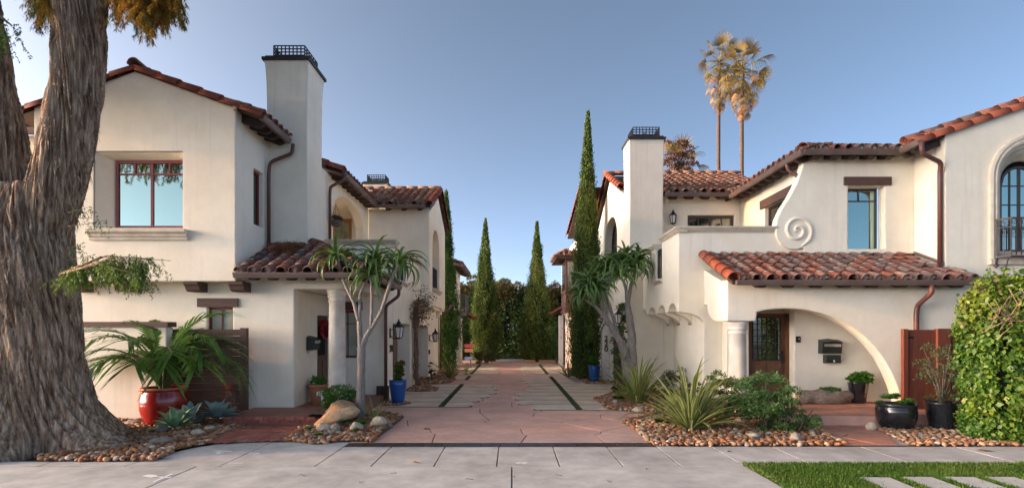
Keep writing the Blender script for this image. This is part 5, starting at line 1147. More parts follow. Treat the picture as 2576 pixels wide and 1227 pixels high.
aloe_tree((gx(1580, 15.3), 15.3, ZB), 'tall leaning tree aloe in front of number 220', [
    ([A(1586, 995), A(1584, 960), A(1580, 930), A(1572, 890), A(1562, 858)], [.21, .19, .17, .13, .12]),
    ([A(1585, 960), A(1592, 900), A(1590, 850), A(1584, 800), A(1578, 760)], [.13, .12, .11, .10, .08]),
    ([A(1562, 862), A(1540, 825), A(1520, 795), A(1500, 772), A(1488, 755)], [.10, .085, .07, .055, .045]),
    ([A(1556, 845), A(1540, 790, .2), A(1525, 745, .2), A(1515, 700, .2)], [.055, .05, .04, .035]),
    ([A(1524, 800), A(1512, 760), A(1500, 725)], [.05, .04, .035]),
    ([A(1578, 765), A(1574, 720), A(1560, 690)], [.05, .042, .036]), ([A(1578, 765), A(1588, 715), A(1598, 680)], [.06, .05, .04]),
    ([A(1500, 772), A(1480, 760), A(1468, 750)], [.04, .035, .03])],
    [(A(1466, 738), (-.5, -.2, .9), .95), (A(1484, 712), (-.3, -.3, 1), 1), (A(1500, 730), (-.2, -.5, .8), .95), (A(1502, 690, .2), (-.3, 0, 1), 1.0), (A(1526, 672, .2), (-.1, -.2, 1), 1.0), (A(1553, 660), (0, -.2, 1), 1.05), (A(1575, 652, .2), (0, .1, 1), 1.0),
     (A(1602, 655), (.3, 0, 1), 1.05), (A(1592, 672, -.2), (.1, -.5, .9), 1.0), (A(1560, 690, -.25), (-.1, -.5, .8), .95)], .80, 6)
mb = MB(); so_ = thing('sucker_shoot', 'small yellowish aloe shoot on the right tree aloe trunk', 'aloe shoot', pt(1566, 905, 15.05)); rosette(so_, pt(1566, 905, 15.05), FLAXM, 14, (0, 70), (.3, .42), spread=.01)
# agaves
AGM = {m.name: [blade('leaf', 1.0, .33, .05, b, [m], 8, 1.5, .52, keel=.16, base=.55) for b in (.35, .6, .15)] for m in (AGAVE, AGAVEB)}
def agave(at, label, m, s, n=22):
    rp.seed(int(s * 1000)); t = thing('agave', label, 'agave', at, 'agaves in the pebble bed'); rosette(t, Vector(at) + Vector((0, 0, .06)), AGM[m.name], n, (8, 82), (.82 * s, 1.08 * s), spread=.03 * s * 2); return t
agave((gx(441, 9.75), 9.75, ZB), 'light green agave, lowest of the three by the red pot', AGAVE, .43, 22)
agave((gx(478, 10.15), 10.15, ZB), 'blue grey agave behind the light green agave', AGAVEB, .46, 22)
agave((gx(549, 10.35), 10.35, ZB + .08), 'blue green agave standing apart before the slat fence', AGAVEB, .40, 20)
# low green succulent rosettes
def leafball(n, c, r, L, w_, out=.8, up=.3, flat=1.0, shell=.55):
    D = unit(rng.normal(size=(n, 3))); D[:, 2] = np.abs(D[:, 2]) * (1 if flat else 1); rad = (shell + (1 - shell) * rng.random(n)) ** .7
    P = np.asarray(c) + D * rad[:, None] * np.asarray(r); dd = unit(D * out + [0, 0, up] + rng.normal(size=(n, 3)) * .35); return leaves(P, dd, rng.uniform(.7, 1.2, n) * L, w_ * rng.uniform(.8, 1.2, n), N=np.cross(dd, rng.normal(size=(n, 3))), fold=.12)
def succulent(at, r, label, m=SUCC, n=150, L=.07, w_=.03, name='succulent'):
    n = int(n); i = np.arange(n); a = i * 2.39996; t = i / n; tl = .15 + 1.25 * t; D = np.stack([np.cos(a) * np.sin(tl), np.sin(a) * np.sin(tl), np.cos(tl)], 1)
    k = 3 if r > .09 else 1; Vs = []; var = []
    for q in range(k):
        o_ = np.array([rng.uniform(-.5, .5) * r, rng.uniform(-.4, .4) * r, 0]) if k > 1 else np.zeros(3); s = r / (1.6 if k > 1 else 1.1)
        V, Q = leaves(np.asarray(at) + o_ + [0, 0, .03] + D * .01, D + [0, 0, .1], s * (.5 + .6 * t), s * .32, N=np.cross(D, np.stack([-np.sin(a), np.cos(a), 0 * a], 1)), fold=-.08); Vs.append((V, Q)); var.append(np.clip(1 - t + rng.normal(size=n) * .15, 0, 1))
    V, Q = join(Vs); return tag(link(name, fastmesh(name, V, Q, m, np.concatenate(var))), label, 'succulent', 'low succulents in the beds')
succulent(gp(778, 1084), .13, 'bright green succulent at the left corner of the boulder bed', n=90)
succulent(gp(863, 1082) + Vector((0, .1, .1)), .15, 'green succulent in front of the slanting tan boulder', n=90)
succulent(gp(908, 1076) + Vector((0, 0, .05)), .15, 'green succulent at the foot of the left tree aloe', n=90)
succulent(gp(897, 1092) + Vector((0, 0, .04)), .09, 'tiny green rosette between pebbles below the tree aloe', n=50)
succulent(gp(805, 1104) + Vector((0, 0, .04)), .10, 'flat green rosette near the front edge of the boulder bed', n=50)
succulent(gp(620, 1052) + Vector((0, 0, .03)), .15, 'green rosette beside the brick platform and fence post', n=90)
succulent(gp(820, 1058) + Vector((0, 0, .08)), .16, 'broad green succulent behind the dark rosette', n=90)
succulent(gp(796, 1070) + Vector((0, 0, .12)), .18, 'dark purple rosette at the end of the brick step', AEON, n=110)
succulent(gp(1668, 1070) + Vector((0, 0, .03)), .20, 'dark green strappy tuft beside the large flax', DARKSHRUB, n=90)
succulent(gp(1557, 1008) + Vector((0, 0, .03)), .22, 'green succulent cluster at the foot of the right tree aloe', n=110)
succulent(gp(378, 1062) + Vector((-.2, .3, .0)), .10, 'small green tuft between the tree root and red pot', n=40)
# leafy shrubs
def shrub(at, r, label, m=SHRUB, n=3000, L=.05, w_=.028, clumps=26, stems=6, cat='shrub', name='shrub', group=None, up=.3, shell=.3, zlift=.0):
    at = Vector(at); t = thing(name, label, cat, at, group); Vs, var = [], []; rx, ry, rz = r
    c0 = np.array([at.x, at.y, at.z + zlift + rz * .86])
    for k in range(clumps):
        d = unit(rng.normal(size=3)); c = c0 + d * np.array([rx, ry, rz]) * (.45 + .5 * rng.random()); cr = .30 * min(rx, rz) * rng.uniform(.7, 1.3)
        V, Q = leafball(n // clumps, c, (cr, cr, cr * .9), L, w_, up=up, shell=shell); Vs.append((V, Q)); nn = len(Q); var.append(np.clip(rng.normal(.25 + .45 * rng.random() + .2 * d[2], .18, nn), 0, 1))
    V, Q = join(Vs); V[:, 2] = np.maximum(V[:, 2], at.z + .004); link('foliage', fastmesh('foliage', V, Q, m, np.concatenate(var)), t)
    mb = MB()
    for k in range(stems):
        a = rp.uniform(0, 6.28); e = Vector((math.cos(a) * rx * .7, math.sin(a) * ry * .7, rz * rp.uniform(1.0, 1.8) + zlift)); mb.tube([at, at + e * .4 + Vector((0, 0, .1 * rz)), at + e], [.018, .012, .004], 5)
    if stems: mb.build('stems', TRUNK, t)
    return t
shrub((gx(1925, 9.7), 9.7, ZB), (.66, .55, .54), 'large rounded grey green shrub before the arched porch', SHRUB, 12000, .045, .028, 70, 9)
shrub((gx(2005, 9.5), 9.5, ZB), (.42, .34, .27), 'low spreading shrub by the salmon flagstone path', SHRUB, 2600, .035, .02, 24, 5)
shrub((gx(1823, 10.9), 10.9, ZB), (.42, .38, .56), 'upright glossy shrub beside the right porch column', SHRUB, 2600, .05, .03, 24, 6)
shrub((gx(1745, 12.0), 12.0, ZB), (.6, .45, .36), 'brownish shrub behind the large flax', DARKSHRUB, 2600, .04, .022, 24, 5)
shrub((gx(1700, 14.2), 14.2, ZB), (.42, .35, .44), 'dark feathery shrub against the right balcony wall', DARKSHRUB, 2200, .05, .018, 22, 5)
shrub((gx(1655, 11.9), 11.6, ZB), (.22, .22, .2), 'small reddish shrub between the two large flax plants', DARKSHRUB, 900, .035, .02, 12, 4)
shrub((gx(1560, 14.6), 14.6, ZB), (.2, .2, .28), 'small dark shrub at the paver edge by the right tree aloe', DARKSHRUB, 900, .045, .03, 12, 4)
shrub((gx(1087, 19.2), 19.2, ZB), (.16, .16, .38), 'thin twiggy shrub beside the second garage pier', DARKSHRUB, 500, .04, .025, 12, 6)
shrub((gx(1215, 31), 31, 0), (.78, .6, .44), 'clipped round shrub at the left far end of the drive', GREYSHRUB, 4200, .06, .04, 40, 4)
shrub((gx(1235, 31.6), 32.2, 0), (.5, .5, .3), 'low dark shrub at the foot of the left hedge cypress', DARKSHRUB, 1200, .07, .05, 20, 2)
shrub((gx(1402, 30.5), 31, 0), (.55, .5, 1.5), 'tall climbing greenery by the far right house corner', SHRUB, 3600, .09, .06, 40, 4)
shrub((gx(1175, 30), 29.9, 1.25), (.35, .3, .42), 'hanging vine below the far left tiled awning', FERN, 1400, .07, .04, 20, 2)
shrub((gx(852, 11.1), 11.1, .03), (.44, .28, .33), 'bright green feathery fern behind the tan boulders', FERN, 7000, .04, .014, 60, 4, cat='fern', name='fern', zlift=.06)
# red kangaroo paw
t = thing('kangaroo_paw', 'thin red flower stems in front of the slat fence', 'flower', gp(585, 1052)); mb = MB(); fl = []
for k in range(7):
    b = gp(585, 1052) + Vector((rp.uniform(-.15, .12), rp.uniform(-.1, .1), 0)); e = b + Vector((rp.uniform(-.18, .12), rp.uniform(-.1, .1), rp.uniform(.45, .75))); mb.tube([b, b.lerp(e, .5) + Vector((rp.uniform(-.05, .05), 0, .03)), e], .006, 4)
    for q in range(3):
        c = e + Vector((rp.uniform(-.08, .08), rp.uniform(-.04, .04), rp.uniform(-.08, .04))); fl.append(leafball(14, c, (.02, .02, .02), .045, .014, up=-.1))
mb.build('stem', TWIG, t); V, Q = join(fl); link('flowers', fastmesh('flowers', V, Q, REDFL, rng.random(len(Q))), t)
# cypresses
def cypress(at, H, R, label, n, m, prof=None, L=.13, lean=0):
    at = Vector(at); t = thing('cypress', label, 'cypress', at, 'tall cypress trees')
    def rad(u): return R * np.clip(np.minimum((.62 + u * 2.0), 1.0), 0, 1) * np.clip(1 - np.maximum(u - .22, 0) / .78, 0, 1) ** (prof or .82)
    nc = n // 55; u = rng.random(nc) ** 1.15 * .985; a = rng.uniform(0, 2 * math.pi, nc); bump = 1 + .12 * np.sin(a * 3 + u * 17 + at.x) + .08 * np.sin(a * 5 - u * 31 + at.y) + .13 * rng.normal(size=nc)
    r_ = rad(u) * bump * rng.uniform(.80, 1.02, nc); C = np.stack([r_ * np.cos(a) + lean * u * H, r_ * np.sin(a), u * H], 1)
    k = 55; P = np.repeat(C, k, 0); cr = (.035 + .27 * np.repeat(rad(u), k))[:, None]; off = rng.normal(size=(nc * k, 3)) * cr * [.55, .55, 1.5]; P = P + off
    out_ = np.repeat(np.stack([np.cos(a), np.sin(a), 0 * a], 1), k, 0); D = out_ * .35 + [0, 0, 1] + rng.normal(size=P.shape) * .30
    V, Q = leaves(P + np.array(at), D, L * rng.uniform(.6, 1.3, len(P)) * np.repeat(.45 + .55 * np.sqrt(1 - u), k), L * .26, N=rng.normal(size=P.shape)); V[:, 2] = np.maximum(V[:, 2], at.z + .15)
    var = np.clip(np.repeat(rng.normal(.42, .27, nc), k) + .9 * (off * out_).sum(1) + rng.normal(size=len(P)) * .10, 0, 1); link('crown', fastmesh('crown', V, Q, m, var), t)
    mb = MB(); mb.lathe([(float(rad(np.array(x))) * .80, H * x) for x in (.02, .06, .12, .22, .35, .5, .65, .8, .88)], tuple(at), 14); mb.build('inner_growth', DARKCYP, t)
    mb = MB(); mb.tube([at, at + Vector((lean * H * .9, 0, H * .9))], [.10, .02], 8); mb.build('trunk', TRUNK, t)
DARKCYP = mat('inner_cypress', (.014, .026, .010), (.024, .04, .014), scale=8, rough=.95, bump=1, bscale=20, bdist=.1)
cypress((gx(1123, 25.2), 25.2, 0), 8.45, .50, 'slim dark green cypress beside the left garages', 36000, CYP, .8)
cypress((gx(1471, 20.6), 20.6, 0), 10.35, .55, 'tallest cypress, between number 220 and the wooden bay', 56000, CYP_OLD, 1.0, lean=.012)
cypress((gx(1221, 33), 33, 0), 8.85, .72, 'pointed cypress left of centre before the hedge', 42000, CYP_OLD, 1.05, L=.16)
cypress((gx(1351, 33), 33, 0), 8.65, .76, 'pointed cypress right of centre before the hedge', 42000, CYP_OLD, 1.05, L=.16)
# tall hedge closing the drive
hg = thing('tall_hedge', 'tall dark hedge closing the far end of the drive', 'hedge', (0, 35.5, 0))
n = 60000; P = np.stack([rng.uniform(-8.5, 8.5, n), 35.0 + np.abs(rng.normal(size=n)) * .35 + .25 * np.sin(rng.uniform(-8.5, 8.5, n) * 2), rng.random(n) ** .9 * 5.0], 1)
den = np.sin(P[:, 0] * 3.1 + np.sin(P[:, 2] * 1.7) * 1.2) + np.sin(P[:, 0] * 7.3 + 1) * .6 + np.sin(P[:, 2] * 2.3 + P[:, 0]) * .5; P = P[(den > -1.1) | (P[:, 2] > 4.2)]; P[:, 2] += .12 * np.sin(P[:, 0] * 5) * (P[:, 2] > 4.5)
n = len(P); V, Q = leaves(P, rng.normal(size=(n, 3)) + [0, -.5, -.2], rng.uniform(.10, .2, n), .085); var = np.clip(rng.normal(.45, .22, n) + .15 * np.sin(P[:, 0] * 2 + P[:, 2]), 0, 1)
low = P[:, 2] < 4.0 + .4 * np.sin(P[:, 0] * 1.9) + .3 * rng.normal(size=n)
link('foliage', fastmesh('foliage', V.reshape(-1, 4, 3)[low].reshape(-1, 3), np.arange(4 * low.sum()).reshape(-1, 4), HEDGE, var[low]), hg); link('rusty_foliage', fastmesh('rusty_foliage', V.reshape(-1, 4, 3)[~low].reshape(-1, 3), np.arange(4 * (~low).sum()).reshape(-1, 4), HEDGETOP, var[~low]), hg)
mb = MB()
for k in range(30): x = -8 + k * .55 + rp.uniform(-.2, .2); mb.tube([(x, 35.4, 0), (x + rp.uniform(-.1, .1), 35.4, 2.5), (x + rp.uniform(-.3, .3), 35.5, 4.6)], [.05, .04, .02], 6)
mb.build('stems', TRUNK, hg)
n = 26000; P = np.stack([rng.uniform(-8.5, 8.5, n), rng.uniform(35.6, 36.6, n), rng.random(n) * 4.75], 1); V, Q = leaves(P, rng.normal(size=(n, 3)), .26, .17); link('foliage', fastmesh('foliage', V, Q, HEDGE, rng.random(n) * .5), hg)
tag(link('low_curb', MB().box(-1.05, .75, 33.6, 33.8, 0, .14).mesh('low_curb', WHITEP)), 'low white curb at the foot of the far hedge', 'curb')
# trees beyond the hedge
def far_tree(at, H, r, label, m, n=6000, L=.3):
    at = Vector(at); t = thing('tree', label, 'tree', at, 'trees beyond the hedge and roofs'); Vs, var = [], []
    for k in range(30):
        d = unit(rng.normal(size=3)); c = np.array([at.x, at.y, H - r[2]]) + d * np.array(r) * rng.uniform(.4, .95); cr = .33 * r[2] * rng.uniform(.6, 1.2); V, Q = leafball(n // 30, c, (cr * 1.2, cr, cr * .7), L, L * .5); Vs.append((V, Q)); var.append(np.clip(rng.normal(.35 + .3 * d[2] + .2 * rng.random(), .18, len(Q)), 0, 1))
    V, Q = join(Vs); link('crown', fastmesh('crown', V, Q, m, np.concatenate(var)), t); mb = MB(); mb.tube([at, (at.x, at.y, H - r[2])], [.2, .12], 8)
    for k in range(6): a = rp.uniform(0, 6.28); mb.tube([(at.x, at.y, H - 1.6 * r[2]), (at.x + math.cos(a) * r[0] * .7, at.y + math.sin(a) * r[1] * .7, H - r[2] * rp.uniform(.3, 1.0))], [.07, .02], 6)
    mb.build('trunk', TRUNK, t)
far_tree((gx(1190, 52), 52, 0), 7.1, (2.0, 2, 1.6), 'rounded tree behind the hedge left of centre', GREYSHRUB, 4000)
far_tree((gx(1255, 54), 54, 0), 7.2, (1.5, 1.5, 1.3), 'tree top showing between the two hedge cypresses', GREYSHRUB, 3000)
far_tree((gx(1405, 54), 54, 0), 6.4, (2.2, 2, 1.2), 'low tree top at the right end of the hedge', GREYSHRUB, 3000)
# reddish open tree behind the right wing
at = Vector((gx(1698, 30), 30, 0)); t = thing('tree', 'sparse reddish tree rising behind the right chimney', 'tree', at, 'trees beyond the hedge and roofs'); mb = MB(); Vs = []
mb.tube([at, at + Vector((0, 0, 8)), at + Vector((-.2, 0, 10.3))], [.18, .12, .06], 8)
for k in range(26):
    b = at + Vector((rp.uniform(-.2, .1), 0, rp.uniform(8.2, 10.6))); e = pt(rp.uniform(1672, 1745), rp.uniform(352, 445), 30 + rp.uniform(-.6, .6)); e = e if (e.z - 8.2) < 5 else e; mb.tube([b, b.lerp(e, .6) + Vector((0, 0, .1)), e], [.04, .025, .012], 5)
    Vs.append(leafball(90, e, (.26, .26, .16), .13, .06)); Vs.append(leafball(40, b.lerp(e, .75), (.2, .2, .15), .12, .05))
mb.build('trunk', TRUNK, t); V, Q = join(Vs); link('crown', fastmesh('crown', V, Q, leafmat('reddish_foliage', [(.11, .04, .02), (.17, .065, .03), (.10, .07, .03), (.22, .09, .04)], .35), rng.random(len(Q))), t)
# fan palms
def fan_mesh(name, m, L=1.0, segs=16, droop=.5, petiole=1.2, spread=2.3):
    mb = MB(); mb.tube([(0, 0, 0), (petiole * .5, 0, .03), (petiole, 0, 0)], [.03, .022, .016], 5)
    V, Fs = [], []
    for i in range(segs):
        a = -spread / 2 * 1.0 + spread * i / (segs - 1); ln = L * (.72 + .28 * math.cos(a)); dx, dy = math.cos(a), math.sin(a); w_ = spread * ln * .42 / segs
        b = len(V); 
        for s, wd, z in ((0, .012, 0), (.5, w_, -.02 - droop * .08), (.8, w_ * .65, -droop * .30), (1.0, .006, -droop * .75)):
            cx, cy = petiole + dx * ln * s * (1 - .12 * droop * (s > .9)), dy * ln * s; V += [(cx - dy * wd / 2, cy + dx * wd / 2, z), (cx + dy * wd / 2, cy - dx * wd / 2, z + (.03 if i % 2 else -.0) * s)]
        Fs += [(b + 2 * k, b + 2 * k + 1, b + 2 * k + 3, b + 2 * k + 2) for k in range(3)]
    mb.add(V, Fs); me = bpy.data.meshes.new(name); me.from_pydata(mb.v, [], mb.f); me.materials.append(m); me.update(); return me
FG = [fan_mesh('frond', FANG, .90, 15, d) for d in (.3, .7, 1.1)]; FDm = [fan_mesh('frond', FAND, .95, 18, d, spread=2.0) for d in (1.0, 1.5)]
def fan_palm(at, H, label, n=46, dead=34, bendx=0.0, s=1.0, skirt=1.0):
    at = Vector(at); t = thing('fan_palm', label, 'palm', at, 'fan palms'); mb = MB(); P = [at + Vector((bendx * math.sin(k / 12 * 2.2), 0, H * k / 12)) for k in range(13)]; mb.tube(P, [.19 - .07 * k / 12 + .012 * (k % 2) for k in range(13)], 10); mb.build('trunk', PALMTRUNK, t); top = P[-1]
    for i in range(n):
        a = i * 2.39996; el = math.radians(80 - 125 * (i / n) ** .85 + rp.uniform(-8, 8)); M = T(top + Vector((0, 0, .25 * (1 - i / n) * s))) @ Matrix.Rotation(a, 4, 'Z') @ Matrix.Rotation(-el, 4, 'Y') @ Matrix.Rotation(rp.uniform(-.6, .6), 4, 'X') @ Matrix.Scale(rp.uniform(.8, 1.1) * s, 4); link('frond', FG[0 if i < n * .4 else rp.choice((1, 2))], t, M)
    for i in range(dead):
        u = i / dead; a = i * 2.39996 + rp.uniform(-.4, .4); M = T(top + Vector((math.cos(a) * .10, math.sin(a) * .10, -.1 - 1.5 * skirt * u))) @ Matrix.Rotation(a, 4, 'Z') @ Matrix.Rotation(math.radians(28 + 44 * u + rp.uniform(-10, 10)), 4, 'Y') @ Matrix.Rotation(rp.uniform(-.6, .6), 4, 'X') @ Matrix.Scale(rp.uniform(.75, .98) * s * (1 - .42 * u), 4); link('frond', FG[2] if rp.random() < .55 * (1 - u) else rp.choice(FDm), t, M)
    return t
YPm = 45
fan_palm((gx(1824, YPm), YPm, 0), gz(160, YPm), 'left and thinner of the two tall fan palms', 30, 28, -.55, 1.0, 2.2)
fan_palm((gx(1878, YPm - 2), YPm - 2, 0), gz(178, YPm - 2), 'right and fuller of the two tall fan palms', 34, 34, -.38, 1.1, 2.0)
fan_palm((gx(1706, 33), 33, 0), gz(432, 33), 'short fan palm showing above the right wing roof', 26, 4, 0, .95, .3)
# potted kentia palm
def frond_mesh(name, L, bend, nl=26, ll=.42, seed=0):
    r_ = random.Random(seed); mb = MB(); P = []; p = Vector((0, 0, 0)); N_ = 16; phi = .05; pts_ = []
    for i in range(N_ + 1):
        t = i / N_; pts_.append(p.copy()); ph = phi + bend * t ** 1.9; p = p + Vector((math.sin(ph), 0, math.cos(ph))) * L / N_
    mb.tube(pts_, [.014 * (1 - .8 * i / N_) + .002 for i in range(N_ + 1)], 5); nr = len(mb.f); V, Fs = [], []
    for k in range(nl):
        t = .30 + .70 * k / (nl - 1); f = t * N_; i = min(N_ - 1, int(f)); b = pts_[i].lerp(pts_[i + 1], f - i); tg = (pts_[i + 1] - pts_[i]).normalized(); nm = Vector((-tg.z, 0, tg.x)); nm = nm if nm.z > 0 else -nm
        ln = ll * math.sin(math.pi * min(1, .18 + .8 * (1 - abs(t - .5) * 1.15))) * r_.uniform(.88, 1.08)
        for s in (-1, 1):
            d = (tg * (.75 + .5 * t) + Vector((0, s, 0)) * (1.0 - .3 * t) + nm * .22).normalized(); sd = d.cross(nm).normalized() * .5; b0 = len(V); q = b.copy(); w_ = .024
            for j, (u, wd) in enumerate(((0, .35), (.3, 1), (.65, .8), (1, .05))):
                c = b + d * ln * u + Vector((0, 0, -1)) * ln * (.38 * u * u) * r_.uniform(.8, 1.2); V += [c - sd * w_ * wd, c + sd * w_ * wd]
            Fs += [(b0 + 2 * j, b0 + 2 * j + 1, b0 + 2 * j + 3, b0 + 2 * j + 2) for j in range(3)]
    mb.add(V, Fs); me = bpy.data.meshes.new(name); me.from_pydata(mb.v, [], mb.f); me.materials.append(KSTEM); me.materials.append(KENTIA); me.polygons.foreach_set('material_index', [0] * nr + [1] * (len(mb.f) - nr)); me.update(); return me
KX, KY = gx(412, 10.5), 10.5; KB = Vector((KX, KY, .68)); rp.seed(4)
kp = thing('potted_palm', 'arching feather palm growing in the red glazed pot', 'palm', KB)
KM = [frond_mesh('frond', 1.0, b, 30, .50, i) for i, b in enumerate((1.2, 1.7, 2.1, 1.5))]
for i, (az, tl, s, k) in enumerate(((195, 32, 1.35, 1), (170, 48, 1.25, 2), (215, 62, 1.15, 1), (150, 20, 1.3, 0), (20, 10, 1.35, 0), (-10, 40, 1.3, 1), (5, 58, 1.25, 2), (-35, 42, 1.2, 1), (40, 30, 1.25, 1), (250, 40, 1.1, 2), (280, 55, 1.05, 1), (310, 48, 1.1, 2), (230, 22, 1.3, 3), (-20, 70, 1.0, 0), (185, 72, 1.05, 0), (80, 25, 1.2, 0), (120, 35, 1.2, 1), (205, 45, 1.3, 2), (-25, 30, 1.35, 1), (15, 75, 1.1, 1), (330, 62, 1.2, 1), (270, 25, 1.25, 1), (160, 62, 1.2, 1), (235, 55, 1.2, 2), (300, 30, 1.2, 2))):
    link('frond', KM[k], kp, T(KB + Vector((.03 * math.cos(i), .03 * math.sin(i), 0))) @ RZ(az) @ Matrix.Rotation(math.radians(tl * .52), 4, 'Y') @ Matrix.Rotation(rp.uniform(-.3, .3), 4, 'Z') @ Matrix.Scale(s * 1.28, 4))
mb = MB()
for k in range(6): a = k * 1.05; mb.tube([KB + Vector((.05 * math.cos(a), .05 * math.sin(a), -.1)), KB + Vector((.07 * math.cos(a), .07 * math.sin(a), .3))], [.035, .02], 6)
mb.build('stem', TRUNK, kp)
# ivy covered hedge at the right edge
iv = thing('ivy_hedge', 'tall ivy covered hedge with yellow green leaves beside the gate', 'hedge', (9.3, 9.5, 0))
HC, HA = np.array([9.82, 9.05]), np.array([1.98, .44])
def hedge_pts(n):
    f = rng.random(n); a = rng.uniform(-1, 1, n); x = np.where(f < .62, a, np.where(f < .84, -1.0, 1.0)); y = np.where(f < .62, np.where(f < .52, -1.0, 1.0), a)
    r_ = (np.abs(x * 1.0) ** 7 + np.abs(y) ** 7) ** (1 / 7); x, y = x / r_, y / r_
    z = rng.random(n) * 2.66; rr = np.where(z > 2.2, np.sqrt(np.clip(1 - ((z - 2.2) / .5) ** 2, 0.05, 1)), 1.0); wob = 1 + .05 * np.sin(x * 9 + z * 3) + .05 * np.sin(z * 5 + y * 2)
    return np.stack([HC[0] + x * HA[0] * (1 - (1 - rr) * .25) * (1 - .02 * np.sin(z * 2)), HC[1] + y * HA[1] * rr * wob, z], 1), np.stack([np.where(np.abs(x) > .97, np.sign(x), 0.1 * x), np.where(np.abs(x) > .97, .2 * y, y), np.where(z > 2.2, (z - 2.2) * 2.2, 0)], 1)
P, Nn = hedge_pts(21000); tp = rng.random((4500, 2)); P2 = np.stack([7.92 + tp[:, 0] * 3.8, 8.72 + tp[:, 1] * .75, 2.60 + .10 * np.sin(tp[:, 0] * 14) - .25 * np.clip(.12 - tp[:, 0], 0, 1) * 8 + rng.normal(size=4500) * .05], 1)
P = np.concatenate([P, P2]); Nn = unit(np.concatenate([Nn, np.tile([0, 0, 1.0], (4500, 1))])); n = len(P)
lump = np.sin(P[:, 0] * 7 + P[:, 2] * 5) * np.sin(P[:, 2] * 8 + P[:, 1] * 6); P = P + Nn * (rng.normal(size=n) * .06 + .09 * lump + .05 * np.sin(P[:, 0] * 3.1 + P[:, 2] * 2.2))[:, None]
D = Nn * .25 + [0, 0, -.55] + rng.normal(size=(n, 3)) * .55; V, Q = leaves(P, D, rng.uniform(.035, .12, n), rng.uniform(.035, .09, n), N=np.cross(unit(D), Nn + rng.normal(size=(n, 3)) * .4) * 0 + Nn + rng.normal(size=(n, 3)) * .45, fold=.10)
pat = np.sin(P[:, 0] * 2.2 + P[:, 2] * 1.3) + np.sin(P[:, 2] * 3.1 - P[:, 0] * 1.7 + 1); var = np.clip(rng.normal(.44, .20, n) + .12 * pat + .08 * lump, 0, 1)
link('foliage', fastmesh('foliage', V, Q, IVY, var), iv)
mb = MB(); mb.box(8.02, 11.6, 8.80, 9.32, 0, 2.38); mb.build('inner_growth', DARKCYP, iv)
mb = MB()
for k in range(14): a = pt(rp.uniform(2520, 2576), rp.uniform(740, 800), 8.56); mb.tube([a, a + Vector((rp.uniform(-.2, .2), -.05, rp.uniform(-.3, .1))), a + Vector((rp.uniform(-.4, .4), -.02, rp.uniform(-.5, .2)))], .006, 4)
mb.build('bare_stems', TWIG, iv)
# ================================================================== big old tree with shaggy bark
bt = thing('old_tree', 'huge forked tree with shaggy grey brown bark beside the left house', 'tree', (-7.5, 8.5, 0))
def bark(path, radii, seg, rowsn, flare=0, seed=0, amp=.045, twist=.35):
    P = [Vector(p) for p in path]; V = np.zeros(((rowsn + 1) * seg, 3)); 
    for i in range(rowsn + 1):
        f = i / rowsn * (len(P) - 1); k = min(len(P) - 2, int(f)); u = f - k; u2 = u * u * (3 - 2 * u)
        c = P[k].lerp(P[k + 1], u2 * .5 + u * .5); r = radii[k] + (radii[k + 1] - radii[k]) * u
        for j in range(seg):
            a = 2 * math.pi * j / seg; a2 = a + twist * c.z
            rr = r
            if flare: 
                h = math.exp(-c.z / .42); rr = r + flare * h * (.55 + .45 * math.cos(a * 5 + .6) * .8 + .25 * math.cos(a * 2 - .9)) 
            q = Vector((math.cos(a2) * 3.2, math.sin(a2) * 3.2, c.z * .55 + seed)); d = mnoise.noise(q * 1.0) * .8 + (min(1, abs(mnoise.noise(Vector((q.x * 2.1, q.y * 2.1, q.z * 1.5)))) * 3.4) - .75) * 1.0 + (min(1, abs(mnoise.noise(Vector((q.x * 4.2, q.y * 4.2, q.z * 2.4 + 9)))) * 3.0) - .7) * .5
            rr += amp * d; V[i * seg + j] = (c.x + math.cos(a) * rr, c.y + math.sin(a) * rr, c.z)
    i, j = np.meshgrid(np.arange(rowsn), np.arange(seg), indexing='ij'); j2 = (j + 1) % seg; Q = np.stack([i * seg + j, i * seg + j2, (i + 1) * seg + j2, (i + 1) * seg + j], -1).reshape(-1, 4); return V, Q
Yt = 8.5; B = lambda px, py, d=0: pt(px, py, Yt + d)
parts = [bark([B(80, 1122) - Vector((0, 0, .05)), B(82, 1060), B(84, 1000), B(84, 900), B(82, 800), B(80, 700), B(78, 620), B(80, 540), B(85, 470)], [.80, .74, .69, .63, .61, .575, .53, .48, .36], 260, 190, .85, 1.3, .07),
         bark([B(92, 660), B(105, 580), B(128, 500), B(158, 405), B(178, 310), B(194, 205), B(202, 100), B(204, 0), B(204, -120)], [.34, .37, .37, .36, .355, .345, .34, .34, .33], 200, 170, 0, 7.7, .052, .5),
         bark([B(62, 660), B(48, 590), B(28, 500), B(6, 400), B(-14, 300), B(-34, 200), B(-52, 90), B(-66, 0), B(-80, -120)], [.36, .35, .345, .335, .33, .325, .32, .31, .3], 160, 150, 0, 3.1, .06, -.3)]
V, Q = join(parts); link('trunk', fastmesh('trunk', V, Q, BARK, smooth=True), bt)
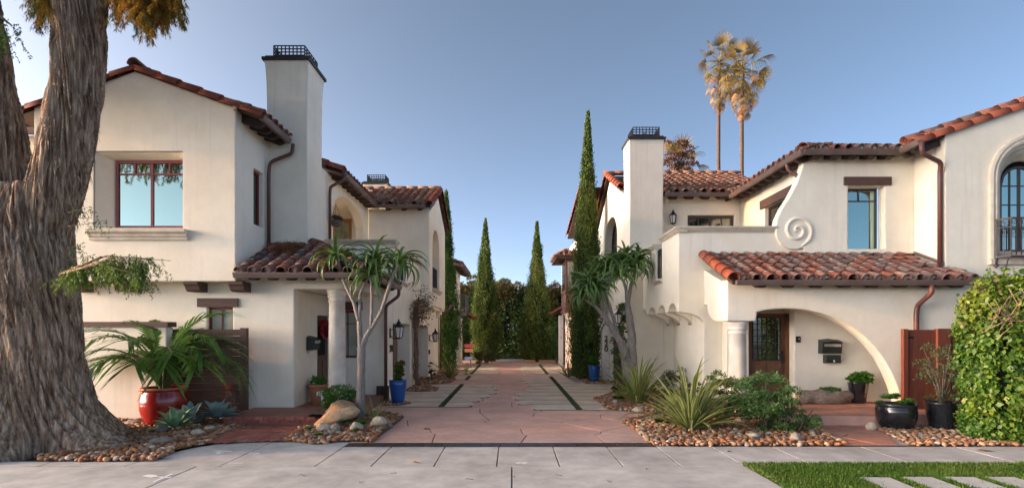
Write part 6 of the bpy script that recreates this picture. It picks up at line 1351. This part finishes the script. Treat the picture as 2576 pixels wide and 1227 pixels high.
# loose bark strips give the shaggy outline
n = 5200; Vs = []; pick = rng.integers(0, len(V), n); C = V[pick]; dirs = np.tile([0, 0, -1.0], (n, 1)) + rng.normal(size=(n, 3)) * [.22, .22, .1]
cen = np.array([gx(90, Yt), Yt]); outv = np.concatenate([unit(C[:, :2] - np.where(C[:, 2:3] < 3.6, cen, np.where(C[:, :1] > -7.65, [[gx(175, Yt), Yt]], [[gx(-20, Yt), Yt]]))), np.zeros((n, 1))], 1)
Vb, Qb = leaves(C - outv * .012, dirs + outv * .10, rng.uniform(.08, .26, n), rng.uniform(.010, .026, n), N=np.cross(np.cross(dirs, outv), dirs) + 0 * outv, fold=0); link('bark_strips', fastmesh('bark_strips', Vb, Qb, BARK), bt)
def droop(name, roots, m, L=(.35, .8), dens=26, leafL=.07, leafW=.010, varb=.5):
    """hanging needle strands from a set of twig points"""
    Vs, var = [], []
    for p in roots:
        Ls = rng.uniform(*L); k = int(dens * Ls / .5); s = np.linspace(0, 1, k)[:, None]; sway = rng.normal(size=2) * .12
        P = np.array(p) + np.concatenate([sway[0] * s ** 1.2, sway[1] * s ** 1.2, -Ls * s], 1) + rng.normal(size=(k, 3)) * .012; q = 5
        P = np.repeat(P, q, 0); D = rng.normal(size=(k * q, 3)) * .38 + [0, 0, -1]; V, Q = leaves(P, D, leafL * rng.uniform(.6, 1.3, k * q), leafW); Vs.append((V, Q)); var.append(np.clip(np.full(k * q, rng.normal(varb, .22)) + rng.normal(size=k * q) * .12, 0, 1))
    V, Q = join(Vs); return link(name, fastmesh(name, V, Q, m, np.concatenate(var)), bt)
def twigs(n, x, y, d=.5): return [pt(rp.uniform(*x), rp.uniform(*y), Yt + rp.uniform(-d, d)) for _ in range(n)]
rp.seed(9)
droop('hanging_foliage', twigs(60, (285, 330), (-70, -15)) + twigs(90, (330, 400), (-50, 5)) + twigs(90, (395, 452), (-60, 0)) + twigs(24, (360, 385), (10, 40)), BACKLIT, (.2, .55), 44, .085, .008, .6)
droop('hanging_foliage', twigs(40, (82, 124), (-60, 0)) + twigs(10, (105, 128), (0, 20)), BACKLIT, (.2, .45), 44, .085, .008, .5)
droop('hanging_foliage', twigs(30, (-30, 20), (40, 110)) + twigs(5, (15, 55), (60, 75)), NEEDLE, (.15, .4), 24, .05, .010, .2)
droop('hanging_foliage', [Vector((rp.uniform(-10.6, -8.9), rp.uniform(7.6, 9.2), rp.uniform(6.6, 7.4))) for _ in range(160)], BACKLIT, (.3, .9), 30, .085, .010, .4)
mb = MB()
for a, b in ((B(210, -90), B(420, -40)), (B(215, -60), B(350, 0)), (B(200, -90), B(100, -30)), (B(-60, 20), B(30, 65)), (B(-60, 40), B(10, 95)), (B(-80, -80), Vector((-10.2, 8.4, 7.2)))): mb = MB(); mb.tube([a, a.lerp(b, .5) + Vector((0, 0, .08)), b], [.05, .03, .012], 6); mb.build('branch', BARK, bt)
# low green spray
tips = []
for k in range(12):
    a = B(150, 690, -.65); b = pt(rp.uniform(340, 455), rp.uniform(650, 705), 8.0 + rp.uniform(-.4, .7)); mid = a.lerp(b, .5) + Vector((0, 0, .16)); mb = MB(); mb.tube([a, mid, b], [.014, .009, .004], 5); mb.build('branch', BARK, bt)
    for q in range(17): u = rp.random() ** .7; c = a.lerp(mid, u * 2) if u < .5 else mid.lerp(b, u * 2 - 1); tips.append(c + Vector((rp.uniform(-.05, .05), rp.uniform(-.06, .06), rp.uniform(-.03, .05))))
droop('spray_foliage', tips, NEEDLE, (.14, .36), 30, .055, .007, .55)
for (x, y) in ((205, 520), (240, 555), (190, 610), (215, 640)):
    a = B(170, y + 15, -.3); b = pt(x + 25, y, Yt - .3); mb = MB(); mb.tube([a, b], [.006, .003], 4); mb.build('branch', BARK, bt); droop('spray_foliage', [a.lerp(b, rp.uniform(.3, 1.1)) for _ in range(8)], NEEDLE, (.08, .2), 22, .04, .008, .4)
droop('spray_foliage', [B(rp.uniform(75, 105), rp.uniform(455, 500), -.2) for _ in range(26)], NEEDLE, (.15, .3), 26, .05, .009, .7)

# unseen rest of the crown, added above and left to shade the right house
n = 60000; D = unit(rng.normal(size=(n, 3))); P = np.array([-12.0, 10.2, 10.4]) + D * (rng.random(n) ** .4)[:, None] * np.array([6.5, 4.6, 3.6])
clump = np.sin(P[:, 0] * 1.9 + 1) + np.sin(P[:, 1] * 2.3) + np.sin(P[:, 2] * 2.1 + P[:, 0]); P = P[clump > -.9]
out_v = (P[:, 2] > 1.8 + .62 * P[:, 1] + .9) | ((P[:, 0] < -.954 * P[:, 1] - .9) & (P[:, 2] > 6.2)); P = P[out_v]; n = len(P)
V, Q = leaves(P, rng.normal(size=(n, 3)) * .5 + [0, 0, -1], rng.uniform(.18, .4, n), .06); link('crown', fastmesh('crown', V, Q, BACKLIT, rng.random(n) * .6), bt)
for k in range(14):
    e = Vector((rp.uniform(-16.5, -7.5), rp.uniform(7.5, 12.5), rp.uniform(10.0, 12.5))); s_ = B(204, -120) if e.x > -10 else B(-80, -120); m_ = s_.lerp(e, .5) + Vector((0, 0, .7)); mb = MB(); mb.tube([s_, m_, e], [.16, .09, .03], 7)
    mb.build('branch', BARK, bt)

# ================================================================== pots and what grows in them
def pot(at, prof, m, label, group=None, name='plant_pot', bands=(), soil=None):
    at = Vector(at); t = thing(name, label, 'pot', at, group); h = max(z for r, z in prof); rt_ = prof[-1][0]
    ins = [(rt_ - .03, h), (rt_ - .04, h - .06)]
    mb = MB(); mb.lathe(prof + ins, tuple(at), 36, cap=True); mb.build('body', m, t)
    for r, z, k in bands: rm = MB(); rm.lathe([(r, z - k), (r + k * .8, z - k * .3), (r + k * .8, z + k * .3), (r, z + k)], tuple(at), 36, cap=False); rm.build('band', m if not soil else soil, t)
    so = MB(); so.lathe([(rt_ - .035, h - .055), (.001, h - .045)], tuple(at), 24, cap=False); so.build('soil', POTSOIL, t); return t
RP = (KX, KY, ZB)
rpot = pot(RP, [(.24, 0), (.29, .02), (.36, .14), (.405, .30), (.415, .44), (.40, .58), (.37, .64), (.37, .66), (.41, .67), (.415, .70), (.40, .715)], REDGLAZE, 'wide red glazed pot holding the feather palm', bands=[(.405, .40, .012)])
mb = MB(); mb.lathe([(.416, .69), (.420, .70), (.41, .722), (.36, .722)], RP, 36, cap=False); mb.build('rim', TERRA, rpot)
BL = (gx(1001, 13.45), 13.45, .03); BR = (gx(1495, 19.35), 19.35, .03)
bp_ = [(.13, 0), (.15, .01), (.165, .12), (.19, .30), (.21, .46), (.215, .53), (.205, .545), (.22, .555), (.222, .58), (.21, .585)]
pot(BL, bp_, BLUEGLAZE, 'tall cobalt blue pot by the left downspout', 'tall blue planters'); pot(BR, bp_, BLUEGLAZE, 'tall cobalt blue pot at the foot of the right cypress', 'tall blue planters')
TP = (gx(800, 12.35), 12.35, PZ)
pot(TP, [(.155, 0), (.16, .10), (.165, .105), (.185, .28), (.187, .29), (.205, .36), (.225, .37), (.23, .42), (.215, .425)], TERRA, 'terracotta pot with rolled rim on the left porch', bands=[(.162, .11, .008), (.185, .28, .008)])
B1 = (gx(2159, 12.06), 12.06, TZ + .014); B2 = (gx(2254, 10.0), 10.0, ZB); B3 = (gx(2370, 9.95), 9.95, ZB)
ribs = lambda r0, r1, h, n: [(r0 * .8, 0), (r0 * .92, .01)] + [(r0 + (r1 - r0) * (k / n) + (.010 if k % 2 and k > n * .45 else 0), .03 + (h - .06) * k / n) for k in range(n + 1)] + [(r1 + .012, h - .02), (r1 + .012, h)]
pot(B1, ribs(.15, .20, .46, 14), BLACKGLAZE, 'ribbed black pot inside the arched porch', 'black glazed pots')
pot(B2, [(.20, 0), (.24, .015), (.30, .10), (.325, .20), (.335, .32), (.325, .40), (.315, .42), (.335, .44), (.335, .47)], BLACKGLAZE, 'wide round black pot beside the flagstone path', 'black glazed pots')
pot(B3, ribs(.20, .27, .50, 16), BLACKGLAZE, 'ribbed black pot in front of the redwood gate', 'black glazed pots')
def pv(b, z): return Vector(b) + Vector((0, 0, z))
shrub(pv(B1, .40), (.30, .24, .15), 'dark leafy plant in the ribbed pot inside the porch', FERN, 900, .085, .05, 22, 5, cat='plant', name='pot_plant')
rp.seed(2)
for k, (dx, dy, s) in enumerate(((-.16, -.05, .17), (.12, -.1, .16), (.02, .12, .18), (.24, .05, .13))): pass
t = thing('pot_plant', 'green rosettes spilling from the wide black pot', 'succulent', pv(B2, .42)); Vs = []
for dx, dy, dz, s in ((-.20, -.05, .10, .15), (.14, -.14, .03, .14), (.02, .12, .08, .15), (.25, .05, .02, .12), (-.06, -.2, .02, .12), (-.27, .05, .0, .10), (.0, .0, .13, .12)):
    n = 46; i = np.arange(n); a = i * 2.39996; tt = i / n; tl = .15 + 1.3 * tt; D = np.stack([np.cos(a) * np.sin(tl), np.sin(a) * np.sin(tl), np.cos(tl)], 1)
    Vs.append(leaves(np.array(pv(B2, .46)) + [dx, dy, dz] + D * .01, D, s * (.5 + .6 * tt), s * .36, N=np.cross(D, np.stack([-np.sin(a), np.cos(a), 0 * a], 1)), fold=-.08))
V, Q = join(Vs); link('foliage', fastmesh('foliage', V, Q, SUCC, rng.random(len(Q))), t)
t = shrub(pv(B3, .44), (.42, .36, .62), 'tall airy twiggy shrub in the ribbed pot by the gate', GREYSHRUB, 3600, .035, .018, 60, 14, cat='shrub', name='pot_plant')
shrub(pv(TP, .36), (.18, .16, .12), 'mixed succulents in the terracotta pot', SUCC, 420, .08, .045, 14, 2, cat='succulent', name='pot_plant')
def redflower(b, h, label, red=True):
    t = thing('pot_plant', label, 'plant', pv(b, .54)); mb = MB(); lv, fl = [], []
    for k in range(7):
        e = pv(b, .54) + Vector((rp.uniform(-.14, .14), rp.uniform(-.1, .1), h * rp.uniform(.55, 1))); s = pv(b, .5) + Vector((rp.uniform(-.05, .05), rp.uniform(-.05, .05), 0)); mb.tube([s, s.lerp(e, .5) + Vector((rp.uniform(-.04, .04), 0, 0)), e], .006, 4)
        for q in range(4): lv.append(leafball(16, s.lerp(e, .15 + .25 * q), (.05, .05, .05), .075, .045, up=.1))
        if red: fl.append(leafball(22, e, (.025, .025, .025), .05, .03)); fl.append(leafball(12, s.lerp(e, .6) + Vector((rp.uniform(-.08, .08), -.03, 0)), (.02, .02, .02), .045, .03))
    mb.build('stem', KSTEM, t); V, Q = join(lv); link('foliage', fastmesh('foliage', V, Q, FERN, rng.random(len(Q))), t)
    if red: V, Q = join(fl); link('flowers', fastmesh('flowers', V, Q, REDFL, rng.random(len(Q))), t)
redflower(BL, .52, 'red flowering plant in the left blue pot'); redflower(BR, .36, 'leafy green plant in the right blue pot', False)
# hanging basket in the loggia
hb = pt(845, 556, 15.55); t = thing('hanging_basket', 'round hanging basket of succulents in the loggia arch', 'basket', hb)
mb = MB(); mb.lathe([(.02, -.18), (.10, -.16), (.165, -.08), (.19, .0), (.18, .005)], tuple(hb), 20); mb.build('bowl', BASKETM, t)
mb = MB()
for k in range(3): a = k * 2.1; mb.tube([hb + Vector((.18 * math.cos(a), .18 * math.sin(a), 0)), hb + Vector((0, 0, .5))], .005, 4)
mb.build('chain', IRON, t); V, Q = leafball(420, np.array(hb) + [0, 0, .03], (.17, .17, .09), .07, .03); link('foliage', fastmesh('foliage', V, Q, leafmat('basket_plants', [(.10, .10, .05), (.17, .14, .08), (.22, .15, .09), (.08, .10, .04)], .2), rng.random(len(Q))), t)
# ================================================================== boulders and rocks
def rock(px0, px1, py0, py1, label, m, seed, Y=None, tilt=0, dy=.9, name='boulder', zb_=.0):
    base = gp((px0 + px1) / 2, py1, zb_); Yc = (Y or base.y) ; sx = (px1 - px0) / F * Yc / 2; h = (py1 - py0) / F * Yc
    import bmesh
    bm = bmesh.new(); bmesh.ops.create_icosphere(bm, subdivisions=4, radius=1); o_ = Vector((seed * 3.1, seed * 1.7, seed))
    for v in bm.verts:
        c = v.co.copy(); n1 = mnoise.noise(c * .9 + o_); n2 = mnoise.noise(c * 2.1 + o_); n3 = mnoise.noise(c * 5 + o_)
        cell = mnoise.cell(c * 1.1 + o_) * .05; v.co = c * (1 + .22 * n1 + .10 * n2 + .03 * n3 + cell); v.co.z *= 1 if v.co.z > 0 else .6
    me = bpy.data.meshes.new(name); bm.to_mesh(me); bm.free(); me.materials.append(m); me.polygons.foreach_set('use_smooth', [True] * len(me.polygons))
    o = link(name, me, None, T((gx((px0 + px1) / 2, Yc), Yc + sx * .2, zb_ + h * .42)) @ Matrix.Rotation(math.radians(tilt), 4, 'Y') @ Matrix.Diagonal((sx, sx * dy, h * .56, 1)))
    return tag(o, label, 'rock' if name != 'boulder' else 'boulder', 'rocks in the beds')
rock(820, 896, 997, 1055, 'largest tan boulder, upright beside the left tree aloe', BOULDER, 1, 10.7)
rock(786, 900, 1036, 1084, 'long slanting tan boulder leaning on the largest boulder', BOULDER, 2, 10.05, tilt=-24, dy=.55)
rock(796, 831, 1061, 1088, 'pale rounded rock left of the boulder pile', ROCKPALE, 3)
rock(830, 857, 1064, 1088, 'grey rock between two pale rocks', ROCKGREY, 4)
rock(879, 912, 1060, 1088, 'pale angular rock below the tree aloe trunk', ROCKPALE, 5)
rock(931, 973, 1045, 1078, 'rounded pale boulder at the driveway edge of its bed', ROCKPALE, 6)
rock(478, 512, 1078, 1096, 'pale stone below the light green agave', ROCKPALE, 7, name='rock'); rock(512, 540, 1070, 1086, 'pale stone between the agaves', ROCKPALE, 8, name='rock'); rock(585, 612, 1052, 1068, 'tan stone beside the fence post', ROCKPALE, 9, name='rock')
rock(378, 432, 1098, 1118, 'flat grey stone in front of the agaves', ROCKGREY, 10, name='rock'); rock(388, 420, 1066, 1090, 'brown stone under the red pot', ROCKGREY, 11, name='rock'); rock(310, 352, 1056, 1070, 'low grey stone between tree root and pot', ROCKGREY, 12, name='rock')
rock(1594, 1620, 1022, 1038, 'pale round stone below the upright flax', ROCKPALE, 13, name='rock'); rock(1850, 1874, 1050, 1068, 'pale stone under the metal flower ornament', ROCKPALE, 14, name='rock'); rock(1878, 1912, 1088, 1104, 'flat pale stone below the rounded shrub', ROCKPALE, 15, name='rock')
rock(2180, 2206, 1062, 1084, 'tan stone left of the wide black pot', ROCKPALE, 16, name='rock'); rock(1990, 2020, 1088, 1112, 'brown stone under the low spreading shrub', ROCKGREY, 17, name='rock'); rock(1540, 1556, 1006, 1016, 'small pale stone at the curved concrete band', ROCKPALE, 18, name='rock')
# driftwood planter
a, b = Vector((gx(2016, 12.0), 12.0, TZ + .12)), Vector((gx(2152, 12.05), 12.05, TZ + .15)); t = thing('driftwood_log', 'weathered driftwood log lying against the porch wall', 'log', a)
import bmesh as _bm
P, R_ = [], []
for k in range(13): u = k / 12; P.append(a.lerp(b, u) + Vector((0, .03 * math.sin(u * 9), .025 * math.sin(u * 7 + 1)))); R_.append((.06 + .13 * math.sin(math.pi * min(1, .12 + u * .9)) ** .7) * (1 + .12 * math.sin(u * 23)))
mb = MB(); mb.tube(P, R_, 14); mb.build('log', DRIFT, t)
V, Q = leafball(260, np.array(a.lerp(b, .52)) + [0, 0, .14], (.24, .08, .05), .075, .03, up=.8); tag(link('succulent', fastmesh('foliage', V, Q, SUCC, rng.random(len(Q)))), 'spiky green succulents growing on the driftwood log', 'succulent', 'low succulents in the beds')
# white bench
t = thing('bench', 'low white bench end behind the fern on the left porch', 'bench', (-3.8, 11.8, PZ)); bx0 = gx(798, 11.65)
box_part('seat', t, WHITEP, bx0, bx0 + .75, 11.62, 11.95, PZ + .24, PZ + .32); box_part('leg', t, WHITEP, bx0 + .08, bx0 + .16, 11.66, 11.92, PZ, PZ + .238); box_part('leg', t, WHITEP, bx0 + .58, bx0 + .66, 11.66, 11.92, PZ, PZ + .238)
# ================================================================== wall fittings
def lantern(at, out_, label, s=1.0, arm=.22):
    """wall lantern: back plate, arm, roof, cage with frosted panes; out_ is the direction away from the wall"""
    at = Vector(at); o = Vector(out_); t = thing('wall_lantern', label, 'lantern', at, 'black wall lanterns'); c = at + o * arm
    mb = MB(); sd = Vector((-o.y, o.x, 0)); M = frame(at, sd, -o, (0, 0, 1)); mb.box(-.05 * s, .05 * s, -.02, 0, -.16 * s, .10 * s, M=M); mb.build('back_plate', IRON, t)
    mb = MB(); mb.tube([at + Vector((0, 0, -.1 * s)), at + o * arm * .5 + Vector((0, 0, -.19 * s)), c + Vector((0, 0, -.16 * s))], .012 * s, 6); mb.tube([at + Vector((0, 0, .05 * s)), c + Vector((0, 0, .10 * s))], .009 * s, 6); mb.build('arm', IRON, t)
    mb = MB(); mb.lathe([(.15 * s, .12 * s), (.14 * s, .14 * s), (.07 * s, .21 * s), (.055 * s, .22 * s), (.05 * s, .27 * s), (.02 * s, .29 * s), (.025 * s, .32 * s), (.0, .36 * s)], tuple(c), 6, smooth=False); mb.build('lamp_roof', IRON, t)
    mb = MB()
    for k in range(6):
        a = k * math.pi / 3; u = Vector((math.cos(a), math.sin(a), 0)); mb.tube([c + u * .085 * s + Vector((0, 0, -.16 * s)), c + u * .13 * s + Vector((0, 0, .12 * s))], .011 * s, 5)
    mb.lathe([(.09 * s, -.17 * s), (.10 * s, -.155 * s), (.02 * s, -.2 * s)], tuple(c), 6); mb.build('cage', IRON, t)
    for k in range(6):
        a0, a1 = k * math.pi / 3, (k + 1) * math.pi / 3; q = [c + Vector((math.cos(a) * r * s, math.sin(a) * r * s, z * s)) for a, r, z in ((a0, .082, -.15), (a1, .082, -.15), (a1, .125, .12), (a0, .125, .12))]
        pm = MB(); pm.add(q, [(0, 1, 2, 3)]); pm.build('pane', LAMPGL, t)
lantern((-3.3, 14.5, 1.82), (1, 0, 0), 'black lantern by the nearer left garage', 1.0, .24)
lantern((-3.3, 21.45, 1.62), (1, 0, 0), 'black lantern by the farther left garage', 1.0, .24)
lantern((3.59, 16.85, 2.25), (-1, 0, 0), 'black lantern among vines by number 220', .95, .24)
lantern((gx(1690, 16.95), 16.95, gz(552, 16.9)), (0, -1, 0), 'small black lantern on the upper terrace wall', .85, .14)
def text(body, size, M, m, name, label, cat, parent=None, ex=.008):
    cu = bpy.data.curves.new(name, 'FONT'); cu.body = body; cu.size = size; cu.extrude = ex; cu.align_x = 'CENTER'; cu.align_y = 'CENTER'; cu.materials.append(m); cu.offset = size * .02
    tmp = bpy.data.objects.new('tmp', cu); COL.objects.link(tmp); bpy.context.view_layer.update(); me = bpy.data.meshes.new_from_object(tmp.evaluated_get(bpy.context.evaluated_depsgraph_get())); bpy.data.objects.remove(tmp); me.name = name
    o = link(name, me, parent, M)
    if label: tag(o, label, cat)
    return o
STAND = Matrix.Rotation(math.radians(90), 4, 'X')
text('224', .26, T((-3.285, 14.62, 1.36)) @ FACE_R @ STAND, IRON, 'house_number', 'black number 224 on the left garage wall', 'house number')
text('226', .24, T((-3.285, 21.35, 1.02)) @ FACE_R @ STAND, IRON, 'house_number', 'black number on the second garage pier', 'house number')
t = thing('house_number', 'black number 220 set upright on the white pier', 'house number', (gx(1525, 19.94), 19.94, 1.3))
for ch, py in (('2', 851), ('2', 864.5), ('0', 878)): text(ch, .26, T((gx(1525, 19.93), 19.935, gz(py, 19.93))) @ STAND @ Matrix.Diagonal((1.05, 1, 1, 1)), IRON, 'digit', None, None, t)
# mailboxes
def mailbox(M, w_, h, label, flap=True, nine=False):
    t = tag(link('mailbox', None, None, M), label, 'mailbox'); mb = MB()
    mb.side(0, w_, [(0, 0), (-.16, 0), (-.19, h * .82), (0, h)]); mb.build('body', MAILG, t, M)
    mb = MB(); mb.add([(-.015, .0, h + .01), (w_ / 2, 0, h + .035), (w_ + .015, 0, h + .01), (-.015, -.21, h * .84), (w_ / 2, -.215, h * .84 + .025), (w_ + .015, -.21, h * .84)], [(0, 1, 4, 3), (1, 2, 5, 4)]); mb.build('lid', MAILG, t, M)
    mb = MB(); mb.box(.035, w_ - .035, -.20, -.188, h * .52, h * .72); mb.box(.03, w_ - .03, -.215, -.2, h * .66, h * .70); mb.build('flap', STEEL, t, M); return t
mM = T((gx(2058, 12.3), 12.298, gz(888, 12.3))); mailbox(mM, .44, .30, 'black mailbox with steel flap on the porch wall')
t = thing('newspaper_box', 'small black box hanging below the porch mailbox', 'mailbox', (gx(2070, 12.3), 12.298, gz(912, 12.3))); M = W[t]
box_part('body', t, MAILG, 0, .33, -.14, 0, 0, .185, M=M); box_part('trim', t, STEEL, -.005, .335, -.16, 0, .188, .21, M=M); box_part('trim', t, STEEL, 0, .33, -.145, -.14, -.01, .006, M=M)
text('9', .085, M @ T((.17, -.145, .04)) @ STAND, WHITEP, 'emblem', None, None, t, .003)
mailbox(T((-4.705, 12.28, gz(880, 12.3))) @ RZ(90), .36, .30, 'dark green mailbox on the left porch wall')
t = thing('doorbell', 'small black doorbell plate beside the right front door', 'doorbell', (gx(2007, 12.3), 12.29, gz(853, 12.3))); M = W[t]; box_part('plate', t, IRON, -.05, .05, -.02, .008, -.07, .07, M=M); box_part('button', t, STEEL, .0, .025, -.03, -.02, -.01, .03, M=M)
# wreath
c = Vector((-4.66, 13.35, gz(830, 13.35))); t = thing('wreath', 'red berry wreath hanging on the left front door', 'wreath', c); Vs = []
for k in range(26): a = k / 26 * 2 * math.pi; Vs.append(leafball(26, c + Vector((0, math.cos(a) * .19, math.sin(a) * .19)), (.035, .05, .05), .05, .035))
V, Q = join(Vs); link('berries', fastmesh('berries', V, Q, REDFL, rng.random(len(Q))), t)
mb = MB(); ring(mb, tuple(c), .19, .02, 'x'); mb.build('hoop', TWIG, t)
# ================================================================== climbing vines
vb = Vector((-3.12, 17.9, ZB)); t = thing('climbing_vine', 'dry leafless vine climbing between the left garages', 'vine', vb); mb = MB(); rp.seed(14); Vs = []
for k in range(16):
    P = [vb + Vector((rp.uniform(-.1, .1), rp.uniform(-.2, .2), 0))]
    for q in range(1, 9): P.append(vb + Vector((-.12 + rp.uniform(-.03, .12), .12 * math.sin(q * .8 + k) + rp.uniform(-.12, .12), q * .35)))
    mb.tube(P, [rp.uniform(.010, .028)] * 9, 5)
for k in range(70):
    s = vb + Vector((rp.uniform(-.1, .05), rp.uniform(-.1, .1), rp.uniform(2.2, 2.9))); e = s + Vector((rp.uniform(-.1, .45), rp.uniform(-.95, .7), rp.uniform(-.35, .45))); mb.tube([s, s.lerp(e, .5) + Vector((0, 0, .08)), e], .006, 4); Vs.append(leafball(16, e, (.10, .16, .1), .05, .03)); Vs.append(leafball(10, s.lerp(e, .6), (.1, .12, .08), .05, .025))
mb.build('stems', TWIG, t); V, Q = join(Vs); link('foliage', fastmesh('foliage', V, Q, leafmat('dry_vine_leaf', [(.20, .11, .06), (.28, .17, .10), (.15, .11, .05), (.09, .11, .03)], .3), rng.random(len(Q))), t)
vb = Vector((3.56, 17.6, 0)); t = thing('climbing_vine', 'leafy vine around the lantern and garage of number 220', 'vine', vb); mb = MB(); Vs = []
for k in range(10):
    P = [vb + Vector((rp.uniform(-.08, 0), rp.uniform(-.8, 2), 0))]
    for q in range(1, 8): P.append(Vector((3.52 + rp.uniform(-.06, .05), 17.0 + rp.uniform(-.45, 1.6) * (1 if q < 6 else .5), q * .36)))
    mb.tube(P, [.016 - .0015 * i for i in range(8)], 5)
    for p in P[1:]: Vs.append(leafball(26, p, (.07, .26, .2), .07, .055, up=-.2))
mb.build('stems', TRUNK, t); V, Q = join(Vs); link('foliage', fastmesh('foliage', V, Q, SHRUB, rng.random(len(Q)) * .7), t)
# ================================================================== small garden things
ob = gp(1803, 1062); t = thing('garden_ornament', 'weathered blue metal flower on an iron stake in the right bed', 'ornament', ob)
mb = MB(); mb.tube([ob, ob + Vector((0, 0, .42))], .012, 6); mb.tube([ob + Vector((-.02, 0, .36)), ob + Vector((.42, 0, .36))], .012, 6); mb.build('stake', IRON, t)
for k in range(7): a = k * .9; f = blade('petal', .16, .09, .6, .6, [BLUEM], 5, 1.2, .5); link('petal', f, t, T(ob + Vector((.22, -.04, .34))) @ Matrix.Rotation(math.radians(80), 4, 'X') @ Matrix.Rotation(a, 4, 'Z'))
sp = Vector((gx(1184, 27.0), 27.0, 0)); t = thing('sign_post', 'small post of red, orange and blue boards by the far left house', 'sign', sp); box_part('post', t, TRUNK, sp.x - .03, sp.x + .03, sp.y, sp.y + .05, 0, 1.25)
for k, (m_, z) in enumerate(((SIGNR, 1.05), (SIGNO, .82), (SIGNB, .42))): box_part('board', t, m_, sp.x - .30, sp.x + .16 - .04 * k, sp.y - .025, sp.y - .002, z, z + .17)
